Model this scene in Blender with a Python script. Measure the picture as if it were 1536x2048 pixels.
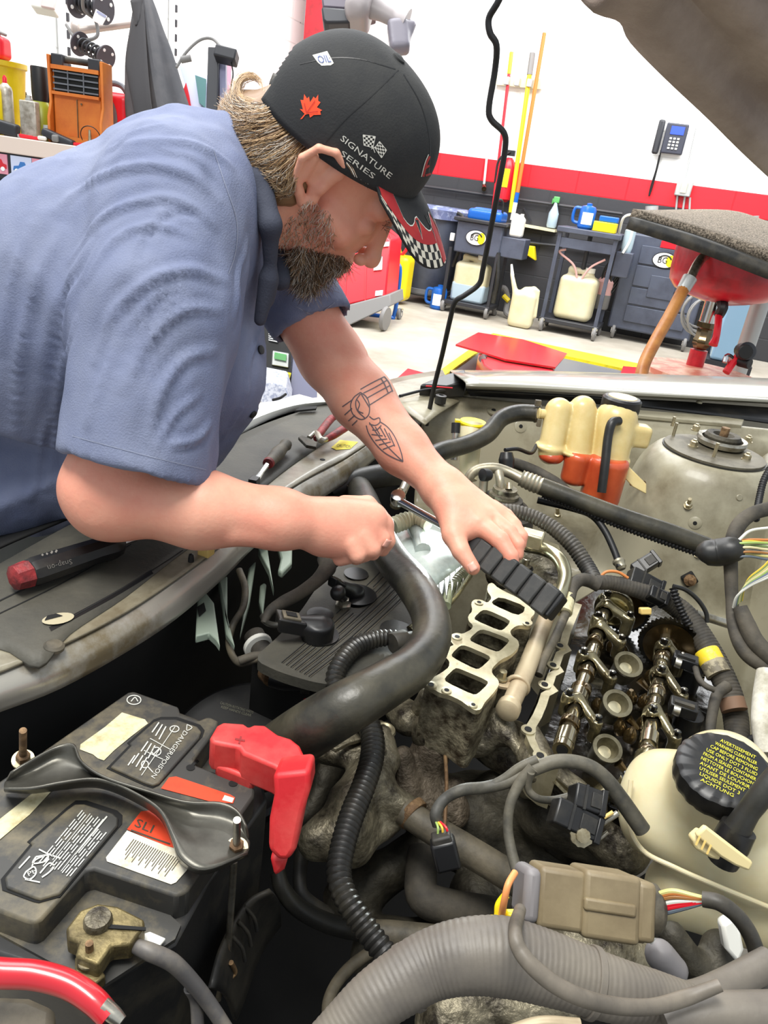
import bpy, bmesh, math, random
import numpy as np
from mathutils import Vector, Matrix
from mathutils.bvhtree import BVHTree
for o in list(bpy.data.objects): bpy.data.objects.remove(o)
SC = bpy.context.scene; COL = SC.collection
random.seed(7); RNG = np.random.default_rng(7)
# ---------------- camera ----------------
F = 1479.; CX, CY = 768., 1024.; H = 1.35
_d = np.array([-468., -3276., -1479.]); _d /= np.linalg.norm(_d)
_u = -_d; _f = np.array([0, 0, -1.]); _f = _f - _f.dot(_u) * _u; _f /= np.linalg.norm(_f)
R = np.array([np.cross(_f, _u), _f, _u])          # camera axes -> world
EYE = np.array([0, 0, H])
cam = bpy.data.cameras.new('camera'); camo = bpy.data.objects.new('camera', cam); COL.objects.link(camo)
cam.sensor_fit = 'VERTICAL'; cam.sensor_height = 36; cam.lens = 36 * F / 2048; cam.clip_start = .05
camo.matrix_world = Matrix([list(R[0]) + [0], list(R[1]) + [0], list(R[2]) + [H], [0, 0, 0, 1]])
SC.camera = camo
# ---------------- light and exposure ----------------
w = bpy.data.worlds.new('daylight'); SC.world = w; w.use_nodes = True
w.node_tree.nodes['Background'].inputs[0].default_value = (.86, .93, 1, 1)
w.node_tree.nodes['Background'].inputs[1].default_value = .78
def area(name, loc, target, sx, sy, power, col=(1, 1, 1)):
    l = bpy.data.lights.new(name, 'AREA'); l.shape = 'RECTANGLE'; l.size = sx; l.size_y = sy; l.energy = power; l.color = col
    o = bpy.data.objects.new(name, l); COL.objects.link(o); o.location = loc
    o.rotation_euler = (Vector(target) - Vector(loc)).to_track_quat('-Z', 'Y').to_euler(); return o
area('added_overhead_light', (-1.2, 4.0, 4.6), (-.5, 3.2, 0), 5, 2.0, 260)  # area light added overhead
area('added_overhead_light', (1.5, 7.2, 4.6), (1.5, 8.6, .5), 6, 2.0, 520)  # second added area light, aimed toward the back wall, no fixture
area('added_overhead_light', (-.5, .2, 3.3), (.2, 1.0, .7), 1.5, .8, 94, (1, .98, .93))  # key light added above the engine bay, without a fixture
SC.view_settings.view_transform = 'Standard'; SC.view_settings.look = 'None'
SC.view_settings.exposure = 0.0; SC.view_settings.gamma = 1; SC.view_settings.use_curve_mapping = False
# ---------------- points ----------------
def nrm(v): v = np.array(v, float); return v / np.linalg.norm(v)
def ray(x, y): return R @ np.array([(x - CX) / F, -(y - CY) / F, -1.])
def P(x, y, z): r = ray(x, y); return EYE + r * ((z - H) / r[2])      # point at height z
def D(x, y, dep): return EYE + ray(x, y) * dep                         # point at a distance
def pix(p): v = R.T @ (np.array(p) - EYE); return CX + F * v[0] / -v[2], CY - F * v[1] / -v[2], -v[2]
def ppm(p): return F / pix(p)[2]                                        # pixels per metre at p
WN = nrm([-.326, -.945, 0]); WX = nrm([.945, -.326, 0]); WO = np.array([0, 10.17, 0])
def W(x, y, off=0): r = ray(x, y); n = -WN; return EYE + r * (((WO - EYE).dot(n) - off) / n.dot(r))
CR, CU, CB = R[:, 0], R[:, 1], R[:, 2]
Z = np.array([0, 0, 1.])
U = nrm([math.sin(math.radians(17)), math.cos(math.radians(17)), 0]); V = nrm([U[1], -U[0], 0])
def Ps(l): return [P(*p) for p in l]
def Ds(l): return [D(*p) for p in l]
# ---------------- materials ----------------
_m = {}
def lin(c): return tuple(((v / 255) / 12.92 if v / 255 <= .04045 else ((v / 255 + .055) / 1.055) ** 2.4) for v in c) + (1,)
def M(key, rgb=None, rough=.5, metal=0, rgb2=None, scale=20, lo=.45, hi=.65, bump=0, bs=60, emit=0, spec=None, coat=0, alpha=1, stretch=None, trans=0, sss=0, cr=None):
    if key in _m: return _m[key]
    m = bpy.data.materials.new(key); m.use_nodes = True; _m[key] = m; nt = m.node_tree; N = nt.nodes; L = nt.links
    b = N['Principled BSDF']; b.inputs['Base Color'].default_value = lin(rgb); b.inputs['Roughness'].default_value = rough
    b.inputs['Metallic'].default_value = metal
    if spec is not None: b.inputs['Specular IOR Level'].default_value = spec
    if coat: b.inputs['Coat Weight'].default_value = coat; b.inputs['Coat Roughness'].default_value = cr or .1
    if sss: b.inputs['Subsurface Weight'].default_value = sss; b.inputs['Subsurface Radius'].default_value = (.01, .004, .002); b.inputs['Subsurface Scale'].default_value = .5
    if trans: b.inputs['Transmission Weight'].default_value = trans; b.inputs['IOR'].default_value = 1.2
    if alpha < 1: b.inputs['Alpha'].default_value = alpha
    if emit: b.inputs['Emission Color'].default_value = lin(rgb); b.inputs['Emission Strength'].default_value = emit
    if rgb2 or bump:
        tc = N.new('ShaderNodeTexCoord'); mp = N.new('ShaderNodeMapping'); L.new(tc.outputs['Object'], mp.inputs[0])
        if stretch: mp.inputs['Scale'].default_value = stretch
    if rgb2:
        n = N.new('ShaderNodeTexNoise'); n.inputs['Scale'].default_value = scale; n.inputs['Detail'].default_value = 8; n.inputs['Roughness'].default_value = .65
        L.new(mp.outputs[0], n.inputs['Vector'])
        r = N.new('ShaderNodeValToRGB'); r.color_ramp.elements[0].position = lo; r.color_ramp.elements[1].position = hi
        r.color_ramp.elements[0].color = lin(rgb); r.color_ramp.elements[1].color = lin(rgb2)
        L.new(n.outputs['Fac'], r.inputs[0]); L.new(r.outputs[0], b.inputs['Base Color'])
    if bump:
        n = N.new('ShaderNodeTexNoise'); n.inputs['Scale'].default_value = bs; n.inputs['Detail'].default_value = 5
        L.new(mp.outputs[0], n.inputs['Vector']); bp = N.new('ShaderNodeBump'); bp.inputs['Strength'].default_value = bump; bp.inputs['Distance'].default_value = .004
        L.new(n.outputs['Fac'], bp.inputs['Height']); L.new(bp.outputs[0], b.inputs['Normal'])
    return m
M('white_wall', (243, 243, 240), .7, bump=.3, bs=30)
M('red_wall', (226, 30, 44), .45, bump=.2, bs=30)
M('black_wall', (54, 54, 57), .5, bump=.3, bs=30)
M('mortar', (225, 225, 222), .9); M('mortar_dark', (60, 60, 62), .9); M('mortar_red', (190, 30, 42), .9)
M('concrete', (152, 143, 128), .55, rgb2=(190, 183, 170), scale=1.4, lo=.3, hi=.7, bump=.15, bs=12)
M('black_plastic', (22, 22, 23), .38, rgb2=(50, 47, 41), scale=14, lo=.5, hi=.75)
M('dusty_black', (28, 28, 27), .6, rgb2=(78, 72, 60), scale=11, lo=.42, hi=.75, bump=.1, bs=120)
M('cover_black', (44, 44, 40), .62, rgb2=(88, 84, 72), scale=7, lo=.3, hi=.8, bump=.12, bs=200)
M('rubber', (27, 27, 26), .42, rgb2=(60, 58, 50), scale=9, lo=.45, hi=.8, bump=.1, bs=90)
M('hose_rubber', (34, 34, 30), .36, rgb2=(104, 98, 80), scale=6, lo=.42, hi=.85, bump=.12, bs=110)
M('dusty_tube', (50, 47, 40), .6, rgb2=(122, 112, 92), scale=16, lo=.35, hi=.75, bump=.15, bs=150)
M('tape', (40, 38, 35), .75, rgb2=(92, 85, 72), scale=18, lo=.35, hi=.75, bump=.3, bs=70)
M('beige_paint', (158, 152, 130), .4, rgb2=(100, 91, 68), scale=6, lo=.44, hi=.72, bump=.05, bs=60, coat=.15)
M('fender_paint', (134, 131, 116), .32, rgb2=(120, 116, 100), scale=4, lo=.4, hi=.8, coat=.5)
M('tie_bar', (142, 136, 116), .38, rgb2=(96, 86, 66), scale=12, lo=.45, hi=.7, bump=.1, bs=90, coat=.3)
M('light_panel', (214, 216, 210), .35, coat=.3)
M('cast', (142, 134, 112), .45, .5, rgb2=(48, 42, 34), scale=24, lo=.4, hi=.62, bump=.8, bs=110)
M('cast_dark', (78, 73, 60), .6, .4, rgb2=(24, 22, 18), scale=16, lo=.36, hi=.66, bump=.6, bs=90)
M('machined', (196, 188, 158), .34, .75, rgb2=(148, 136, 104), scale=26, lo=.4, hi=.75, bump=.1, bs=90)
M('oily_cast', (150, 140, 106), .22, .8, rgb2=(70, 60, 36), scale=24, lo=.35, hi=.72, bump=.25, bs=80, coat=.7)
M('oily_steel', (176, 166, 140), .14, .95, rgb2=(96, 84, 54), scale=14, lo=.5, hi=.8, coat=.5)
M('bronze', (116, 96, 62), .16, .9, rgb2=(60, 48, 28), scale=16, lo=.4, hi=.75, coat=.7)
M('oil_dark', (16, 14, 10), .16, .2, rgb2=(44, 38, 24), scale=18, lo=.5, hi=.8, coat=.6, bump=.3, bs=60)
M('steel', (182, 178, 166), .3, .9, rgb2=(130, 122, 104), scale=30)
M('bright_steel', (215, 215, 212), .15, 1)
M('rusty', (104, 80, 56), .65, .5, rgb2=(158, 128, 92), scale=60, bump=.3, bs=200)
M('zinc', (186, 176, 148), .35, .85, rgb2=(140, 126, 96), scale=50)
M('pit_black', (9, 9, 9), .8)
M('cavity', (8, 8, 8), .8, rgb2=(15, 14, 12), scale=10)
# ---------------- object helpers ----------------
def tag(o, label=None, cat=None, group=None, kind=None):
    if label: o['label'] = label
    if cat: o['category'] = cat
    if group: o['group'] = group
    if kind: o['kind'] = kind
    return o
def thing(name, loc, label, cat, group=None, kind=None):
    o = bpy.data.objects.new(name, None); o.empty_display_size = .05; COL.objects.link(o); o.location = tuple(loc)
    return tag(o, label, cat, group, kind)
def root_loc(o):
    v = Vector((0, 0, 0))
    while o is not None: v = v + o.location; o = o.parent
    return v
def wloc(o):      # translation of an object's frame in the world (all frames are unrotated)
    v = Vector((0, 0, 0))
    while o is not None: v += o.location; o = o.parent
    return v
def link(name, me, parent=None):
    o = bpy.data.objects.new(name, me); COL.objects.link(o)
    if parent is not None:
        o.parent = parent; o.location = -wloc(parent)
    return o
def copy_tree(o, delta, parent=None):
    c = o.copy(); COL.objects.link(c)
    if parent is not None: c.parent = parent
    else: c.location = Vector(o.location) + Vector(delta)
    for ch in list(o.children): copy_tree(ch, delta, c)
    return c
def cat_rom(pts, n=6):
    pts = [np.array(p, float) for p in pts]
    if len(pts) < 3: return [pts[0] + (pts[1] - pts[0]) * t for t in np.linspace(0, 1, n + 1)]
    Q = [2 * pts[0] - pts[1]] + pts + [2 * pts[-1] - pts[-2]]; out = []
    for i in range(1, len(Q) - 2):
        a, b, c, d = Q[i - 1:i + 3]
        for t in np.arange(0, 1, 1 / n):
            out.append(.5 * ((2 * b) + (c - a) * t + (2 * a - 5 * b + 4 * c - d) * t * t + (3 * b - a - 3 * c + d) * t ** 3))
    out.append(Q[-2]); return out
def basis(ax):
    ax = nrm(ax); a = Z if abs(ax[2]) < .9 else np.array([1., 0, 0]); e1 = nrm(np.cross(a, ax)); return e1, np.cross(ax, e1), ax
class G:
    def __init__(s): s.v = []; s.f = []
    def add(s, V_, F_):
        k = len(s.v); s.v += [tuple(p) for p in V_]; s.f += [tuple(i + k for i in f) for f in F_]; return s
    def tube(s, pts, r, seg=14, n=6, cap=True, rib=None, flat=None, rr=None):
        # r a number or a list along pts; rib = (pitch, depth) makes a corrugated hose; flat=(normal, ratio)
        if n:
            k = len(pts); q = cat_rom(pts, n)
            if not np.isscalar(r): r = [float(x) for x in np.interp(np.linspace(0, k - 1, len(q)), range(k), r)]
        else: q = [np.array(p, float) for p in pts]
        q = np.array(q); L = np.concatenate([[0], np.cumsum(np.linalg.norm(np.diff(q, axis=0), axis=1))])
        rad = np.full(len(q), r) if np.isscalar(r) else np.array(r, float)
        if rib:
            pitch, dep = rib; m = max(8, int(L[-1] / pitch * 4)); t = np.linspace(0, L[-1], m)
            q = np.stack([np.interp(t, L, q[:, i]) for i in range(3)], 1); rad = np.interp(t, L, rad)
            rad = rad * (1 + dep * np.array([1, .3, -1, .3] * (m // 4 + 1))[:m])
        T = np.gradient(q, axis=0); T /= np.linalg.norm(T, axis=1)[:, None] + 1e-12
        e1, e2, _ = basis(T[0]); Vv = []; Ff = []; th = np.linspace(0, 2 * math.pi, seg, endpoint=False)
        for i in range(len(q)):
            e1 = e1 - e1.dot(T[i]) * T[i]; e1 = e1 / (np.linalg.norm(e1) + 1e-12); e2 = np.cross(T[i], e1)
            ring = rad[i] * (np.cos(th)[:, None] * e1 + np.sin(th)[:, None] * e2)
            if flat is not None:
                fn = nrm(flat[0]); ring = ring - (1 - flat[1]) * (ring @ fn)[:, None] * fn
            Vv += list(q[i] + ring)
        for i in range(len(q) - 1):
            for j in range(seg):
                a = i * seg + j; b = i * seg + (j + 1) % seg; Ff.append((a, b, b + seg, a + seg))
        if cap: Ff.append(tuple(range(seg))[::-1]); Ff.append(tuple((len(q) - 1) * seg + j for j in range(seg)))
        return s.add(Vv, Ff)
    def cyl(s, a, b, r, r2=None, seg=20): return s.tube([a, b], [r, r if r2 is None else r2], seg, 0)
    def ring(s, c, ax, r, t, seg=32, ts=10):
        e1, e2, ax = basis(ax); Vv = []; Ff = []
        for i in range(seg):
            A = 2 * math.pi * i / seg; o = math.cos(A) * e1 + math.sin(A) * e2
            for j in range(ts): B = 2 * math.pi * j / ts; Vv.append(np.array(c) + o * (r + t * math.cos(B)) + ax * t * math.sin(B))
        for i in range(seg):
            for j in range(ts): Ff.append((i * ts + j, ((i + 1) % seg) * ts + j, ((i + 1) % seg) * ts + (j + 1) % ts, i * ts + (j + 1) % ts))
        return s.add(Vv, Ff)
    def lathe(s, c, ax, prof, seg=28, e=None, sx=1, sy=1, ph=0, wob=None):
        e1, e2, ax = basis(ax) if e is None else (e[0], e[1], nrm(ax)); Vv = []; Ff = []; c = np.array(c)
        for k, (r, h) in enumerate(prof):
            for i in range(seg):
                A = 2 * math.pi * i / seg + ph; rr = r * (1 + (wob(A, k) if wob else 0))
                Vv.append(c + ax * h + rr * (sx * math.cos(A) * e1 + sy * math.sin(A) * e2))
        for k in range(len(prof) - 1):
            for i in range(seg): a = k * seg + i; b = k * seg + (i + 1) % seg; Ff.append((a, b, b + seg, a + seg))
        Ff.append(tuple(range(seg))[::-1]); Ff.append(tuple((len(prof) - 1) * seg + j for j in range(seg)))
        return s.add(Vv, Ff)
    def box(s, c, half, ax=None):
        ax = ax if ax is not None else (WX * 0 + np.array([1., 0, 0]), np.array([0, 1., 0]), Z); c = np.array(c); Vv = []
        for i in (-1, 1):
            for j in (-1, 1):
                for k in (-1, 1): Vv.append(c + i * half[0] * ax[0] + j * half[1] * ax[1] + k * half[2] * ax[2])
        return s.add(Vv, [(0, 1, 3, 2), (4, 6, 7, 5), (0, 4, 5, 1), (2, 3, 7, 6), (0, 2, 6, 4), (1, 5, 7, 3)])
    def beam(s, a, b, w_, h_, up=Z):
        a = np.array(a, float); b = np.array(b, float); t = nrm(b - a); sd = nrm(np.cross(t, up)); u2 = np.cross(sd, t)
        return s.box((a + b) / 2, (np.linalg.norm(b - a) / 2, w_ / 2, h_ / 2), (t, sd, u2))
    def prism(s, poly, vec):
        n = len(poly); v = [np.array(p, float) for p in poly]; vec = np.array(vec, float)
        Ff = [tuple(range(n)), tuple(range(n, 2 * n))[::-1]] + [(i, i + n, (i + 1) % n + n, (i + 1) % n) for i in range(n)]
        return s.add(v + [p + vec for p in v], Ff)
    def sheet(s, rows, n=4, close=False):
        rows = [cat_rom(r_, n) if n else r_ for r_ in rows]; m = len(rows[0])
        if n: cols = [cat_rom([r_[j] for r_ in rows], n) for j in range(m)]
        else: cols = [[r_[j] for r_ in rows] for j in range(m)]
        k = len(cols[0]); Vv = [p for c in cols for p in c]
        return s.add(Vv, [(j * k + i, j * k + i + 1, (j + 1) * k + i + 1, (j + 1) * k + i) for j in range(m - 1) for i in range(k - 1)])
    def build(s, name, mat, parent=None, bevel=0, solid=0, sharp=35, smooth=True, seg=2, fixn=True, kind=None):
        me = bpy.data.meshes.new(name); me.from_pydata(s.v, [], s.f); me.validate()
        if fixn:
            bm = bmesh.new(); bm.from_mesh(me); bmesh.ops.recalc_face_normals(bm, faces=bm.faces); bm.to_mesh(me); bm.free()
        me.materials.append(_m[mat] if isinstance(mat, str) else mat)
        if smooth: me.shade_smooth(); me.set_sharp_from_angle(angle=math.radians(sharp))
        o = link(name, me, parent)
        if solid: md = o.modifiers.new('solid', 'SOLIDIFY'); md.thickness = solid; md.offset = 0
        if bevel: md = o.modifiers.new('bevel', 'BEVEL'); md.width = bevel; md.segments = seg; md.limit_method = 'ANGLE'; md.angle_limit = math.radians(38); md.harden_normals = False
        if kind: o['kind'] = kind
        return o
# ---------------- smooth solid modelling: distance fields meshed with surface nets ----------------
def _prim(k, a, X):
    if k == 's': return np.linalg.norm(X - a[0], axis=-1) - a[1]
    if k == 'e':
        c, r, ax = a; q = (X - c) @ np.array(ax).T; r = np.array(r); k0 = np.linalg.norm(q / r, axis=-1); k1 = np.linalg.norm(q / r ** 2, axis=-1)
        return k0 * (k0 - 1) / (k1 + 1e-9)
    if k == 'c':
        p, q, ra, rb = a; d = q - p; t = np.clip(((X - p) @ d) / d.dot(d), 0, 1)
        return np.linalg.norm(X - p - t[..., None] * d, axis=-1) - (ra + (rb - ra) * t)
    if k == 'b':
        c, hf, ax, rd = a; q = np.abs((X - c) @ np.array(ax).T) - (np.array(hf) - rd)
        return np.linalg.norm(np.maximum(q, 0), axis=-1) + np.minimum(q.max(-1), 0) - rd
    if k == 'y':     # cylinder c, axis, radius, half height, round
        c, axx, r, hh, rd = a; X = X - c; h_ = np.abs(X @ axx) - hh + rd; rr = np.linalg.norm(X - (X @ axx)[..., None] * axx, axis=-1) - r + rd
        return np.sqrt(np.maximum(h_, 0) ** 2 + np.maximum(rr, 0) ** 2) + np.minimum(np.maximum(h_, rr), 0) - rd
def _ext(k, a):
    if k == 's': return a[0] - a[1], a[0] + a[1]
    if k == 'e': e = max(a[1]); return a[0] - e, a[0] + e
    if k == 'c': return np.minimum(a[0] - a[2], a[1] - a[3]), np.maximum(a[0] + a[2], a[1] + a[3])
    if k == 'b': e = np.abs(np.array(a[2])).T @ np.array(a[1]); return a[0] - e, a[0] + e
    if k == 'y': e = math.hypot(a[2], a[3]); return a[0] - e, a[0] + e
def sdf_arrays(prims, h, disp=None):
    # prims: (op, kind, blend, args...)   op '+' union, '-' carve, '&' keep
    lo = np.min([_ext(p[1], p[3:])[0] for p in prims if p[0] == '+'], 0) - 3 * h; hi = np.max([_ext(p[1], p[3:])[1] for p in prims if p[0] == '+'], 0) + 3 * h
    n = np.ceil((hi - lo) / h).astype(int) + 1
    f = np.full(n, 1e3, np.float32); ax = [lo[i] + h * np.arange(n[i]) for i in range(3)]
    for p in prims:
        op, k, bl = p[:3]; e = _ext(k, p[3:]); m = bl + 3 * h
        if op == '&': i0 = np.zeros(3, int); i1 = n
        else: i0 = np.clip(((e[0] - m - lo) / h).astype(int), 0, n); i1 = np.clip(((e[1] + m - lo) / h).astype(int) + 2, 0, n)
        if (i1 <= i0).any(): continue
        X = np.stack(np.meshgrid(*[ax[i][i0[i]:i1[i]] for i in range(3)], indexing='ij'), -1); d = _prim(k, p[3:], X).astype(np.float32)
        sl = tuple(slice(i0[i], i1[i]) for i in range(3)); g = f[sl]
        if op == '+':
            if bl: hh = np.clip(.5 + .5 * (g - d) / bl, 0, 1); f[sl] = g + (d - g) * hh - bl * hh * (1 - hh)
            else: f[sl] = np.minimum(g, d)
        else:
            if op == '-': d = -d
            if bl: hh = np.clip(.5 - .5 * (g - d) / bl, 0, 1); f[sl] = g + (d - g) * hh + bl * hh * (1 - hh)
            else: f[sl] = np.maximum(g, d)
    ins = f < 0; c = sum(ins[i:n[0] - 1 + i, j:n[1] - 1 + j, k:n[2] - 1 + k].astype(np.int8) for i in (0, 1) for j in (0, 1) for k in (0, 1))
    act = (c > 0) & (c < 8); idx = np.argwhere(act); ids = -np.ones(act.shape, np.int64); ids[act] = np.arange(len(idx))
    S = np.zeros((len(idx), 3)); cnt = np.zeros(len(idx))
    cor = [(i, j, k) for i in (0, 1) for j in (0, 1) for k in (0, 1)]
    fv = {q: f[idx[:, 0] + q[0], idx[:, 1] + q[1], idx[:, 2] + q[2]] for q in cor}
    for q in cor:
        for a_ in range(3):
            if q[a_] == 0:
                r_ = list(q); r_[a_] = 1; r_ = tuple(r_); A = fv[q]; B = fv[r_]; cr = (A < 0) != (B < 0); t = np.where(cr, A / (A - B + 1e-12), 0)
                pt = np.tile(np.array(q, float), (len(idx), 1)); pt[:, a_] += t; S[cr] += pt[cr]; cnt[cr] += 1
    Vv = lo + h * (idx + S / cnt[:, None]); Fs = []
    for a_ in range(3):
        b_, c_ = [(1, 2), (2, 0), (0, 1)][a_]; s0 = [slice(0, None)] * 3; A = ins; sh = [slice(None)] * 3; sh[a_] = slice(1, None); sl0 = [slice(None)] * 3; sl0[a_] = slice(0, -1)
        e = A[tuple(sh)] != A[tuple(sl0)]; q = np.argwhere(e); q = q[(q[:, b_] > 0) & (q[:, c_] > 0) & (q[:, b_] < n[b_] - 1) & (q[:, c_] < n[c_] - 1)]
        inside = ins[q[:, 0], q[:, 1], q[:, 2]]; ob = np.zeros(3, int); ob[b_] = 1; oc = np.zeros(3, int); oc[c_] = 1
        g = lambda o_: ids[tuple((q - o_).T)]
        fc = np.stack([g(ob + oc), g(oc), g(np.zeros(3, int)), g(ob)], 1); fc[~inside] = fc[~inside][:, ::-1]; Fs.append(fc)
    return Vv, np.concatenate(Fs)
def smooth_arr(Vv, Fs, it):
    E = np.concatenate([Fs[:, [i, (i + 1) % 4]] for i in range(4)]); n = len(Vv); deg = np.bincount(E.ravel(), minlength=n)
    for k in range(it):
        A = np.zeros_like(Vv)
        for c in range(3): A[:, c] = np.bincount(E[:, 0], Vv[E[:, 1], c], n) + np.bincount(E[:, 1], Vv[E[:, 0], c], n)
        Vv = Vv + (.5 if k % 2 == 0 else -.52) * (A / deg[:, None] - Vv)
    return Vv
def vnormals(Vv, Fs):
    N_ = np.cross(Vv[Fs[:, 2]] - Vv[Fs[:, 0]], Vv[Fs[:, 3]] - Vv[Fs[:, 1]]); out = np.zeros_like(Vv)
    for c in range(3):
        for j in range(4): out[:, c] += np.bincount(Fs[:, j], N_[:, c], len(Vv))
    return out / (np.linalg.norm(out, axis=1)[:, None] + 1e-12)
def fast_mesh(name, Vv, Fs, mat, parent=None, sharp=None):
    me = bpy.data.meshes.new(name); me.vertices.add(len(Vv)); me.vertices.foreach_set('co', np.asarray(Vv, np.float32).ravel())
    me.loops.add(Fs.size); me.loops.foreach_set('vertex_index', Fs.ravel().astype(np.int32)); me.polygons.add(len(Fs))
    me.polygons.foreach_set('loop_start', np.arange(0, Fs.size, 4, dtype=np.int32)); me.update(calc_edges=True); me.validate()
    me.shade_smooth(); me.materials.append(_m[mat] if isinstance(mat, str) else mat)
    if sharp: me.set_sharp_from_angle(angle=math.radians(sharp))
    return link(name, me, parent)
def sdf(name, prims, h, mat, parent=None, it=4, lump=0, ls=40, sharp=None):
    Vv, Fs = sdf_arrays(prims, h); Vv = smooth_arr(Vv, Fs, it)
    if lump:
        from mathutils import noise
        N_ = vnormals(Vv, Fs); Vv = Vv + N_ * (lump * np.array([noise.noise(Vector(v * ls)) for v in Vv]))[:, None]
    return fast_mesh(name, Vv, Fs, mat, parent, sharp)
def bvh_of(*objs):
    Vv = []; Ff = []
    for o in objs:
        k = len(Vv); off = wloc(o); Vv += [v.co + off for v in o.data.vertices]; Ff += [tuple(i + k for i in p.vertices) for p in o.data.polygons]
    return BVHTree.FromPolygons(Vv, Ff)
def hit(bv, px, py, lift=.0006):
    r = nrm(ray(px, py)); h_ = bv.ray_cast(Vector(EYE), Vector(r))
    if h_[0] is None: return None
    n = np.array(h_[1]); n = n if n.dot(r) < 0 else -n
    return np.array(h_[0]) + n * lift, n
def strokes(lines, wpx, bv, g=None, lift=.0006, n=5, seg=2):
    # ribbons that lie on a surface, traced as lines
    g = g or G()
    for ln in lines:
        q = cat_rom([np.array(p, float) for p in ln], n) if len(ln) > 2 else [np.array(ln[0]) + (np.array(ln[1]) - np.array(ln[0])) * t for t in np.linspace(0, 1, 8)]
        L = []
        for i, p in enumerate(q):
            t = q[min(i + 1, len(q) - 1)] - q[max(i - 1, 0)]; t = t / (np.linalg.norm(t) + 1e-9); o_ = np.array([-t[1], t[0]]) * wpx / 2
            A = hit(bv, *(p + o_), lift); B = hit(bv, *(p - o_), lift)
            if A is None or B is None or np.linalg.norm(A[0] - B[0]) > .03:
                L.append(None)
            else: L.append((A[0], B[0]))
        for a, b in zip(L[:-1], L[1:]):
            if a and b and np.linalg.norm(a[0] - b[0]) < .03: g.add([a[0], a[1], b[1], b[0]], [(0, 1, 2, 3)])
    return g
_tc = {}
def text2d(s):
    if s in _tc: return _tc[s]
    cu = bpy.data.curves.new('t', 'FONT'); cu.body = s; cu.resolution_u = 2; ob = bpy.data.objects.new('t', cu); COL.objects.link(ob)
    dg = bpy.context.evaluated_depsgraph_get(); me = bpy.data.meshes.new_from_object(ob.evaluated_get(dg))
    vs = [(v.co.x, v.co.y) for v in me.vertices]; fs = [tuple(p.vertices) for p in me.polygons]
    bpy.data.objects.remove(ob); bpy.data.curves.remove(cu); bpy.data.meshes.remove(me)
    xs = [v[0] for v in vs]; w_ = max(xs) - min(xs); x0 = min(xs); vs = [((x - x0) / w_, y / .72) for x, y in vs]
    _tc[s] = (vs, fs); return _tc[s]
def decal_text(s, p0, ex, ey, bv, g=None, lift=.0007):
    # baseline start p0, ex = whole width vector, ey = cap height vector (photo pixels); laid on the surface
    g = g or G(); vs, fs = text2d(s); Vv = []
    for x, y in vs:
        h_ = hit(bv, p0[0] + ex[0] * x + ey[0] * y, p0[1] + ex[1] * x + ey[1] * y, lift)
        if h_ is None: return g
        Vv.append(h_[0])
    return g.add(Vv, fs)
def flat_text(s, p0, ex, ey, g=None):       # the same on a flat surface given in space
    g = g or G(); vs, fs = text2d(s); return g.add([np.array(p0) + np.array(ex) * x + np.array(ey) * y for x, y in vs], fs)
def decal_grid(quad, bv, nu=8, nv=8, g=None, lift=.0005):
    g = g or G(); a, b, c, d = [np.array(p, float) for p in quad]; Vv = []
    for j in range(nv + 1):
        for i in range(nu + 1):
            u, v = i / nu, j / nv; p = (a * (1 - u) + b * u) * (1 - v) + (d * (1 - u) + c * u) * v; h_ = hit(bv, p[0], p[1], lift)
            if h_ is None: return g
            Vv.append(h_[0])
    return g.add(Vv, [(j * (nu + 1) + i, j * (nu + 1) + i + 1, (j + 1) * (nu + 1) + i + 1, (j + 1) * (nu + 1) + i) for j in range(nv) for i in range(nu)])
def decal_poly(poly, bv, g=None, lift=.0006, step=7):
    # any outline (photo pixels) filled with small cells on the surface
    g = g or G(); from mathutils.geometry import delaunay_2d_cdt
    pts = [Vector(p) for p in poly]; n = len(pts); xs = [p[0] for p in poly]; ys = [p[1] for p in poly]
    bd = []; 
    for i in range(n):
        a = pts[i]; b = pts[(i + 1) % n]; m = max(1, int((b - a).length / step)); bd += [a + (b - a) * k / m for k in range(m)]
    def inside(x, y):
        c = False
        for i in range(n):
            a = pts[i]; b = pts[(i + 1) % n]
            if (a[1] > y) != (b[1] > y) and x < (b[0] - a[0]) * (y - a[1]) / (b[1] - a[1]) + a[0]: c = not c
        return c
    inn = [Vector((x, y)) for x in np.arange(min(xs) + step / 2, max(xs), step) for y in np.arange(min(ys) + step / 2, max(ys), step) if inside(x, y)]
    nb = len(bd); r_ = delaunay_2d_cdt(bd + inn, [], [list(range(nb))], 1, 1e-4)
    Vv = []
    for v in r_[0]:
        h_ = hit(bv, v[0], v[1], lift)
        if h_ is None: return g
        Vv.append(h_[0])
    return g.add(Vv, r_[2])
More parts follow.
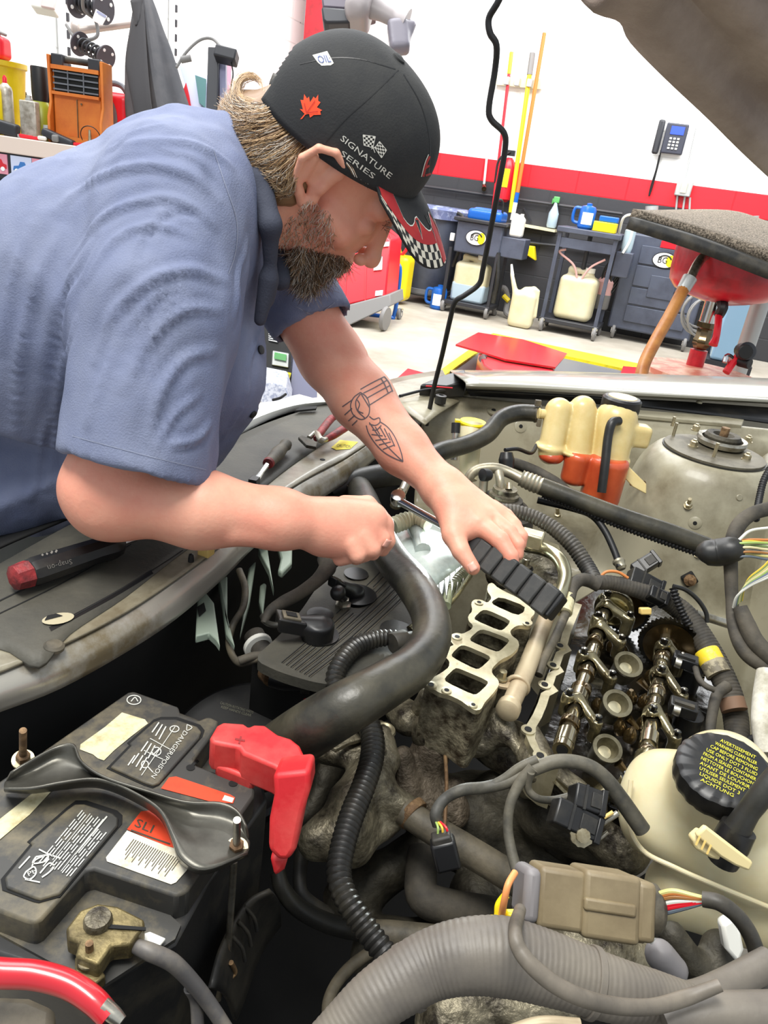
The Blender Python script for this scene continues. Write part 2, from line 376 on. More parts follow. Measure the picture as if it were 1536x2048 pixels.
# ================= the room =================
A3 = (WX, -WN, Z)
def L3(o, x, y, z): return np.array(o) + x * WX - y * WN + z * Z
C_ = .2458; BL = .575; BX0 = W(605, 100)[:2]
corner = np.array([BX0[0], BX0[1], 0.])
LD = -1 * (-WN); LD = WN                                    # the left wall runs from the corner towards us
fl = G(); fl.add([(-9, -3, 0), (7, -3, 0), (7, 14, 0), (-9, 14, 0)], [(0, 1, 2, 3)])
floor = tag(fl.build('floor', 'concrete', smooth=False), kind='structure')
def block_mesh(name, mat, l):
    g = G(); g.box((0, 0, 0), (l / 2 - .0035, .02, C_ / 2 - .0035)); o = g.build(name, mat, bevel=0); me = o.data; bpy.data.objects.remove(o); return me
def bevel_block(mat, l):
    bm = bmesh.new(); bmesh.ops.create_cube(bm, size=1); bmesh.ops.scale(bm, vec=(l - .007, .04, C_ - .007), verts=bm.verts)
    bmesh.ops.bevel(bm, geom=[e for e in bm.edges if all(v.co.y < 0 for v in e.verts)], offset=.005, segments=1, affect='EDGES')
    me = bpy.data.meshes.new('block'); bm.to_mesh(me); bm.free(); me.materials.append(_m[mat]); return me
BM = {(m, h_): bevel_block(m, BL / (2 if h_ else 1)) for m in ('white_wall', 'red_wall', 'black_wall') for h_ in (0, 1)}
def wall(name, o0, dx, nrm_in, x0, x1, rows, zmax, vis, kb=6):
    back = G(); n = np.array(nrm_in)
    root = thing(name, o0 + dx * (x0 + x1) / 2, None, None, kind='structure')
    rest = {'white_wall': G(), 'red_wall': G(), 'black_wall': G()}
    for z0, z1, mt, nm in ((0, kb * C_, 'mortar_dark', 'mortar'), (kb * C_, 7 * C_, 'mortar_red' if kb == 6 else 'mortar', 'mortar'), (7 * C_, zmax, 'mortar', 'mortar')):
        g = G(); g.box(o0 + dx * (x0 + x1) / 2 - n * .032 + Z * (z0 + z1) / 2, ((x1 - x0) / 2, .03, (z1 - z0) / 2), (dx, n, Z)); g.build(nm, mt, root, smooth=False)
    rot = Matrix([[dx[0], -n[0], 0], [dx[1], -n[1], 0], [0, 0, 1]]).to_euler()
    for r_ in range(rows):
        mt = 'black_wall' if r_ < kb else 'red_wall' if r_ == 6 and kb == 6 else 'white_wall'
        off = 0 if r_ % 2 else BL / 2; k = 0; x = x0
        first = True
        while x < x1 - .01:
            half = first and off > 0; l = BL / 2 if half else BL
            if x + l > x1 + .01: half = True; l = BL / 2
            c = o0 + dx * (x + l / 2) + Z * (r_ + .5) * C_ - n * .02
            q = pix(c)
            if q[2] > .3 and vis(q, c):
                ob = bpy.data.objects.new('block', BM[mt, 1 if half else 0]); COL.objects.link(ob); ob.parent = root; ob.location = Vector(c) - root.location; ob.rotation_euler = rot
            else: rest[mt].box(c, (l / 2 - .0035, .02, C_ / 2 - .0035), (dx, n, Z))
            x += l; first = False
    for mt, g in rest.items():
        if g.v: g.build('far_blocks', mt, root, smooth=False, kind='stuff')
    return root
wall('wall_back', corner, WX, WN, 0, BL * 12, 18, 18 * C_, lambda q, c: -40 < q[0] < 1580 and -40 < q[1] < 800)
wall('wall_left', corner + WN * (BL * 14), -WN, WX, 0, BL * 14, 18, 18 * C_, lambda q, c: -60 < q[0] < 640 and -60 < q[1] < 420, 4)
M('red_steel', (208, 18, 36), .3, coat=.4); M('red_paint', (196, 20, 40), .35, coat=.3, rgb2=(160, 20, 34), scale=9)
M('yellow_paint', (245, 228, 30), .5, rgb2=(222, 204, 40), scale=12); M('grey_steel', (108, 110, 116), .4, .2)
M('cart_blue', (76, 82, 98), .45, rgb2=(62, 66, 80), scale=3); M('cart_black', (44, 45, 50), .45); M('blue_plastic', (18, 92, 178), .3)
M('white_plastic', (232, 230, 220), .4); M('milky', (222, 214, 184), .4, rgb2=(206, 196, 150), scale=3, lo=.35, hi=.7, sss=.1)
M('milky_blue', (176, 196, 208), .35); M('yellow_plastic', (240, 214, 24), .35); M('wheel_grey', (126, 124, 122), .6); M('chrome', (210, 210, 212), .12, 1)
M('orange_paint', (222, 108, 30), .5); M('amber_hose', (184, 124, 62), .4, rgb2=(160, 96, 44), scale=9); M('galv', (186, 188, 186), .4, .5)
M('phone_dark', (52, 54, 66), .4); M('lcd', (40, 70, 210), .3, emit=.5); M('white_paint', (246, 246, 246), .5); M('logo_yellow', (232, 214, 26), .4); M('ink', (16, 16, 18), .5)
M('sponge', (70, 62, 52), .95, rgb2=(160, 146, 128), scale=110, lo=.42, hi=.62, bump=1, bs=260); M('pale_green', (92, 170, 96), .4); M('red_plastic', (214, 22, 40), .35)
M('blue_liner', (96, 104, 140), .35, rgb2=(160, 168, 196), scale=9, lo=.45, hi=.6, bump=.7, bs=14); M('pink', (216, 168, 164), .4)
# service pit at the floor
def fq(*pts): return [P(x, y, .004) for x, y in pts]
pit = thing('service_pit', P(960, 760, 0), 'yellow edged service pit in the concrete floor beyond the car', 'pit')
g = G(); g.prism(fq((985, 672), (1300, 738), (1420, 770), (1412, 776), (1268, 748), (978, 684)), (0, 0, .03)); g.build('edge_strip', 'yellow_paint', pit)
g = G(); g.prism(fq((984, 672), (945, 700), (840, 776), (862, 776), (952, 712), (980, 686)), (0, 0, .03)); g.build('edge_strip', 'yellow_paint', pit)
g = G(); g.prism([P(x, y, .008) for x, y in ((950, 712), (978, 686), (1268, 748), (1400, 778), (1400, 830), (860, 830), (862, 776))], (0, 0, .006)); g.build('pit_opening', 'grey_steel', pit)
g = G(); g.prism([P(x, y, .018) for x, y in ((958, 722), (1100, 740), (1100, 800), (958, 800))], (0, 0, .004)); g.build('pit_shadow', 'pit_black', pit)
cv = thing('pit_cover', P(1020, 700, 0), 'folded red steel pit cover inside the yellow floor edging', 'pit cover', 'red pit covers')
g = G(); g.prism([P(x, y, .2) for x, y in ((911, 692), (956, 668), (1046, 682), (1134, 710), (1110, 738), (1010, 722), (966, 708))], (0, 0, .015)); g.build('plate', 'red_steel', cv)
g = G(); g.prism([P(x, y, .19) for x, y in ((957, 706), (975, 708), (1112, 730), (1106, 742), (985, 740), (968, 728))], (0, 0, -.17)); g.build('hinge_flange', 'red_paint', cv, bevel=.01)
g = G(); q = P(967, 716, .19); g.cyl(q, q - U * .04, .03, seg=14); g.build('bolt', 'chrome', cv)
cv = thing('pit_cover', P(820, 770, 0), 'small red steel plate flat on the floor left of the yellow pit edge', 'pit cover', 'red pit covers')
g = G(); g.prism([P(x, y, .06) for x, y in ((784, 770), (815, 742), (868, 756), (862, 790), (800, 796))], (0, 0, .02)); g.build('plate', 'red_steel', cv)
cv = thing('pit_cover', P(1262, 745, 0), 'narrow red plate end showing between yellow edging and drain hose', 'pit cover', 'red pit covers')
g = G(); g.prism([P(x, y, .034) for x, y in ((1245, 736), (1290, 740), (1300, 758), (1240, 752))], (0, 0, .02)); g.build('plate', 'red_steel', cv)
# casters and jugs used by several things
def caster(o, r, par, mat='wheel_grey'):
    g = G(); g.lathe(np.array(o) + Z * r - WX * .018, WX, [(r * .6, -.003), (r * .92, 0), (r, .008), (r, .028), (r * .92, .036), (r * .6, .039)], 20); wh = g.build('caster_wheel', mat, par)
    g = G(); g.lathe(np.array(o) + Z * r - WX * .026, WX, [(.001, 0), (r * .35, .002), (r * .35, .05), (.001, .052)], 12)
    g.box(np.array(o) + Z * r * 1.7 + WX * .0, (.028, .03, .01), A3); g.box(np.array(o) + Z * r * 1.3 - WX * .025, (.003, .02, r * .5), A3); g.build('caster_fork', 'chrome', wh)
def jug(name, base, w_, d_, h_, mat, label, capm='white_plastic', level=None, group=None, handle=True):
    t = thing(name, base, label, 'jug', group); pr = [('+', 'b', 0, L3(base, 0, 0, h_ * .43), (w_ / 2, d_ / 2, h_ * .43), A3, min(w_, d_) * .22),
        ('+', 'c', .03, L3(base, w_ * .2, 0, h_ * .8), L3(base, w_ * .2, 0, h_ * .95), w_ * .2, w_ * .11)]
    if handle:
        pr += [('+', 'c', .02, L3(base, -w_ * .28, 0, h_ * .8), L3(base, -w_ * .28, 0, h_ * .96), w_ * .09, w_ * .09), ('+', 'c', .02, L3(base, -w_ * .28, 0, h_ * .96), L3(base, w_ * .15, 0, h_ * .93), w_ * .08, w_ * .08)]
    sdf('body', pr, .012, mat, t, 2); g = G(); g.cyl(L3(base, w_ * .2, 0, h_ * .94), L3(base, w_ * .2, 0, h_ * 1.03), w_ * .13, seg=14); g.build('cap', capm, t)
    return t
def badge(o, nx, rx, rz, par):
    # oval badge: white ground, dark ring letters and a yellow swirl
    def ell(a, b, y, mt, cx=0, n=28, nm='badge_face'): 
        g = G(); g.prism([L3(o, cx + a * math.cos(t), y, b * math.sin(t)) for t in np.linspace(0, 2 * math.pi, n, endpoint=False)], WN * .003); return g.build(nm, mt, par)
    ell(rx, rz, -.004, 'ink'); ell(rx * .93, rz * .9, -.008, 'white_paint'); ell(rx * .36, rz * .72, -.012, 'logo_yellow', rx * .5)
    g = G(); g.tube([L3(o, rx * .52 * math.cos(t) + rx * .05, -.016, rz * .62 * math.sin(t)) for t in np.linspace(.3, 2.9, 8)], .008, 6, 2)
    flat_text('BG', L3(o, -rx * .5, -.016, -rz * .38), WX * rx * .75, Z * rz * .8, g); g.build('badge_lettering', 'ink', par)
# cart 1, with the blue tub
b = P(932, 628, 0); t = thing('service_cart', b, 'charcoal fluid cart with a blue tub on top, beside the trash can', 'cart', 'fluid service carts')
g = G(); g.box(L3(b, .02, .1, .86), (.27, .22, .17), A3); g.build('cabinet', 'cart_blue', t, bevel=.015)
g = G(); g.box(L3(b, .02, .1, 1.045), (.31, .26, .02), A3); g.build('top_tray', 'cart_black', t, bevel=.01)
sdf('tub', [('+', 'b', 0, L3(b, .03, .1, 1.11), (.2, .17, .065), A3, .04), ('+', 'b', .02, L3(b, .03, .1, 1.16), (.14, .11, .03), A3, .02)], .012, 'blue_plastic', t, 2)
for sx in (-.28, .28):
    for sy in (-.12, .32): g = G(); g.box(L3(b, sx * 1, sy, .4), (.016, .016, .33), A3); g.build('post', 'cart_black', t)
g = G(); g.box(L3(b, 0, .1, .12), (.3, .24, .02), A3); g.build('shelf', 'cart_black', t, bevel=.005)
g = G(); g.box(L3(b, .42, .05, .82), (.14, .14, .11), A3); g.build('side_box', 'cart_blue', t, bevel=.01)
g = G(); g.tube([L3(b, .28, -.1, .75), L3(b, .34, -.14, .45), L3(b, .33, -.12, .2)], .025, 10); g.build('hose', 'rubber', t); g = G(); g.tube([L3(b, .1, 0, 1.1), L3(b, .14, -.05, 1.28), L3(b, .2, 0, 1.28), L3(b, .22, .02, 1.1)], .012, 8); g.build('hose', 'rubber', t)
for sx, sy in ((-.27, -.1), (.27, -.1), (.27, .3)): caster(L3(b, sx, sy, 0), .07, t)
badge(L3(b, .0, -.125, .87), 0, .125, .085, t)
j = jug('fluid_jug', L3(b, -.02, .07, .14), .40, .25, .52, 'milky', 'large milky fluid jug half filled, on the lower shelf of the badge cart')
g = G(); g.box(L3(b, -.02, .07, .25), (.203, .128, .11), A3); g.build('fluid_level', 'milky_blue', j, bevel=.03)
j = jug('small_jug', L3(b, .42, .0, .94), .15, .12, .24, 'white_plastic', 'small white jug standing on the side box of the badge cart')
# bin
b = L3(P(852, 602, 0), 0, -.28, 0); t = thing('trash_can', b, 'grey round trash can with a clear bag liner on a wheeled dolly', 'trash can')
g = G(); g.lathe(L3(b, 0, .2, .17), Z, [(.3, 0), (.31, .02), (.38, .85), (.41, .87), (.41, .92), (.37, .93), (.355, .85)], 36); g.build('bin_body', 'cart_blue', t)
g = G(); g.lathe(L3(b, 0, .2, 1.0), Z, [(.415, 0), (.42, .06), (.43, .1), (.40, .13), (.34, .12), (.30, .02)], 48, wob=lambda A, k: .03 * math.sin(A * 11 + k)); g.build('bag_liner', 'blue_liner', t)
g = G(); g.lathe(L3(b, 0, .2, .11), Z, [(.3, 0), (.32, .02), (.32, .07), (.3, .08)], 30); g.build('dolly', 'grey_steel', t)
for sx in (-.22, .24): caster(L3(b, sx, -.02, 0), .065, t)
g = G(); g.tube([L3(b, .3, -.05, 1.1), L3(b, .42, -.1, 1.05), L3(b, .44, -.08, .8), L3(b, .38, -.05, .5)], .02, 8); g.build('strap', 'rubber', t)
g = G(); g.box(L3(b, .33, -.1, .83), (.03, .01, .045), A3); g.build('tag', 'white_paint', t, bevel=.01)
# spray bottles / blue flask
def flask(b, s, label, mat='blue_plastic'):
    t = thing('fluid_bottle', b, label, 'bottle'); g = G(); g.lathe(b, Z, [(s * .3, 0), (s * .36, .02), (s * .36, s * .8), (s * .3, s * .95), (s * .12, s * 1.0), (s * .12, s * 1.08), (.01, s * 1.1)], 22); g.build('body', mat, t)
    g = G(); g.tube([L3(b, -s * .3, 0, s * .85), L3(b, -s * .6, 0, s * .8), L3(b, -s * .6, 0, s * .3), L3(b, -s * .3, 0, s * .2)], s * .07, 8); g.build('handle', mat, t)
    g = G(); g.sheet([[L3(b, s * .365 * math.sin(a), -s * .365 * math.cos(a), z * s) for a in np.linspace(-.5, .9, 6)] for z in (.2, .7)], 0); g.build('label', 'white_paint', t)
flask(P(874, 618, 0), .26, 'small blue bottle with white label on the floor before the trash can')
jug('clear_jug', P(884, 602, 0) , .22, .16, .32, 'milky', 'empty translucent jug on the floor between trash can and badge cart')
# watering style funnel jug
b = P(1038, 654, 0); t = thing('funnel_jug', b, 'cream plastic jug with a long tilted spout on the floor', 'jug')
sdf('body', [('+', 'b', 0, L3(b, 0, 0, .2), (.14, .1, .2), A3, .06), ('+', 'c', .04, L3(b, .02, 0, .38), L3(b, .08, 0, .42), .08, .05), ('+', 'c', .03, L3(b, -.1, 0, .32), L3(b, -.2, 0, .56), .035, .02), ('+', 'c', .02, L3(b, .13, 0, .42), L3(b, .15, 0, .15), .025, .025)], .011, 'milky', t, 2)
g = G(); g.cyl(L3(b, -.19, 0, .54), L3(b, -.225, 0, .66), .022, .012, 10); g.build('spout_tip', 'white_plastic', t)
b = P(990, 630, 0); t = thing('drain_tool', b, 'folded grey hose tool lying on the floor right of the badge cart', 'hose')
g = G(); g.tube([L3(b, -.06, 0, .05), L3(b, -.05, 0, .25), L3(b, .05, 0, .33), L3(b, .12, 0, .2), L3(b, .16, -.1, .06), L3(b, .3, -.1, .04)], .035, 10); g.build('hose_body', 'wheel_grey', t); tag(t)
g = G(); g.cyl(L3(b, .07, -.05, .25), L3(b, .15, -.06, .2), .03, seg=8); g.build('fitting', 'yellow_plastic', t)
# cart 2
b = P(1132, 668, 0); t = thing('service_cart', b, 'open frame charcoal cart with bottles on top and a big jug below', 'cart', 'fluid service carts')
for sx in (-.29, .31):
    for sy in (-.1, .38): g = G(); g.box(L3(b, sx, sy, .6), (.02, .02, .5), A3); g.build('post', 'cart_blue', t)
g = G(); g.box(L3(b, .01, .14, 1.1), (.34, .28, .03), A3); g.build('top_tray', 'cart_blue', t, bevel=.01)
g = G(); g.box(L3(b, .01, .14, .13), (.34, .27, .025), A3); g.build('shelf', 'cart_black', t, bevel=.008)
g = G(); g.box(L3(b, .01, -.1, .97), (.3, .01, .05), A3); g.build('front_rail', 'cart_blue', t)
g = G(); g.box(L3(b, .42, .1, .83), (.09, .1, .13), A3); g.build('side_box', 'cart_blue', t, bevel=.01)
g = G(); g.tube([L3(b, .0, -.02, .58), L3(b, -.08, -.04, .75), L3(b, -.26, -.05, .86), L3(b, -.2, -.05, .9)], .012, 8); g.tube([L3(b, .02, -.02, .58), L3(b, .1, -.04, .75), L3(b, .24, -.05, .86)], .012, 8); g.build('tubing', 'pink', t)
g = G(); g.cyl(L3(b, .01, .1, .5), L3(b, .01, .1, 1.08), .025, seg=10); g.build('pump_stem', 'cart_black', t)
g = G(); g.tube([L3(b, .3, .1, 1.13), L3(b, .32, 0, 1.3), L3(b, .42, 0, 1.32), L3(b, .44, .02, 1.1), L3(b, .4, 0, .95)], .014, 8); g.build('tubing', 'white_plastic', t)
for sx, sy in ((-.28, -.12), (.32, -.12), (-.3, .36), (.32, .36)): caster(L3(b, sx, sy, 0), .075, t)
j = jug('fluid_jug', L3(b, .01, .1, .16), .42, .3, .56, 'milky', 'large cream fluid jug on the lower shelf of the open cart')
flask(L3(b, -.06, .0, 1.13), .24, 'blue bottle with white label on top of the open cart')
b2 = L3(b, .12, -.05, 1.13); t = thing('yellow_box', b2, 'small yellow box of caps on the open cart top', 'box'); g = G(); g.box(L3(b2, .04, 0, .05), (.12, .08, .05), A3); g.build('box_body', 'yellow_plastic', t, bevel=.008)
g = G(); g.box(L3(b2, .06, .02, .13), (.1, .05, .03), A3); g.build('blue_lid', 'blue_plastic', t, bevel=.01)
b2 = L3(b, .42, .08, .96); t = thing('filter_cup', b2, 'clear filter cup hanging on the side of the open cart', 'filter'); g = G(); g.lathe(b2, Z, [(.05, 0), (.06, .05), (.06, .22), (.03, .25), (.03, .27)], 16); g.build('cup', 'milky_blue', t)
# wall shelf with spray bottle
q = W(1070, 452, .08); t = thing('wall_ledge', q, 'narrow cream ledge on the black wall between the two carts', 'shelf')
g = G(); g.beam(W(1028, 447, .08), W(1112, 462, .08), .16, .03); g.build('ledge', 'milky', t); g = G(); g.beam(W(1062, 444, .05), W(1048, 415, .02), .02, .02); g.build('bracket', 'cart_black', t)
q = W(1101, 459, .08) + Z * .02; t = thing('spray_bottle', q, 'clear spray bottle with green trigger on the wall ledge', 'bottle')
g = G(); g.lathe(q, Z, [(.05, 0), (.06, .02), (.06, .16), (.022, .25), (.02, .28)], 16); g.build('body', 'milky_blue', t); g = G(); g.box(L3(q, .0, 0, .31), (.035, .02, .035), A3); g.box(L3(q, -.04, 0, .29), (.01, .008, .03), A3); g.build('trigger', 'pale_green', t, bevel=.008)
q = W(1050, 500, .1); t = thing('wheel_chock', q, 'yellow plastic holder on the black wall right of the badge cart', 'holder'); g = G(); g.prism([L3(q, -.13, -.05, .05), L3(q, .11, -.05, .06), L3(q, .16, -.05, -.1), L3(q, -.02, -.05, -.03), L3(q, -.13, -.05, -.04)], -WN * .1); g.build('holder_body', 'yellow_plastic', t, bevel=.01)
# blue cabinet machine
b = P(1292, 690, 0); t = thing('service_cabinet', b, 'tall blue-grey panelled service cabinet on casters with an oval badge', 'cabinet')
g = G(); g.box(L3(b, -.02, .17, .64), (.46, .17, .52), A3); g.build('cabinet_body', 'cart_blue', t, bevel=.02)
for (x0, x1, z0, z1) in ((-.32, .34, .86, 1.05), (-.32, .34, .62, .84), (-.32, .34, .42, .6), (-.32, .34, .22, .4), (-.14, .14, .52, .76)):
    g = G(); yy = -.004 if z0 != .52 else -.014; g.prism([L3(b, x0, yy, z0), L3(b, x1, yy, z0), L3(b, x1, yy, z1), L3(b, x0, yy, z1)], WN * .014); g.build('panel', 'cart_blue', t, bevel=.005)
g = G(); g.box(L3(b, -.03, -.012, 1.09), (.1, .008, .035), A3); g.build('red_label', 'red_plastic', t)
badge(L3(b, -.05, -.02, .93), 0, .13, .085, t)
g = G(); g.box(L3(b, -.02, .17, 1.18), (.4, .15, .05), A3); g.build('instrument_top', 'grey_steel', t, bevel=.02)
for k, x in enumerate((-.2, -.02)): g = G(); g.cyl(L3(b, x, .05, 1.26), L3(b, x, .02, 1.26), .06, seg=18); g.build('gauge', 'white_paint', t)
for sx, sy in ((-.4, .05), (.4, .05), (-.4, .3)): caster(L3(b, sx, sy, 0), .085, t)
for k in range(4):
    g = G(); x = -.56 - .03 * k; g.tube([L3(b, -.2 - .02 * k, .1, 1.25), L3(b, -.42 - .02 * k, .02, 1.1 - .02 * k), L3(b, x, 0, .75), L3(b, x + .03, .02, .5), L3(b, -.46, .06, .62 + .05 * k)], .014, 8); g.build('charge_hose', 'rubber', t)
q = L3(b, -.62, .05, .3); t = thing('hanging_bottle', q, 'pink and grey bottle hanging left of the service cabinet', 'bottle'); g = G(); g.lathe(q, Z, [(.09, 0), (.1, .02), (.1, .16)], 16); g.build('bottle_base', 'wheel_grey', t)
g = G(); g.lathe(q + Z * .161, Z, [(.1, 0), (.1, .14), (.03, .22), (.03, .26)], 16); g.build('bottle_body', 'pink', t); g = G(); g.cyl(q + Z * .421, q + Z * .6, .02, seg=8); g.build('fitting', 'bronze', t)
# wall things
def bar(name, a, b_, r, mat, label, cat, group=None, tip=None, tipn=None, seg=10):
    t = thing(name, b_, label, cat, group); g = G(); g.cyl(a, b_, r, seg=seg); g.build('handle', mat, t)
    if tip: g = G(); g.cyl(a, a + (a - np.array(b_)) / np.linalg.norm(a - b_) * tipn, r * 1.25, seg=seg); g.build('grip', tip, t)
    return t
t = bar('broom_handle', W(1018, 148, .08), W(985, 425, .2), .018, 'red_plastic', 'thin red broom handle with yellow grip, leftmost against the white wall', 'broom', 'poles against the wall', 'yellow_plastic', .22)
t = bar('broom_handle', W(1059, 150, .08), W(1021, 425, .25), .026, 'yellow_plastic', 'yellow broom handle with black grip, middle of the three poles', 'broom', 'poles against the wall', 'wheel_grey', .22)
t = bar('window_pole', W(1089, 66, .1), W(1035, 385, .25), .022, 'orange_paint', 'longest orange pole leaning rightmost against the white wall', 'pole', 'poles against the wall')
g = G(); g.cyl(W(1035, 385, .25), W(1031, 405, .25), .026); g.build('blue_band', 'blue_plastic', t); g = G(); g.cyl(W(1031, 405, .25), W(1024, 440, .25), .026); g.build('white_foot', 'white_plastic', t)
t = thing('tool_rack', W(1040, 165, .04), 'pale metal rack strip holding the poles on the white wall', 'rack'); g = G(); g.beam(W(994, 160, .04), W(1085, 169, .04), .05, .1); g.build('strip', 'milky', t)
for x in (1014, 1035, 1060): g = G(); g.box(W(x, 160 + (x - 994) * .1, .1), (.03, .04, .04), A3); g.build('clip', 'galv', t, bevel=.005)
q = W(1012, 360, .15); t = thing('fire_extinguisher', q - Z * .2, 'red fire extinguisher with yellow label hanging behind the prop rod', 'extinguisher'); g = G(); g.lathe(q - Z * .24, Z, [(.05, 0), (.085, .03), (.085, .38), (.05, .46), (.03, .48)], 20); g.build('cylinder', 'red_plastic', t)
g = G(); g.box(L3(q, 0, 0, .29), (.05, .02, .03), A3); g.tube([L3(q, 0, -.02, .3), L3(q, -.12, -.03, .2), L3(q, -.12, -.03, -.05)], .014, 8); g.build('valve', 'ink', t); g = G(); g.box(L3(q, 0, -.085, .02), (.05, .004, .1), A3); g.build('label', 'yellow_plastic', t)
q = W(1340, 277, .05); t = thing('wall_phone', q, 'dark desk phone with blue screen mounted on the white wall', 'phone')
g = G(); g.box(L3(q, .05, 0, 0), (.115, .035, .15), A3); g.build('base', 'phone_dark', t, bevel=.012); g = G(); g.box(L3(q, -.12, -.03, 0), (.035, .03, .17), A3); g.build('handset', 'cart_black', t, bevel=.02)
g = G(); g.box(L3(q, .06, -.038, .08), (.07, .004, .04), A3); g.build('screen', 'lcd', t)
for i in range(3):
    for k in range(4): g = G(); g.box(L3(q, .01 + .04 * i, -.04, .0 - .032 * k), (.012, .006, .009), A3); g.build('key', 'white_plastic', t)
g = G(); g.tube([W(1322, 300, .05), W(1316, 330, .04), W(1305, 372, .03), W(1298, 392, .03), W(1302, 372, .03), W(1312, 340, .04), W(1319, 310, .04)], .008, 6); g.build('cord', 'ink', t)
q = W(1368, 376, .05); t = thing('outlet_box', q, 'grey metal outlet box with switch plate on the red stripe', 'outlet'); g = G(); g.box(q, (.085, .04, .085), A3); g.build('box_body', 'galv', t, bevel=.01); g = G(); g.box(L3(q, 0, -.045, 0), (.03, .006, .05), A3); g.build('cover_plate', 'milky', t)
g = G()
for a, b_ in (((1355, 390), (1350, 440)), ((1370, 392), (1362, 445)), ((1395, 250), (1368, 365)), ((1380, 395), (1378, 440))): g.cyl(W(*a, .03), W(*b_, .03), .012, seg=8)
tag(g.build('conduit', 'galv'), 'thin grey conduits running down the wall around the outlet box', 'conduit')
g = G(); g.cyl(W(846, 372, .05), W(1245, 428, .05), .018, seg=10); tag(g.build('wall_pipe', 'black_wall'), 'long dark pipe running level along the upper black wall', 'pipe')
g = G(); g.cyl(W(845, 462, .05), W(1240, 505, .05), .018, seg=10); tag(g.build('wall_pipe', 'black_wall'), 'lower dark pipe running level along the black wall', 'pipe')
g = G(); g.cyl(W(820, 40, .06), W(1012, 62, .06), .014, seg=8); tag(g.build('wall_pipe', 'white_paint'), 'thin white pipe high on the white wall', 'pipe')
g = G(); g.cyl(W(990, 150, .04), W(968, 370, .04), .014, seg=8); tag(g.build('wall_pipe', 'white_paint'), 'upright white pipe left of the poles with brass tap', 'pipe'); g = G(); g.cyl(W(968, 372, .04), W(968, 378, .12), .03, seg=8); tag(g.build('tap', 'bronze'), 'small brass tap at the foot of the upright white pipe', 'tap')
for x, y, lb in ((1300, 420, 'white pipe stub standing behind the foam mat, left one'), (1500, 440, 'white pipe stub standing behind the foam mat, right one')):
    g = G(); g.cyl(W(x, y + 30, .3), W(x + 4, y - 8, .3), .07, seg=16); tag(g.build('pipe_stub', 'galv'), lb, 'pipe')
q = W(1322, 362, .03)
# red column in the corner
cb = corner + WX * .36 + WN * .3; t = thing('lift_column', cb, 'tall red steel lift column in the room corner behind the cap', 'column')
g = G(); g.box(L3(cb, .03, 0, 2.3), (.17, .1, 2.3), A3); g.build('web', 'red_paint', t, smooth=False); g = G(); g.box(L3(cb, .27, .02, 2.3), (.07, .14, 2.3), A3); g.build('flange', M('red_light', (232, 96, 104), .4), t, smooth=False)
g = G(); g.cyl(L3(corner, -.02, -.1, 0), L3(corner, -.02, -.1, 4.4), .02, seg=8); tag(g.build('wall_conduit', 'grey_steel'), 'dark thin conduit rising in the room corner', 'conduit')
# grey overhead machine (tyre changer head)
t = thing('wall_machine_arm', D(735, 40, 4.0), 'grey and black moulded machine head with a handle hanging at top centre', 'machine')
def cq(x, y, dp): return D(x, y, dp)
g = G(); g.prism([cq(640, -30, 4), cq(745, -30, 4), cq(752, 0, 4), cq(705, 14, 4), cq(702, 18, 4), cq(645, 14, 4)], CB * -.2); g.build('inner_housing', M('housing_dark', (92, 84, 96), .4), t, bevel=.01)
g = G(); g.prism([cq(642, 12, 3.95), cq(705, 17, 3.95), cq(700, 45, 3.95), cq(652, 46, 3.95), cq(645, 40, 3.95)], CB * -.22); g.build('lower_housing', 'cart_black', t, bevel=.015)
sdf('side_shell', [('+', 'b', 0, cq(726, -8, 4.0), (.065, .16, .13), (nrm(CR * .95 - CU * .25), nrm(CU * .95 + CR * .25), CB), .05), ('+', 'b', .03, cq(712, 40, 4), (.05, .045, .1), (CR, CU, CB), .03)], .012, M('shell_grey', (158, 150, 150), .4), t, 3)
g = G(); g.tube([cq(740, 10, 4), cq(765, 22, 4), cq(790, 35, 4.0), cq(812, 46, 4.0)], [.07, .055, .05, .075], 14, 5, flat=(CB, .8)); g.build('arm', 'shell_grey', t)
sdf('hand_grip', [('+', 'b', 0, cq(797, 74, 4.0), (.055, .085, .05), (nrm(CR + CU * .12), nrm(CU - CR * .12), CB), .025), ('+', 'c', .02, cq(822, 50, 4), cq(805, 98, 4), .028, .022)], .01, M('grip_grey', (122, 118, 128), .4), t, 3)
# red foam-topped drain: foam mat on the red bowl
bc = P(1455, 1040, 0); bc = D(1458, 530, 4.3); bc0 = np.array([bc[0], bc[1], 0])
t = thing('oil_drain', bc0, 'red oil drain bowl on a chrome and brass post above a painted drum lid', 'drain')
rb = 108 * 4.3 / F
g = G(); g.lathe(bc, Z, [(.03, -.28), (.05, -.225), (rb * .5, -.2), (rb * .84, -.165), (rb * .97, -.12), (rb, -.05), (rb, .07), (rb * 1.02, .075), (rb * 1.02, .085), (rb * .97, .08), (rb * .96, -.04), (rb * .5, -.16), (.02, -.18)], 48); g.build('bowl', 'red_paint', t)
def vt(x, y): # point on the post axis at this picture height
    r_ = ray(x, y); k = (bc[:2] - 0).dot(r_[:2]) / r_[:2].dot(r_[:2]); return np.array([*(bc[:2]), (EYE + r_ * k)[2]])
pA = D(1432, 590, 4.3); pB = D(1418, 655, 4.3); pC = D(1412, 700, 4.3); pD_ = D(1404, 742, 4.3); pa = lambda z: np.array([pA[0], pA[1], z])
g = G(); g.lathe(pa(pA[2]), Z, [(.055, 0), (.055, .06)], 20); g.build('collar', 'red_paint', t)
g = G(); g.lathe(pa(pB[2] + .005), Z, [(.05, 0), (.05, pA[2] - pB[2] - .01)], 20); g.build('post', 'bright_steel', t)
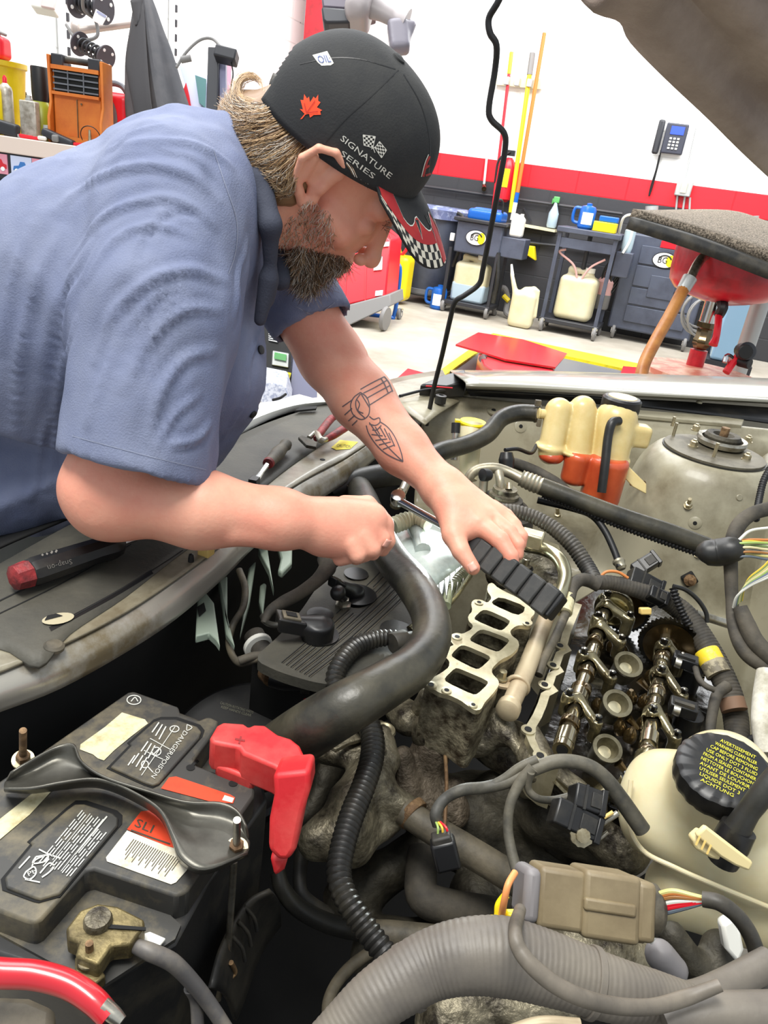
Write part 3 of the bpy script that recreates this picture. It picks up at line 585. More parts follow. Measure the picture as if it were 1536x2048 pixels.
g = G(); g.lathe(pa(pC[2] - .02), Z, [(.035, 0), (.055, .03), (.055, .06), (.048, .07), (.048, .12), (.058, .13), (.058, .16)], 8); g.build('brass_valve', 'bronze', t)
g = G(); g.lathe(pa(pD_[2] - .04), Z, [(.05, 0), (.05, pC[2] - pD_[2] + .015)], 16); g.build('lower_collar', 'red_paint', t)
g = G(); g.tube([D(1438, 625, 4.25), D(1436, 650, 4.2), D(1432, 675, 4.2), D(1426, 690, 4.2)], [.022, .02, .02, .026], 10); g.build('valve_lever', 'red_plastic', t); g = G(); g.tube([D(1442, 600, 4.25), D(1446, 615, 4.2), D(1438, 630, 4.25)], .03, 8); g.build('lever_mount', 'ink', t)
g = G(); g.tube([D(1432, 515, 4.15), D(1410, 512, 4.08), D(1394, 530, 4.03), D(1378, 562, 4.0)], .026, 12); g.build('drain_pipe', 'steel', t)
g = G(); g.cyl(D(1380, 556, 4.0), D(1366, 580, 4.0), .04, .036, 14); g.build('hose_ferrule', 'galv', t)
g = G(); g.tube([D(1368, 576, 4.0), D(1340, 630, 3.95), D(1312, 680, 3.9), D(1286, 735, 3.85), D(1280, 790, 3.8)], .033, 14); g.build('drain_hose', 'amber_hose', t)
dz = P(1400, 800, .55); dl = D(1400, 750, 4.35)
g = G(); g.lathe((dl[0], dl[1], 0), Z, [(.3, 0), (.3, dl[2] - .03), (.33, dl[2] - .01), (.33, dl[2] + .02), (.29, dl[2] + .015), (.05, dl[2] + .03)], 48); g.build('drum', M('drum_red', (206, 120, 98), .4, rgb2=(226, 186, 160), scale=9, lo=.45, hi=.6), t)
g = G(); g.lathe(pa(pD_[2] - .06), Z, [(.12, -.02), (.13, 0), (.05, .02)], 24); g.build('drum_flange', 'red_paint', t)
g = G(); g.tube([D(1452, 745, 4.2), D(1470, 720, 4.2), D(1482, 708, 4.2)], .022, 8); g.build('regulator_pipe', 'red_plastic', t); g = G(); g.cyl(D(1478, 722, 4.2), D(1500, 728, 4.15), .03, seg=12); g.cyl(D(1482, 700, 4.2), D(1492, 704, 4.1), .04, seg=14); g.build('regulator', 'ink', t, bevel=.004)
g = G(); g.lathe(D(1490, 704, 4.15), CB, [(.045, -.02), (.05, 0), (.05, .03), (.04, .035)], 20); g.build('gauge', 'cart_black', t)
g = G(); g.tube([D(1470, 722, 4.2), D(1455, 712, 4.2), D(1450, 725, 4.2)], .016, 8); g.build('quick_coupling', 'chrome', t)
# foam mat
mz = [(1250, 432), (1300, 436), (1380, 452), (1536, 462), (1600, 470), (1600, 545), (1530, 522), (1400, 480), (1262, 444)]
t = thing('foam_mat', D(1420, 480, 4.0), 'dirty grey absorbent foam mat with a frayed edge lying across the red bowl', 'mat')
g = G(); dm = lambda x, y: D(x, y, 4.0)
hb = bc + Z * .1
def onz(x, y, z): return P(x, y, z)
zt = bc[2] + .1
fr_l = D(1256, 446, 3.9); fr_r = D(1536, 545, 3.7)
bk_l = D(1262, 428, 4.9); bk_r = D(1580, 470, 5.0)
g = G(); g.sheet([[fr_l, fr_l * .5 + fr_r * .5 + Z * .01, fr_r, fr_r + (fr_r - fr_l) * .3], [D(1330, 440, 4.4), D(1440, 468, 4.4), D(1560, 490, 4.4), D(1640, 520, 4.3)], [D(1300, 432, 4.9), D(1420, 436, 5.0), D(1540, 462, 5.0), D(1640, 490, 5.0)]], 6)
fm = g.build('mat_core', 'dusty_black', t, solid=.06, bevel=0)
g = G(); g.sheet([[D(1262, 427, 3.95), D(1390, 464, 3.9), D(1536, 512, 3.75), D(1640, 540, 3.7)], [D(1350, 434, 4.4), D(1440, 448, 4.4), D(1560, 470, 4.4), D(1640, 490, 4.3)], [D(1290, 428, 4.9), D(1455, 428, 5.0), D(1540, 452, 5.0), D(1640, 470, 5.0)]], 6)
g.build('sponge_layer', 'sponge', t, solid=.05)
# tote and white post on the right
b = P(1455, 735, 0); b = D(1455, 700, 6.4); b[2] = 0; t = thing('storage_tote', b, 'clear blue tote of fluid on a black stand right of the drain post', 'tote')
zc = D(1455, 650, 6.4)[2]; g = G(); g.box(L3(b, .02, 0, zc), (.15, .14, .28), A3); g.build('tote_body', M('tote_blue', (150, 188, 214), .2, coat=.5), t, bevel=.03); g = G(); g.box(L3(b, .02, .05, zc / 2 - .14), (.2, .2, zc / 2 - .14), A3); g.build('stand', 'cart_black', t); g = G(); g.box(L3(b, .02, .2, zc), (.2, .02, .34), A3); g.build('stand_back', 'cart_black', t)
b = D(1490, 700, 4.8); b[2] = 0; t = thing('white_post', b, 'white painted post at the right behind the red bowl', 'post'); g = G(); g.lathe(b, Z, [(.055, 0), (.055, 1.0)], 20); g.build('post_tube', 'galv', t); g = G(); g.lathe(b, Z, [(.12, 0), (.12, .02)], 20); g.build('foot', 'galv', t)
g = G()
for k in range(5): q = D(1402 + 3 * k, 620, 7.5); g.ring(q - Z * .02 * k, nrm(WN + CR * .15 * k), .17 + .02 * (k % 3), .012, 24, 6)
tag(g.build('coiled_cable', 'wheel_grey'), 'grey cable coiled and hanging between the cabinet and drain post', 'cable')
# red cabinet board at centre (behind the beard)
def A_(b, dx, x, y, z): n = np.array([-dx[1], dx[0], 0]); return np.array(b) + dx * x + n * y + Z * z
b = P(765, 660, 0); dx = nrm(P(765, 660, 0) - P(640, 700, 0)); dx[2] = 0
t = thing('red_cabinet', b, 'red sloped metal cabinet with white stickers on a grey wheeled base', 'cabinet')
zb = .16
pts2 = [D(x, y, 7.2) for x, y in ((640, 640), (655, 540), (700, 500), (752, 456), (780, 478), (776, 590), (700, 608))]
g = G(); bk = nrm(np.array([.2, 1, 0])); g.prism([D(x, y, 7.2) for x, y in ((600, 640), (610, 560), (660, 520), (735, 500), (755, 458), (781, 480), (772, 592), (660, 618))], bk * .5); g.build('cabinet_body', M('cab_red', (222, 14, 36), .35, coat=.2), t, bevel=.015)
for x in (692, 732): g = G(); g.prism([D(x, 520, 7.19), D(x + 2, 520, 7.19), D(x - 1, 606, 7.19), D(x - 3, 606, 7.19)], bk * .03); g.build('panel_seam', 'red_paint', t)
for (x, y, w_, h_) in ((752, 486, 26, 9), (748, 515, 16, 26), (751, 582, 14, 10), (662, 545, 20, 10)): g = G(); g.prism([D(x, y, 7.18), D(x + w_, y - w_ * .1, 7.18), D(x + w_ - 1, y + h_ - w_ * .1, 7.18), D(x - 1, y + h_, 7.18)], bk * .03); g.build('sticker', 'white_paint', t)
g = G(); g.prism([D(x, y, 7.15) for x, y in ((600, 640), (660, 620), (780, 588), (782, 612), (700, 650), (600, 680))], bk * .55); g.build('base_tray', 'wheel_grey', t, bevel=.01)
bb = D(768, 648, 7.2); bb[2] = 0; rr_ = .085
g = G(); g.lathe(bb + Z * rr_ * 1.4 - WX * .02, WX, [(rr_ * .5, 0), (rr_ * 1.3, .005), (rr_ * 1.4, .02), (rr_ * 1.3, .045), (rr_ * .5, .05)], 22); g.build('caster_wheel', 'wheel_grey', t)
b = P(790, 606, 0); t = thing('yellow_fuel_can', b, 'yellow fuel can with a red spout right of the red cabinet', 'fuel can')
sdf('body', [('+', 'b', 0, L3(b, -.02, 0, .3), (.17, .14, .26), A3, .07), ('+', 'c', .05, L3(b, -.06, 0, .5), L3(b, -.08, 0, .66), .08, .05)], .012, 'yellow_plastic', t, 2)
g = G(); g.tube([L3(b, -.06, -.02, .66), L3(b, .02, -.06, .78), L3(b, .1, -.06, .74), L3(b, .07, -.06, .62), L3(b, .02, -.06, .56)], .02, 8); g.build('spout', 'red_plastic', t)
b = P(777, 636, 0); t = thing('hand_truck', b, 'blue tubular hand truck handle between red cabinet and yellow can', 'hand truck')
g = G(); g.tube([L3(b, -.08, 0, .5), L3(b, -.02, 0, .55), L3(b, .06, 0, .5), L3(b, .06, 0, .05), L3(b, 0, -.05, .02), L3(b, -.4, -.2, .02)], .022, 10); g.build('frame', 'blue_plastic', t); caster(L3(b, .1, .05, 0), .06, t)
# battery tester stand seen under the arm
b = D(590, 760, 3.6); b[2] = 0; dn = nrm(np.array([b[0], b[1], 0])); dr = np.array([dn[1], -dn[0], 0])
t = thing('battery_tester', b, 'black battery tester stand with gauge and lettering seen under the arm', 'tester')
def Bq(*pts, dep=3.6): return [D(x, y, dep) for x, y in pts]
g = G(); g.prism(Bq((528, 640), (584, 655), (588, 700), (580, 790), (520, 790)), dn * .3); fz = g.build('front_panel', 'ink', t)
g = G(); g.prism(Bq((584, 655), (636, 700), (634, 806), (580, 810)), dn * .3); g.build('side_panel', M('panel_lav', (128, 130, 158), .4), t)
g = G(); g.prism(Bq((545, 702), (578, 708), (577, 736), (543, 730), dep=3.58), dn * .02); g.build('meter_box', 'galv', t, bevel=.004)
g = G(); g.prism(Bq((549, 706), (573, 711), (572, 722), (548, 717), dep=3.56), dn * .02); g.build('meter_dial', 'pale_green', t)
g = G(); g.prism(Bq((540, 738), (582, 748), (578, 762), (560, 756), (541, 752), dep=3.57), dn * .02); g.build('sign', 'yellow_paint', t)
g = G(); flat_text('INTERSTATE', D(542, 748, 3.55), D(580, 757, 3.55) - D(542, 748, 3.55), D(542, 741, 3.55) - D(542, 748, 3.55), g); flat_text('BATTERIES', D(552, 755, 3.55), D(578, 760, 3.55) - D(552, 755, 3.55), D(552, 750, 3.55) - D(552, 755, 3.55), g); g.build('sign_lettering', 'ink', t)
g = G()
for k in range(9):
    a = k * math.pi / 4.5; c = np.array([574., 675.]); p = c + 7 * np.array([math.cos(a), math.sin(a)]); g.box(D(p[0], p[1], 3.58), (.004, .004, .004), (CR, CU, CB))
for k in range(7): g.prism(Bq((537, 655 + 4 * k), (556, 659 + 4 * k), (556, 660.5 + 4 * k), (537, 656.5 + 4 * k), dep=3.58), dn * .005)
g.build('panel_markings', 'white_paint', t)
t = thing('stone_box', D(550, 790, 3.3), 'speckled white box with black cable in front of the tester stand', 'box')
g = G(); g.prism([D(x, y, 3.3) for x, y in ((522, 760), (572, 770), (583, 812), (536, 830), (518, 800))], dn * .25); g.build('box_body', M('speckle', (210, 212, 222), .5, rgb2=(150, 156, 180), scale=60, lo=.45, hi=.6), t, bevel=.008)
g = G(); g.tube([D(572, 788, 3.27), D(560, 796, 3.25), D(545, 800, 3.26)], .006, 6); g.build('cable', 'ink', t)
# ================= left side: tool chest, wall gear =================
def Cq(x, y, dp): return D(x, y, dp)
DT = 3.2
tx = nrm(D(230, 291, DT) - D(0, 284, DT)); tx[2] = 0; tx = nrm(tx); ty = np.array([-tx[1], tx[0], 0]); T3 = (tx, ty, Z)
t0 = D(110, 300, DT)                                   # front edge of the chest top
def TL(x, y, z): return t0 + tx * x + ty * y + Z * z
def tp(px, y):                                        # point above the chest top where the picture column px is, y metres back
    o = t0 + ty * y; r = ray(px, 285); n = ty; k = (o - EYE).dot(n) / n.dot(r); return (EYE + r * k - t0).dot(tx)
ztop = .0
t = thing('tool_chest', (t0[0], t0[1], 0), 'red and black tool chest with a pale worktop behind the mechanic', 'tool chest')
g = G(); g.box(TL(0, .28, -.005), (.62, .30, .033), T3); g.build('worktop', M('worktop', (226, 208, 196), .5), t, bevel=.004)
zf = t0[2] - .04
g = G(); g.box(TL(0, .3, -.04 - zf / 2 + .05), (.58, .27, zf / 2 - .05), T3); g.build('chest_body', 'cart_black', t)
for k, (z0, z1, mt) in enumerate(((-.20, -.16, 'red_steel'), (-.25, -.21, 'red_steel'), (-.42, -.28, 'cart_black'), (-.62, -.44, 'red_steel'))):
    g = G(); g.box(TL(0, .02, (z0 + z1) / 2), (.57, .018, (z1 - z0) / 2), T3); dr_ = g.build('drawer', mt, t, bevel=.006)
    g = G(); g.box(TL(0, -.005, z1 - .012), (.56, .01, .006), T3); g.build('drawer_pull', 'chrome', dr_)
def strip(x0, x1, z0, z1, mt, nm='picture', y=-.002, par=t): g = G(); g.box(TL((x0 + x1) / 2, y, (z0 + z1) / 2), ((x1 - x0) / 2, .004, (z1 - z0) / 2), T3); return g.build(nm, mt, par)
M('pic_blue', (60, 120, 190), .4); M('pic_pink', (226, 150, 170), .4); M('pic_pale', (206, 214, 240), .4)
strip(-.3, .3, -.145, -.04, 'cart_black', 'picture_band', 0)
pics = ((-.285, -.205, 'pic_pink', 'red_steel'), (-.19, -.1, 'pic_pale', 'pic_blue'), (-.098, -.005, 'pic_pink', 'red_plastic'), (-.003, .09, 'pic_pale', 'panel_lav'))
for x0, x1, m1, m2 in pics:
    pc = strip(x0, x1, -.125, -.045, m1, 'car_picture', -.006)
    x = (x0 + x1) / 2; g = G(); g.prism([TL(x + a * .036, -.012, -.09 + b_ * .04) for a, b_ in ((-1, -.3), (-.9, .1), (-.3, .2), (-.1, .6), (.4, .6), (.6, .2), (1, .1), (1, -.3))], ty * .003); g.build('painted_car', m2, pc)
    for s in (-.02, .02): g = G(); g.cyl(TL(x + s, -.014, -.104), TL(x + s, -.011, -.104), .009, seg=12); g.build('painted_wheel', 'white_paint', pc)
TZ = .028
# heater
xh = tp(163, .1); hw = .105; t = thing('heater', TL(xh, .1, TZ), 'orange box heater with black grille and handle on the tool chest', 'heater')
hz = .335
M('heater_orange', (214, 122, 42), .5, rgb2=(196, 98, 30), scale=9, lo=.4, hi=.7)
g = G(); g.box(TL(xh, .12, TZ + .15), (hw - .004, .05, .147), T3); g.build('body', 'heater_orange', t, bevel=.004)
for s in (-1, 1):
    g = G(); g.prism([TL(xh + s * hw, .03, TZ), TL(xh + s * hw, .03, TZ + .1), TL(xh + s * hw, .06, TZ + .16), TL(xh + s * hw, .05, TZ + .335), TL(xh + s * hw, .17, TZ + .335), TL(xh + s * hw, .18, TZ)], tx * .012 * s); g.build('side_plate', 'heater_orange', t, bevel=.003)
    g = G(); g.box(TL(xh + s * (hw - .028), .09, TZ + .318), (.026, .03, .024), T3); g.build('handle_end', 'cart_black', t, bevel=.005)
g = G(); g.cyl(TL(xh - .06, .09, TZ + .325), TL(xh + .06, .09, TZ + .325), .013, seg=14); g.build('handle', 'dusty_black', t)
g = G(); g.box(TL(xh, .068, TZ + .243), (hw - .012, .004, .045), T3); g.build('grille_opening', 'pit_black', t)
for k in range(4): g = G(); g.box(TL(xh, .06, TZ + .21 + .022 * k), (hw - .01, .004, .003), T3); g.build('grille_bar', 'grey_steel', t)
for s in (-.032, .034): g = G(); g.box(TL(xh + s, .058, TZ + .243), (.002, .004, .045), T3); g.build('grille_bar', 'grey_steel', t)
for y_, z_, h_ in ((.062, .195, .006), (.062, .292, .008), (.05, .02, .012)): g = G(); g.box(TL(xh, y_, TZ + z_), (hw - .005, .015, h_), T3); g.build('front_rail', 'heater_orange', t)
g = G(); g.box(TL(xh, .067, TZ + .1), (.0015, .003, .08), T3); g.cyl(TL(xh + .02, .066, TZ + .165), TL(xh + .02, .06, TZ + .165), .004, seg=8); g.build('panel_seam', 'bronze', t)
# cans & bottles
def can(px, yb, r, h_, mat, label, name='spray_can', cat='can', capm=None, nz=.5):
    q = TL(tp(px, yb), yb, TZ); t = thing(name, q, label, cat); g = G(); g.lathe(q, Z, [(r * .95, 0), (r, .005), (r, h_ * .86), (r * .85, h_ * .93), (r * nz, h_)], 22); g.build('can_body', mat, t)
    if capm: g = G(); g.lathe(q + Z * h_, Z, [(r * nz * .95, 0), (r * nz * .9, .02), (r * .12, .03)], 14); g.build('nozzle_cap', capm, t)
    return t
M('can_grey', (190, 184, 172), .35, .3, rgb2=(140, 132, 118), scale=22); M('amber_plastic', (212, 186, 26), .3, rgb2=(190, 150, 20), scale=7, lo=.4, hi=.7); M('olive', (150, 158, 40), .35)
can(18, .1, .029, .205, 'can_grey', 'grey spray can with a small red nozzle at the chest left edge', capm='red_plastic', nz=.35)
can(-4, .06, .028, .19, 'yellow_plastic', 'yellow spray can cut by the left frame edge', capm='white_plastic')
q = TL(tp(63, .08), .08, TZ); t = thing('metal_tin', q, 'square dented metal tin with screw cap before the black aerosol', 'tin'); g = G(); g.box(q + Z * .075, (.036, .022, .075), T3); g.build('tin_body', 'can_grey', t, bevel=.006); g = G(); g.lathe(q + Z * .15, Z, [(.016, 0), (.016, .008), (.011, .009), (.011, .02), (.002, .021)], 14); g.build('screw_cap', 'galv', t)
q = TL(tp(86, .16), .16, TZ); t = thing('aerosol', q, 'wide yellow-green aerosol with a tall black cap on the chest', 'can'); g = G(); g.lathe(q, Z, [(.048, 0), (.05, .004), (.05, .13), (.036, .15), (.034, .155)], 22); g.build('can_body', 'olive', t); g = G(); g.lathe(q + Z * .155, Z, [(.034, 0), (.036, .04), (.036, .13), (.034, .135)], 22); g.build('black_cap', 'ink', t)
q = TL(tp(108, .2), .2, TZ); t = thing('glass_jar', q, 'dark glass jar standing between black-capped aerosol and heater', 'jar'); g = G(); g.lathe(q, Z, [(.03, 0), (.032, .004), (.032, .15), (.024, .17), (.024, .185)], 18); g.build('jar_body', 'dusty_black', t); g = G(); g.lathe(q + Z * .185, Z, [(.026, 0), (.026, .012), (.002, .013)], 18); g.build('jar_lid', 'galv', t)
q = TL(tp(96, .05), .05, TZ); t = thing('small_bottle', q, 'small squat yellow jar with a metal lid beside the heater', 'jar'); g = G(); g.lathe(q, Z, [(.018, 0), (.02, .004), (.02, .04), (.014, .05)], 16); g.build('jar_body', 'olive', t); g = G(); g.lathe(q + Z * .05, Z, [(.016, 0), (.016, .014), (.002, .015)], 16); g.build('jar_lid', 'galv', t)
q = TL(tp(8, .25), .25, TZ); t = thing('parts_bucket', q, 'translucent yellow bucket behind the spray cans', 'bucket'); g = G(); g.lathe(q, Z, [(.085, 0), (.09, .004), (.11, .27), (.118, .275), (.118, .295), (.108, .295)], 30); g.build('bucket_body', 'amber_plastic', t)
t = thing('red_bottle', q + Z * .3, 'red plastic jug with grey lid sitting on the yellow bucket', 'jug'); sdf('body', [('+', 'b', 0, q + Z * .345 - tx * .02, (.065, .05, .045), T3, .02), ('+', 'b', .015, q + Z * .4 - tx * .05, (.05, .045, .04), (nrm(tx - Z * .5), ty, nrm(Z + tx * .5)), .02)], .006, 'red_plastic', t, 2)
g = G(); g.beam(q + Z * .445 - tx * .09, q + Z * .40 + tx * .03, .08, .012); g.build('lid', 'wheel_grey', t, bevel=.004)
q = TL(tp(57, .3), .3, TZ); t = thing('oil_cup', q, 'small brown oil cup behind the tin on the chest', 'cup'); g = G(); g.lathe(q, Z, [(.03, 0), (.034, .12), (.03, .15), (.012, .165), (.004, .19)], 16); g.build('cup_body', 'bronze', t)
# hand tools on the chest
def slab(px, yb, l, w_, h_, mat, label, cat, name, ang=0, r=.012):
    q = TL(tp(px, yb), yb, TZ + h_ / 2 + .002); a = nrm(tx * math.cos(ang) + Z * math.sin(ang)); t = thing(name, q - Z * h_ / 2, label, cat); sdf('tool_body', [('+', 'b', 0, q, (l / 2, w_ / 2, h_ / 2), (a, ty, np.cross(a, ty)), r)], .004, mat, t, 1); return t
slab(14, .02, .11, .05, .055, 'cart_black', 'dark grey power tool grip at the left end of the chest', 'tool', 'power_tool', -.15)
slab(118, .02, .14, .05, .035, 'cart_black', 'long charcoal scraper handle lying before the heater', 'tool', 'scraper', -.28)
slab(112, -.0, .03, .03, .03, 'wheel_grey', 'short grey rubber plug on the chest front edge', 'plug', 'rubber_plug', 0, .008)
t = slab(85, .0, .04, .02, .018, 'white_plastic', 'white oval cap lying between the small hand tools', 'cap', 'plastic_cap', 0, .008)
for a, b_, lb in (((40, 268), (66, 264), 'red pliers handle near the power tool'), ((42, 273), (92, 275), 'long red handle lying on the chest front edge'), ((125, 275), (165, 278), 'red open wrench at the foot of the charcoal scraper')):
    q0 = TL(tp(a[0], .01), .01, TZ + .008 + .001 * (270 - a[1])); q1 = TL(tp(b_[0], .01), .01, TZ + .008); t = thing('pliers', q0, lb, 'pliers', 'small red tools'); g = G(); g.cyl(q0, q1, .007, seg=8); g.build('red_handle', 'red_plastic', t); g = G(); g.cyl(q0 - tx * .012, q0 - tx * .001, .004, seg=8); g.build('metal_jaw', 'galv', t)
q = TL(tp(180, .03), .03, TZ); t = thing('clamp_light', q, 'small brass-based light with a thin wire loop before the heater', 'lamp'); g = G(); g.lathe(q, Z, [(.03, 0), (.03, .004), (.008, .015), (.005, .07), (.001, .07)], 18); g.build('base', 'zinc', t); g = G(); g.ring(q + Z * .045 + tx * .003, nrm(ty + Z * .35), .042, .002, 30, 6); g.build('wire_loop', 'ink', t)
q = TL(tp(232, .3), .3, TZ); t = thing('gas_can', q, 'red and grey jug with a loop handle right of the heater', 'fuel can')
sdf('body', [('+', 'b', 0, q + Z * .12, (.075, .05, .12), T3, .03)], .006, 'red_plastic', t, 2); g = G(); g.lathe(q + Z * .13 - tx * .035 - ty * .052, ty, [(.06, 0), (.06, .004), (.05, .006)], 28, sy=1.6); g.build('grey_panel', 'grey_steel', t)
g = G(); g.tube([q + Z * .22 - tx * .05, q + Z * .27 - tx * .03, q + Z * .27 + tx * .03, q + Z * .22 + tx * .07], .013, 10); g.build('handle', 'grey_steel', t)
# wall gear: shelf standards, reels, coat, box
wl = lambda x, y, off=0: EYE + ray(x, y) * (((corner - EYE).dot(WX) + off) / WX.dot(ray(x, y)))
dws = pix(wl(125, 100))[2]
def stand(x, w_, lb):
    a = wl(x, -60, .03); b_ = a.copy(); b_[2] = .4; t = thing('shelf_standard', b_, lb, 'shelf standard', 'slotted wall standards'); g = G(); g.beam(b_, a, w_, .03, WX); g.build('rail', 'white_paint', t)
    zz = np.arange(1.6, a[2], .12)
    for z in zz[:40]: g = G(); g.box((a[0] + WX[0] * .02, a[1] + WX[1] * .02, z), (.006, .012, .03), (WX, WN, Z)); g.build('slot', 'cart_black', t)
stand(128, .16, 'white slotted shelf standard left of the hanging reels'); stand(350, .13, 'white slotted shelf standard right of the dark coat')
t = thing('junction_box', D(96, 5, 4.4), 'white electrical junction box at the top left wall edge', 'electrical box'); g = G(); g.box(D(96, -8, 4.4), (.07, .04, .1), (nrm(CR - CU * .2), CB, nrm(CU + CR * .2))); g.build('box_body', 'white_plastic', t, bevel=.01); g = G(); g.box(D(99, 0, 4.34), (.04, .01, .05), (nrm(CR - CU * .2), CB, nrm(CU + CR * .2))); g.build('cover', M('pinkish', (212, 190, 186), .5), t, bevel=.005)
# reels
def reel(c1, c2, rpx, dep, lb):
    a = D(*c1, dep); b_ = D(*c2, dep - .05); ax = nrm(b_ - a); r = rpx * dep / F; t = thing('cord_reel', a, lb, 'reel', 'black wire reels on the wall arm')
    for q in (a, b_):
        g = G(); g.lathe(q - ax * .004, ax, [(r * .18, 0), (r, 0), (r, .008), (r * .18, .008)], 36); fl_ = g.build('flange', M('reel_grey', (74, 70, 76), .5), t)
        e1, e2, _ = basis(ax)
        for k in range(4): A = k * math.pi / 2 + .6; g = G(); g.lathe(q + (e1 * math.cos(A) + e2 * math.sin(A)) * r * .68 - ax * .007, ax, [(.001, 0), (r * .13, .0), (r * .13, .014), (.001, .014)], 12); g.build('flange_hole', 'white_wall', fl_)
    g = G(); g.tube([a, b_], r * .22, 18, 0); g.build('hub', 'ink', t)
    g = G()
    for k in range(5): g.ring(a + (b_ - a) * (k + .7) / 6, ax, r * .55, r * .1, 28, 8)
    g.build('wound_cord', 'cart_black', t)
reel((155, 5), (208, 18), 27, 3.5, 'upper black cord reel with a paper tag on the wall arm'); reel((160, 88), (212, 115), 22, 3.5, 'lower tilted black cord reel behind the heater')
t = thing('paper_tag', D(200, 35, 3.35), 'white paper tag with purple stripe on the upper reel', 'tag'); g = G(); g.prism([D(x, y, 3.35) for x, y in ((192, 18), (214, 32), (204, 50), (184, 40))], CB * -.004); g.build('tag_paper', 'white_paint', t); g = G(); g.prism([D(x, y, 3.345) for x, y in ((195, 21), (213, 32), (211, 36), (193, 25))], CB * .002); g.build('stripe', 'panel_lav', t)
t = thing('reel_bracket', D(160, 62, 3.6), 'pale metal arm reaching right from the wall to the coat', 'bracket'); g = G(); g.cyl(D(155, 62, 3.6), D(272, 46, 3.6), .017, seg=14); g.build('arm_tube', M('arm_tan', (190, 178, 170), .4, .3), t); g = G(); g.lathe(D(152, 62, 3.6), nrm(CR), [(.04, -.01), (.045, 0), (.03, .02)], 18); g.build('arm_mount', 'arm_tan', t)
g = G(); g.tube([D(133, 50, 3.6), D(150, 75, 3.55), D(175, 80, 3.5), D(195, 70, 3.5), D(190, 40, 3.5), D(168, 20, 3.45), D(165, -10, 3.4)], .008, 8); tag(g.build('loose_cord', 'wheel_grey'), 'grey cord looping between the wall reels', 'cord')
# coat
t = thing('hanging_coat', D(300, 160, 3.3), 'long dark grey coat hanging by its collar beside the shelf standard', 'coat')
M('coat_cloth', (70, 70, 74), .85, rgb2=(92, 90, 92), scale=5, lo=.4, hi=.7)
rows = []
for y, xl, xr in ((-10, 272, 300), (20, 268, 312), (60, 262, 326), (110, 254, 345), (160, 252, 360), (210, 252, 376), (260, 256, 392), (320, 260, 410)):
    r_ = []
    for k in range(9):
        s = k / 8; r_.append(D(xl + (xr - xl) * s, y, 3.3 - .09 * math.sin(math.pi * s) - .02 * math.sin(s * 14 + y * .004)))
    rows.append(r_)
g = G(); g.sheet(rows, 3); g.build('coat_body', 'coat_cloth', t, solid=.012)
g = G(); g.sheet([[D(280, 0, 3.22), D(262, 70, 3.2), D(252, 130, 3.18), D(260, 132, 3.18)], [D(284, 2, 3.2), D(275, 80, 3.17), D(268, 180, 3.14), D(278, 262, 3.14)], [D(288, 4, 3.2), D(292, 90, 3.16), D(300, 190, 3.13), D(312, 268, 3.14)]], 4); g.build('sleeve', M('coat_dark', (56, 54, 56), .85), t, solid=.01)
g = G(); g.sheet([[D(262, 2, 3.24), D(276, -4, 3.2), D(292, -8, 3.2)], [D(266, 22, 3.22), D(276, 36, 3.18), D(286, 20, 3.2)], [D(270, 46, 3.22), D(273, 52, 3.18), D(279, 40, 3.2)]], 4); g.build('collar', 'coat_dark', t, solid=.008)
# lamp at the upper left, posters
t = thing('work_light', D(445, 115, 2.9), 'black clamp work light with a curved arm and grey post', 'lamp')
g = G(); g.box(D(453, 112, 2.9), (.043, .03, .022), (nrm(CR - CU * .25), CB, nrm(CU + CR * .25))); g.build('lamp_head', 'cart_black', t, bevel=.006)
g = G(); g.box(D(427, 175, 2.95), (.022, .02, .15), (nrm(CR - CU * .03), CB, nrm(CU + CR * .03))); g.build('post', 'cart_black', t, bevel=.003); g = G(); g.box(D(447, 185, 2.97), (.012, .015, .13), (CR, CB, CU)); g.build('post_face', 'panel_lav', t)
g = G(); g.tube([D(353, 135, 3), D(372, 105, 3), D(400, 80, 3), D(425, 78, 3), D(445, 98, 2.95)], .006, 8); g.build('curved_arm', 'wheel_grey', t); g = G(); g.tube([D(462, 122, 2.9), D(466, 150, 2.9), D(460, 190, 2.9), D(472, 205, 2.9)], .003, 6); g.build('power_cord', 'ink', t)
g = G(); g.cyl(D(362, 120, 3), D(382, 116, 3), .013, seg=12); g.build('clamp_knob', 'wheel_grey', t)
t = thing('leaning_poster', D(390, 180, 3.4), 'glossy poster with red and teal print leaning behind the shoulder', 'poster')
g = G(); g.prism([D(x, y, 3.4) for x, y in ((358, 130), (414, 150), (420, 250), (392, 250))], CB * -.02); g.build('poster_sheet', 'pic_pale', t)
g = G(); g.prism([D(x, y, 3.38) for x, y in ((372, 165), (378, 190), (388, 250), (376, 250), (362, 190))], CB * -.01); g.build('red_print', 'red_plastic', t); g = G(); g.prism([D(x, y, 3.38) for x, y in ((390, 150), (412, 158), (410, 215), (398, 205))], CB * -.01); g.build('teal_print', M('teal', (70, 120, 120), .4), t)
g = G(); g.prism([D(x, y, 3.5) for x, y in ((440, 120), (462, 120), (460, 215), (440, 215))], CB * -.02); g.build('pink_backing', 'pic_pink', t)
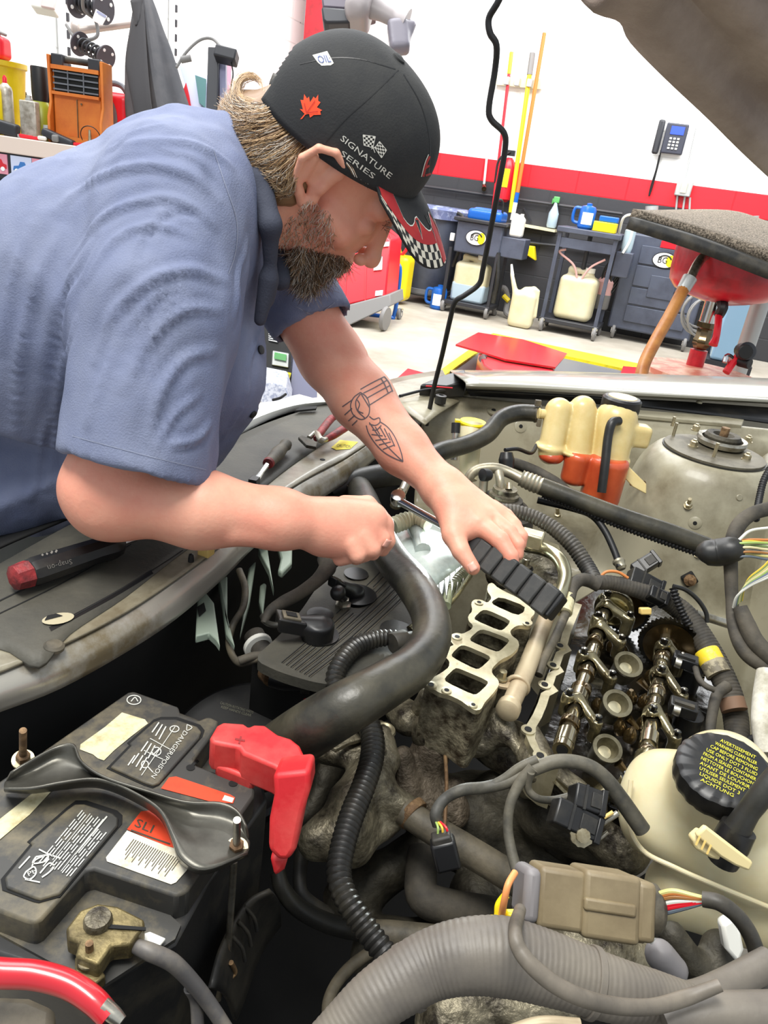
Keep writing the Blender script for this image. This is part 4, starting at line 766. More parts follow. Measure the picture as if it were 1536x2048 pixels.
# ================= the car: body, hood, radiator support =================
def rz(n, x, y, z): return n * pix(P(x, y, z))[2] / F          # n picture pixels in metres at that spot
MODE = [P]          # P: third number is a height, D: a distance from the lens
def tube(name, pts, rp, mat, label=None, cat=None, parent=None, group=None, fn=None, **kw):
    q = [(fn or MODE[0])(*p) for p in pts]
    rr = [rp * pix(k)[2] / F for k in q] if np.isscalar(rp) else [a * pix(k)[2] / F for a, k in zip(rp, q)]
    g = G(); g.tube(q, rr, **kw); o = g.build(name, mat, parent)
    if label: tag(o, label, cat, group)
    return o
def row(l, z=None): return [P(*(p if len(p) > 2 else (*p, z))) for p in l]
car = thing('car', (.3, .9, 0), 'silver-beige car with its hood raised and engine bay open', 'car')
g = G(); g.sheet([row([(900, 741), (1050, 742), (1200, 746), (1370, 751), (1536, 757), (1700, 764)], .80),
    row([(905, 745), (1050, 743), (1200, 747), (1370, 752), (1536, 758), (1700, 765)], .93),
    row([(915, 752), (1050, 752), (1200, 756), (1370, 762), (1536, 768), (1700, 776)], .956),
    row([(930, 764), (1050, 766), (1200, 772), (1370, 781), (1536, 790), (1700, 800)], .955),
    row([(932, 774), (1050, 778), (1200, 786), (1370, 795), (1536, 804), (1700, 814)], .946),
    row([(934, 778), (1050, 783), (1200, 791), (1370, 800), (1536, 811), (1700, 821)], .925)], 4)
g.build('fender', 'fender_paint', car, solid=.003)
g = G(); a = P(900, 741, .8); b_ = P(1700, 764, .8); g.prism([a, b_, b_ - Z * .6, a - Z * .6], U * .01); g.build('fender_side', 'fender_paint', car)
g = G(); g.sheet([row([(934, 780), (1050, 786), (1200, 794), (1370, 804), (1536, 816), (1700, 828)], .924), row([(940, 790), (1050, 797), (1200, 808), (1370, 824), (1536, 846), (1700, 870)], .905)], 4); g.build('gutter_seal', 'black_plastic', car, solid=.004)
for x, y in ((1108, 781), (1258, 790), (1398, 806), (1504, 800), (1130, 772)): g = G(); q = P(x, y, .93); g.lathe(q, Z, [(.008, 0), (.008, .004), (.003, .007)], 12); g.build('fender_bolt', 'fender_paint', car)
# black wedge trim at the fender tip, lamp corner
g = G(); g.prism(Ps([(840, 768, .93), (885, 750, .94), (930, 738, .95), (936, 755, .95), (930, 772, .93), (895, 772, .93)]), (0, 0, -.03)); g.build('corner_trim', 'black_plastic', car, bevel=.005)
# inner bay as one pressed surface
LA = P(944, 795, .9)[:2]; LB = P(1536, 858, .9)[:2]; ld = (LB - LA) / np.linalg.norm(LB - LA); ln = np.array([ld[1], -ld[0]]); TW = P(1430, 897, .93)
def sst(e0, e1, x): t = np.clip((x - e0) / (e1 - e0), 0, 1); return t * t * (3 - 2 * t)
def bay(x, y):
    p = np.array([x, y]) - LA; a = p @ ln; s = p @ ld
    z = .90 - .02 * sst(0, .02, a) - .22 * sst(.02, .12, a) - .04 * sst(.12, .3, a)
    drop = .27 + .10 * sst(.1, .35, s) + .12 * sst(.3, .7, s)
    z = z - .34 * sst(drop, drop + .08, a)
    d = math.hypot(x - TW[0], y - TW[1]); t = .918 - .02 * sst(.108, .13, d) - .26 * sst(.125, .20, d) - .4 * sst(.2, .34, d)
    t2 = max(z, t); k = .03; h_ = max(k - abs(z - t), 0) / k; z = t2 + h_ * h_ * k * .25
    d2 = math.hypot(x - (TW[0] + .42), y - TW[1] + .02); z = max(z, .90 - .5 * sst(.28, .42, d2) if d2 < .42 else z)
    return z
us = np.linspace(-.12, 1.35, 150); vs_ = np.linspace(-.0, .62, 100); rows = []
for a in vs_:
    rows.append([np.array([*(LA + ld * s + ln * a), bay(*(LA + ld * s + ln * a))]) for s in us])
g = G(); g.sheet(rows, 0); g.build('inner_fender', 'beige_paint', car, solid=.002, sharp=60)
bi = bvh_of(bpy.data.objects['inner_fender'])
g = G(); g.prism([P(*p, .905) for p in ((1180, 812), (1490, 836), (1484, 850), (1300, 832), (1182, 820))], (0, 0, -.01)); g.build('apron_flange', 'beige_paint', car, bevel=.002)
# details pressed in the panels
def on(px, py, lift=0): h_ = hit(bi, px, py, lift); return h_
def disc_on(px, py, rp, mat, nm, th=.002, seg=18, sx=1):
    h_ = on(px, py, 0); 
    if h_ is None: return
    q, n = h_; r = rp * pix(q)[2] / F; g = G(); g.lathe(q, n, [(r, -.002), (r, th * .6), (r * .8, th)], seg, sx=sx); return g.build(nm, mat, car)
for x, y, r in ((987, 822, 9), (1041, 853, 8), (1390, 1046, 8)): disc_on(x, y, r * 1.6, 'beige_paint', 'pressed_boss', .003); disc_on(x, y, r * .55, 'pit_black', 'panel_hole', .004)
for x, y in ((1478, 995), (1428, 820)): disc_on(x, y, 7, 'beige_paint', 'spot_dimple', .003)
def stud(px, py, lx, ly, rp, mat='zinc', z0=None, nut=True, par=None, top=None):
    h_ = on(px, py, 0); q = h_[0] if z0 is None else P(px, py, z0); d_ = pix(q)[2]; e = D(lx, ly, d_ * .985); ax = nrm(e - q); r = rp * d_ / F; g = G(); g.cyl(q - ax * .002, e, r, r * .92, 12); o = g.build('stud', mat, par or car)
    if nut: g = G(); g.lathe(q, ax, [(r * 2.2, 0), (r * 2.2, .002)], 16); g.lathe(q + ax * .002, ax, [(r * 1.8, 0), (r * 1.8, .008), (r * 1.3, .009)], 6); g.build('nut', mat, par or car)
for x, y, lx, ly in ((1345, 855, 1347, 832), (1352, 868, 1350, 842)): pass
stud(1376, 1012, 1380, 998, 4); stud(1287, 970, 1262, 968, 4, 'rusty'); stud(1115, 1032, 1115, 1015, 4); stud(1396, 1108, 1394, 1096, 4); 
q = on(1378, 1157)[0]; g = G(); g.lathe(q, on(1378, 1157)[1], [(.018, 0), (.018, .012), (.012, .013)], 4); g.build('clip_base', 'pit_black', car, bevel=.003); g = G(); g.lathe(q + on(1378, 1157)[1] * .012, on(1378, 1157)[1], [(.012, 0), (.012, .006), (.005, .008), (.004, .02)], 10); g.build('clip_stud', 'rusty', car)
# strut mount on the tower
tp_ = np.array([TW[0], TW[1], .918]); st = thing('strut_mount', tp_, 'round dusty strut mount plate with studs on the beige tower', 'strut mount')
Rr = rz(97, 1430, 897, .93)
g = G(); g.lathe(tp_ - Z * .002, Z, [(Rr * 1.03, 0), (Rr * 1.03, .006)], 48); g.build('gasket', 'rubber', st)
g = G(); g.lathe(tp_ + Z * .004, Z, [(Rr, 0), (Rr, .004), (Rr * .62, .006), (Rr * .56, .003)], 48); g.build('plate', M('plate_dusty', (112, 106, 90), .5, .4, rgb2=(80, 74, 60), scale=20, bump=.2, bs=90), st)
for dx, mt in ((0, 0),): pass
ct = P(1443, 884, .935)
g = G(); g.lathe(ct - Z * .006, Z, [(.047, 0), (.052, .01), (.05, .016), (.042, .014), (.04, .004)], 32); g.build('bearing_ring', 'steel', st)
g = G(); g.lathe(ct, Z, [(.036, 0), (.038, .012), (.034, .018), (.022, .017), (.016, .01), (.01, .01)], 32); g.build('bearing_cup', 'cast_dark', st)
g = G(); g.cyl(ct + Z * .008, ct + Z * .032, .009, seg=14); g.build('strut_rod', 'rusty', st)
def studz(px, py, h_, r, z0=.925, par=st, nut=False, mat='zinc'):
    q = P(px, py, z0); g = G(); g.cyl(q, q + Z * h_, r, seg=10); g.build('stud', mat, par)
    if nut: g = G(); g.lathe(q, Z, [(r * 2.6, 0), (r * 2.6, .002)], 16); g.lathe(q + Z * .002, Z, [(r * 2, 0), (r * 2, .009), (r * 1.5, .011)], 6); g.build('nut', mat, par)
studz(1346, 872, .03, .0035); studz(1344, 852, .022, .0035); studz(1427, 914, .03, .0035)
for x, y in ((1391, 861), (1386, 893), (1495, 884), (1492, 920)): studz(x, y, .016, .004, nut=True)
# raised hood with its cloth-covered underside
g = G()
E1 = [(1120, -70, 1.35), (1168, 2, 1.36), (1200, 28, 1.38), (1242, 42, 1.40), (1262, 75, 1.45), (1340, 160, 1.52), (1420, 240, 1.62), (1490, 305, 1.72), (1560, 372, 1.85), (1640, 440, 1.95)]
def hd(k, t):
    x, y, d_ = E1[k]; s = t / 6.; bx, by = (1, -.75)
    dx = s * 560; dy = -s * 430; w_ = 11 * math.sin(s * 17 + k * .5) * min(1, s * 3) + 6 * math.sin(k * 1.9 + s * 9)
    return D(x + dx + w_ * .3, y + dy + w_, d_ - s * .42 + .022 * math.sin(s * 30 + k * .45) + .012 * math.sin(s * 13 - k))
g.sheet([[hd(k, t) for k in range(len(E1))] for t in np.arange(0, 6.1, .4)], 4)
hood = g.build('hood_liner', M('liner', (134, 119, 109), .8, rgb2=(164, 149, 138), scale=5, lo=.4, hi=.7, bump=.4, bs=160), car, solid=.012)
g = G(); g.sheet([[hd(k, t) + nrm(np.array([.3, .6, .75])) * .03 for k in range(len(E1))] for t in np.arange(.2, 6.1, .8)], 4); g.build('hood_panel', 'fender_paint', car, solid=.004)
# prop rod
t = thing('prop_rod', P(853, 850, .9), 'bent black steel rod propping the hood open', 'rod')
pr = [(1022, -60, 1.12), (998, 0, 1.14), (978, 36, 1.16), (980, 66, 1.17), (993, 91, 1.18), (990, 140, 1.21), (978, 214, 1.24), (983, 240, 1.25), (1008, 266, 1.26), (1010, 300, 1.28), (996, 380, 1.32), (982, 456, 1.37), (966, 538, 1.43), (958, 568, 1.45), (930, 590, 1.46), (910, 604, 1.47), (900, 640, 1.5), (884, 711, 1.56), (868, 775, 1.62), (853, 850, 1.68)]
g = G(); g.tube([D(*p) for p in pr], .0052, 12, 5); g.build('rod', 'ink', t)
# radiator support
lipb = [(-80, 1452), (0, 1422), (120, 1376), (250, 1304), (350, 1238), (450, 1152), (515, 1088), (620, 1012), (700, 958), (770, 902), (860, 835), (930, 800)]
lipm = [(-80, 1420), (0, 1388), (120, 1338), (250, 1268), (350, 1200), (450, 1120), (510, 1060), (612, 985), (695, 938), (760, 890), (848, 826), (925, 792)]
lipt = [(-80, 1372), (0, 1344), (130, 1288), (250, 1226), (350, 1160), (440, 1092), (505, 1030), (604, 962), (688, 917), (748, 878), (835, 818), (918, 785)]
flat = [(-80, 1330), (0, 1298), (110, 1290), (240, 1205), (345, 1128), (430, 1066), (500, 1000), (590, 925), (668, 872), (722, 842), (800, 800), (905, 780)]
g = G(); g.sheet([row(lipb, .826), row(lipm, .848), row(lipt, .862)], 4)
g.build('crossbar_lip', M('lip_metal', (164, 160, 150), .26, .35, rgb2=(124, 112, 88), scale=7, lo=.5, hi=.62, bump=.12, bs=50), car, solid=.003)
g = G(); g.sheet([row(lipt, .8655), row(flat, .8655), row([(x - 20, y - 40) for x, y in flat], .8655)], 4)
g.build('radiator_support', 'tie_bar', car, solid=.003)
outer = [(-80, 1175), (0, 1130), (110, 1068), (220, 1010), (330, 950), (430, 900), (500, 862), (560, 838), (610, 822), (660, 808), (740, 800), (800, 792)]
flc = [(-80, 1335), (0, 1300), (78, 1335), (140, 1270), (250, 1196), (350, 1118), (440, 1052), (560, 950), (640, 893), (690, 862), (752, 828), (812, 798)]
g = G(); g.sheet([row(outer, .874), row([((a[0] + b_[0]) / 2, (a[1] + b_[1]) / 2) for a, b_ in zip(outer, flc)], .872), row(flc, .867)], 4); cvr = g.build('grille_cover', 'cover_black', car, solid=.004)
bc_ = bvh_of(cvr)
for l_, w_ in (([(-20, 1215), (110, 1150), (250, 1072), (400, 985), (520, 905)], 2.5), ([(-20, 1240), (120, 1172), (262, 1092), (410, 1002), (530, 920)], 2), ([(140, 1240), (270, 1165), (390, 1085), (520, 968), (640, 880)], 2.2)): strokes([l_], w_, bc_, lift=.0027).build('cover_crease', 'pit_black', car)
strokes([[(100, 1262), (250, 1180), (380, 1092), (500, 985), (640, 884)]], 9, bc_, lift=.0024).build('cover_rib', 'black_plastic', car)
for k in range(7):
    a = P(200 + 34 * k, 1400 - 22 * k, .72); b_ = P(260 + 34 * k, 1470 - 30 * k, .60); g = G(); g.beam(a, b_, .004, .02); g.build('shroud_rib', 'black_plastic', car)
g = G(); g.tube([P(x, y, .70) for x, y in ((150, 1400), (260, 1350), (360, 1290), (440, 1230))], .008, 8); g.build('shroud_edge', 'black_plastic', car)
g = G(); ov = [(116 + 32 * math.cos(a) , 1243 - 5 * math.cos(a) + 11 * math.sin(a)) for a in np.linspace(0, 2 * math.pi, 20, endpoint=False)]; decal_poly(ov, bc_, g, .004, 9); g.build('oval_opening', M('bare', (176, 166, 138), .5), car)
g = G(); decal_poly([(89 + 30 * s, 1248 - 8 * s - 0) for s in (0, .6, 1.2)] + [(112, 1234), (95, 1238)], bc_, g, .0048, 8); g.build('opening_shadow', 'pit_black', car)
def disc_c(px, py, rp, mat, nm, h0=.003, bv=None, seg=18):
    h_ = hit(bv, px, py, 0)
    if h_ is None: return None
    q, n = h_; r = rp * pix(q)[2] / F; g = G(); g.lathe(q, n, [(r, -.001), (r, h0 * .5), (r * .75, h0), (r * .2, h0 * 1.1)], seg); return g.build(nm, mat, car)
disc_c(108, 1295, 20, 'dusty_tube', 'push_pin', .005, bc_); disc_c(720, 866, 9, 'cover_black', 'push_pin', .004, bc_)
bs_ = bvh_of(bpy.data.objects['radiator_support'])
for x, y, r in ((645, 921, 6), (602, 974, 6), (558, 990, 5), (700, 850, 5)): disc_c(x, y, r, 'pit_black', 'bar_hole', .0026, bs_)
for x, y in ((613, 968), (382, 1125), (5, 1345)): disc_c(x, y, 6, 'ink', 'clip', .012, bs_)
g = G(); decal_poly([(662, 897), (680, 882), (716, 886), (700, 900), (672, 902)], bs_, g, .0024, 8); g.build('caution_label', 'yellow_paint', car)
g = G(); decal_text('CAUTION', (672, 896), (28, 3), (3, -6), bs_, g, .003); g.build('label_text', 'ink', car)
q = P(412, 1110, .865); g = G(); g.box(q + Z * .008, (.0085, .0085, .008), (V, U, Z)); g.build('cream_clip', M('cream', (214, 184, 108), .5), car, bevel=.002)
# grille lip beyond the cover, black gap
g = G(); g.sheet([row([(430, 905), (500, 858), (575, 825), (668, 806)], .87), row([(440, 880), (500, 838), (590, 808), (672, 800)], .885), row([(440, 862), (500, 830), (590, 803), (672, 796)], .87), row([(380, 850), (480, 812), (600, 800), (672, 792)], .80)], 4); g.build('front_panel_lip', 'light_panel', car, solid=.004)
g = G(); g.prism(Ps([(590, 821, .884), (602, 813, .886), (634, 812, .886), (632, 817, .886)]), (0, 0, -.004)); g.build('lip_slot', 'pit_black', car)
g = G(); g.sheet([row([(-80, 1140), (0, 1095), (110, 1048), (220, 1002), (330, 948), (430, 905), (500, 865), (575, 838), (668, 815)], .85), row([(-120, 1100), (-20, 1060), (110, 1010), (220, 960), (330, 910), (430, 870), (500, 840), (575, 820), (668, 805)], .78)], 4); g.build('grille_gap', 'pit_black', car, solid=.004)
g = G(); p0 = P(-120, 1100, .8); p1 = P(668, 800, .8); fw_ = nrm(np.cross(p1 - p0, Z)); fw_ = fw_ if fw_[0] < 0 else -fw_
g.prism([p0, p1, p1 - Z * .55, p0 - Z * .55], fw_ * .12); g.build('front_bumper', 'light_panel', car, bevel=.03)
# far end of the support: hinge blocks and wires by the rod foot
g = G(); g.sheet([row([(790, 800), (850, 786), (905, 778), (950, 772)], .90), row([(812, 822), (860, 800), (915, 790), (955, 785)], .9), row([(850, 850), (880, 826), (925, 800), (960, 792)], .89)], 4); g.build('corner_panel', 'beige_paint', car, solid=.004)
q = P(880, 806, .9); g = G(); g.lathe(q, Z, [(.013, 0), (.013, .018), (.006, .019), (.006, .012)], 20); g.build('rubber_stop', 'rubber', car)
tube('latch_cable', [(800, 792, .915), (850, 780, .92), (900, 776, .92), (950, 772, .92)], 3, 'ink', parent=car); tube('latch_wire', [(852, 772, .93), (880, 774, .93), (905, 776, .93)], 1.4, 'red_plastic', parent=car)
tube('lock_bar', [(865, 785, .915), (900, 778, .92), (948, 776, .92)], 5, 'dusty_black', parent=car)
# dark engine cavity and braces under the support
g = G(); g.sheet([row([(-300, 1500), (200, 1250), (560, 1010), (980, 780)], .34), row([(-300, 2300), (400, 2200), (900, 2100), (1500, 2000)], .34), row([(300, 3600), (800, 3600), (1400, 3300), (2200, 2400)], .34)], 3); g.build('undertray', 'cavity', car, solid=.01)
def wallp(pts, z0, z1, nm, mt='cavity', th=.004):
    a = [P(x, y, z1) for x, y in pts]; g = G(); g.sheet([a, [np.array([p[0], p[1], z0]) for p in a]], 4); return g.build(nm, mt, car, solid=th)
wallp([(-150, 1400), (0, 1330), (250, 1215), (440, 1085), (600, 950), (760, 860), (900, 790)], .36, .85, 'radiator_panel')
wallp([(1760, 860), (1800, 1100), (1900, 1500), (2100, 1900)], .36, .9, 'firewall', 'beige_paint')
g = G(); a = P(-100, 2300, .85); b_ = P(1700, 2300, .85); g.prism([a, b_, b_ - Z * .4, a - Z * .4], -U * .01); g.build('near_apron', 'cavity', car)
for pl, z in (([(395, 1190), (410, 1182), (428, 1205), (440, 1290), (432, 1278), (418, 1265), (391, 1272)], .80), ([(436, 1160), (455, 1150), (455, 1230), (470, 1290), (452, 1265), (445, 1210)], .79), ([(497, 1135), (512, 1120), (500, 1200), (480, 1270), (490, 1200)], .78), ([(516, 1098), (534, 1090), (540, 1130), (548, 1180), (538, 1140)], .80), ([(555, 1090), (585, 1086), (584, 1125), (565, 1145), (556, 1140), (562, 1115)], .79), ([(520, 1170), (528, 1164), (533, 1168), (526, 1230), (518, 1200)], .74)):
    g = G(); g.prism(Ps([(x, y, z) for x, y in pl]), (0, 0, -.012)); g.build('support_bracket', M('bracket_green', (150, 164, 148), .5), car, bevel=.003)
for pl in (((393, 1232, 8, 9), (398, 1240)),): g = G(); g.prism(Ps([(394, 1215, .802), (408, 1206, .802), (412, 1222, .802), (398, 1234, .802)]), (0, 0, .001)); g.build('bracket_slot', 'pit_black', car)
wheelg = G()
for nm, q in (('wheel', np.array([.95, 1.95, 0])), ('wheel', np.array([.55, .0, 0]))):
    g = G(); g.lathe(q + Z * .31, U, [(.14, -.09), (.31, -.09), (.315, 0), (.31, .09), (.14, .09)], 32); g.build(nm, 'rubber', car)
# ================= tools lying on the cover =================
def lay(px, py, z): return P(px, py, z)
a = lay(48, 1150, .895); b_ = lay(244, 1085, .892); ax = nrm(b_ - a); t = thing('hand_tool', a, 'thick black hand tool with worn red end cap lying on the front cover', 'tool')
r0 = rz(29, 48, 1150, .9); L_ = np.linalg.norm(b_ - a)
g = G(); g.lathe(a, ax, [(r0 * .55, -.014), (r0 * .9, -.012), (r0 * .98, 0), (r0, .006)], 8); g.build('end_cap', M('worn_red', (150, 42, 44), .55, rgb2=(96, 30, 32), scale=60, lo=.4, hi=.6, bump=.3, bs=150), t)
g = G(); g.lathe(a, ax, [(r0 * 1.0, .006), (r0 * 1.08, .012), (r0 * 1.04, L_ * .4), (r0 * .98, L_ * .7), (r0 * 1.1, L_ * .86), (r0 * .95, L_ * .95), (r0 * .6, L_)], 10); hb_ = g.build('grip', 'black_plastic', t, bevel=.001)
g = G(); g.cyl(b_, b_ + ax * .02, .005, seg=10); g.build('shank', 'bright_steel', t)
bg = bvh_of(hb_)
g = G()
for k in range(4): x = 84 + 9 * k; strokes([[(x, 1112 - 2.2 * k), (x + 7, 1101 - 2.2 * k)]], 4, bg, g, .0005)
decal_text('Snap-on', (142, 1118), (-48, 14), (3, 10), bg, g, .0006); g.build('grip_marks', M('mark_grey', (116, 112, 106), .6), t)
a = lay(573, 888, .89); b_ = lay(538, 925, .886); c_ = lay(508, 965, .88); ax = nrm(b_ - a); t = thing('ratchet', a, 'small ratchet with grey knurled grip and chrome shaft on the front cover', 'ratchet')
g = G(); r0 = rz(13, 560, 900, .89); L_ = np.linalg.norm(b_ - a); g.lathe(a, ax, [(r0 * .5, -.004), (r0 * .9, 0), (r0, .006), (r0 * .8, .015), (r0 * 1.1, L_ * .5), (r0 * .85, L_ * .9), (r0 * .9, L_)], 16); g.build('grip', 'dusty_tube', t); g = G(); g.lathe(b_, ax, [(r0 * .9, 0), (r0 * .8, .006)], 16); g.build('red_collar', 'worn_red', t)
g = G(); g.tube([b_ + ax * .006, (b_ + c_) / 2, c_], [.005, .004, .006], 10, 3); g.build('shaft', 'bright_steel', t); g = G(); g.box(c_, (.009, .007, .008), (ax, np.cross(ax, Z), Z)); g.build('square_drive', 'ink', t, bevel=.001)
t = thing('pliers', P(640, 880, .89), 'adjustable pliers with dark red handles lying beside the yellow label', 'pliers')
for pts in ([(632, 878, .885), (640, 866, .89), (660, 840, .895), (672, 832, .9)], [(650, 880, .885), (668, 870, .89), (690, 856, .892), (706, 846, .9)]):
    tube('handle', pts, [6, 8, 8, 6], 'worn_red', parent=t)
tube('pivot', [(618, 876, .885), (632, 866, .89), (642, 880, .89), (655, 878, .885)], [5, 6, 7, 5], 'steel', parent=t); g = G(); g.prism(Ps([(596, 880, .885), (604, 876, .886), (634, 890, .886), (632, 900, .885), (612, 896, .885)]), (0, 0, .006)); g.build('jaw', 'cast_dark', t, bevel=.001)
# ================= battery =================
def pxl(l, z): return [P(x, y, z) for x, y in l]
BL_ = nrm(P(258, 1384, .8) - P(0, 1580, .8)); BS_ = nrm(np.cross(BL_, Z)); BZ = (BS_, BL_, Z)
M('batt', (44, 44, 44), .45, rgb2=(96, 90, 76), scale=16, lo=.48, hi=.8, bump=.05, bs=120); M('batt_dust', (58, 57, 54), .55, rgb2=(118, 108, 84), scale=22, lo=.48, hi=.75)
M('paper', (214, 206, 168), .8, rgb2=(170, 156, 112), scale=60, lo=.45, hi=.7); M('orange_label', (222, 70, 36), .5, rgb2=(186, 60, 30), scale=50, lo=.5, hi=.7); M('label_white', (222, 216, 196), .6, rgb2=(190, 176, 134), scale=40, lo=.5, hi=.68)
M('print_white', (196, 196, 188), .6); M('print_dark', (70, 64, 52), .6)
bt = thing('battery', P(200, 1650, .56), 'dusty black car battery with two vent caps and torn labels', 'battery')
g = G(); g.prism(pxl([(236, 1400), (262, 1388), (440, 1452), (512, 1520), (536, 1600), (420, 1760), (352, 1885), (200, 1975), (-40, 1900), (-200, 1790)], .772), (0, 0, -.19)); g.build('case', 'batt', bt, bevel=.004)
g = G(); g.prism(pxl([(0, 1868), (150, 1950), (205, 1972), (350, 1878), (362, 1850), (330, 1820), (250, 1770), (120, 1720), (0, 1780)], .775), (0, 0, -.004)); g.build('terminal_ledge', 'batt_dust', bt)
lid = [(244, 1392), (256, 1384), (268, 1382), (357, 1413), (361, 1428), (398, 1440), (412, 1434), (420, 1433), (437, 1441), (434, 1456), (388, 1518), (392, 1530), (500, 1569), (510, 1576), (508, 1592), (388, 1763), (376, 1782), (352, 1792), (188, 1738), (172, 1741), (84, 1838), (70, 1846), (52, 1842), (-60, 1800), (-200, 1740), (-200, 1700)]
g = G(); g.prism(pxl(lid, .8), (0, 0, -.030)); ld_ = g.build('lid', 'batt_dust', bt, bevel=.0025)
for pts in ([(11, 1775), (8, 1755), (64, 1688), (58, 1684), (134, 1618), (150, 1606), (170, 1606), (228, 1625), (238, 1634), (237, 1650), (120, 1788), (80, 1799), (70, 1797)], [(219, 1534), (262, 1490), (258, 1486), (308, 1442), (322, 1437), (352, 1437), (396, 1452), (404, 1462), (400, 1474), (318, 1566), (306, 1571), (290, 1566)]):
    c = np.mean(pts, 0)
    g = G(); g.prism(pxl([tuple(c + (np.array(p) - c) * 1.06) for p in pts], .8008), (0, 0, -.002)); g.build('cap_recess', 'pit_black', bt)
    g = G(); g.prism(pxl([tuple(c + (np.array(p) - c) * .985) for p in pts], .8035), (0, 0, -.004)); g.build('vent_cap', 'batt_dust', bt, bevel=.0015)
bb = bvh_of(ld_, *[o for o in bt.children if o.name.startswith('vent_cap')])
g = G(); decal_poly([(161, 1490), (210, 1455), (244, 1426), (290, 1440), (296, 1448), (262, 1474), (228, 1502), (208, 1522), (196, 1518), (186, 1510), (160, 1500)], bb, g, .0008); g.build('torn_label', 'paper', bt)
g = G(); decal_poly([(-20, 1655), (62, 1590), (100, 1578), (106, 1580), (60, 1630), (0, 1680), (-20, 1690)], bb, g, .0008); g.build('torn_label', 'paper', bt)
g = G(); decal_poly([(254, 1660), (282, 1624), (300, 1622), (330, 1645), (352, 1670), (356, 1700), (330, 1692)], bb, g, .0008); g.build('red_label', 'orange_label', bt)
g = G(); decal_poly([(322, 1578), (338, 1556), (352, 1554), (460, 1590), (470, 1596), (466, 1608), (420, 1604)], bb, g, .0008); g.build('red_label', 'orange_label', bt)
g = G(); decal_poly([(212, 1716), (254, 1662), (330, 1692), (358, 1700), (384, 1730), (352, 1766), (342, 1770), (214, 1724)], bb, g, .0008); g.build('barcode_label', 'label_white', bt)
g = G(); decal_poly([(444, 1602), (449, 1592), (468, 1598), (464, 1607)], bb, g, .0012, 5); g.build('label_emblem', 'label_white', bt)
g = G()
for k in range(22): x = 268 + 4.4 * k; y = 1680 + 1.9 * k; strokes([[(x, y), (x - 17 - 5 * (k % 3), y + 23 + 7 * (k % 3))]], 1.5, bb, g, .0012)
g.build('barcode', 'print_dark', bt)
g = G(); decal_text('SLI', (268, 1654), (34, 14), (8, -16), bb, g, .0013); strokes([[(262, 1662), (300, 1676), (340, 1690)]], 3, bb, g, .0013); g.build('label_print', 'print_dark', bt)
g = G()
d1 = nrm([.60, -.80]) if 0 else None
decal_text('DANGER/POISON', (368, 1462), (-66, 92), (8, 5), bb, g, .0009)
strokes([[(374, 1450), (384, 1456), (374, 1462), (374, 1450)]], 1.6, bb, g, .0009)
strokes([[(352, 1452), (283, 1552)], [(300, 1478), (322, 1490), (340, 1500)], [(288, 1502), (308, 1512), (326, 1520)]], 1.5, bb, g, .0009)
for k, (x, y) in enumerate(((318, 1446), (325, 1450), (332, 1454), (296, 1484), (303, 1488), (310, 1492), (278, 1508), (286, 1512), (294, 1516), (270, 1512))): strokes([[(x, y), (x - 14, y + 20 + (k % 3) * 3)]], 2.6, bb, g, .0009)
cir = lambda cx, cy, a, b_: [(cx + a * math.cos(t), cy + b_ * math.sin(t)) for t in np.linspace(0, 2 * math.pi, 12)]
strokes([cir(313, 1504, 9, 8), cir(349, 1459, 9, 6), cir(290, 1530, 7, 7), [(307, 1510), (319, 1498)], [(296, 1535), (306, 1546)]], 2, bb, g, .0009)
g.build('warning_print', 'print_white', bt)
g = G()
for k in range(13):
    o = np.array([165., 1622.]) + k * np.array([5.2, 2.2]) - (np.array([0, 0])); n_ = 5 + (k * 7) % 4
    if k in (3, 8): strokes([[tuple(o), tuple(o + np.array([-94, 116]) * (.9 if k == 8 else .8))]], 1.4, bb, g, .0009); continue
    for j in range(6):
        a = o + np.array([-88, 106]) * (j / 6 + .02 * (k % 3)); b_ = a + np.array([-88, 106]) * (.12 + .02 * ((j + k) % 3))
        if k > 8 and j == 0: continue
        strokes([[tuple(a), tuple(b_)]], 2.2, bb, g, .0009)
strokes([[(78, 1700), (98, 1710), (122, 1718)], [(90, 1712), (70, 1722), (64, 1735)], [(52, 1745), (68, 1735), (72, 1748), (60, 1760), (48, 1755), (52, 1745)], [(72, 1715), (96, 1712), (90, 1724), (66, 1728), (72, 1715)], [(80, 1748), (98, 1728), (108, 1734), (98, 1746), (84, 1756)], [(38, 1738), (60, 1714)], [(50, 1760), (80, 1766)], [(214, 1634), (150, 1710)]], 3, bb, g, .0009)
decal_text('Pb', (58, 1754), (16, -8), (-4, -8), bb, g, .001)
strokes([cir(268, 1401, 14, 9), [(262, 1404), (270, 1396), (276, 1404)]], 2, bb, g, .0009)
g.build('raised_lettering', 'print_white', bt, kind='stuff')
for x, y, x2, y2 in ((381, 1536, 395, 1520), (466, 1568, 476, 1553)):
    g = G(); decal_poly([(x + 9 * math.cos(t), y + 6 * math.sin(t)) for t in np.linspace(0, 2 * math.pi, 14, endpoint=False)], bb, g, .0008, 5); strokes([[(x, y), (x2, y2)]], 6, bb, g, .0009); g.build('key_slot', 'pit_black', bt)
g = G(); g.prism(pxl([(190, 1742), (345, 1796), (340, 1800), (180, 1750), (84, 1850), (80, 1846), (172, 1744)], .79), (0, 0, -.012)); 
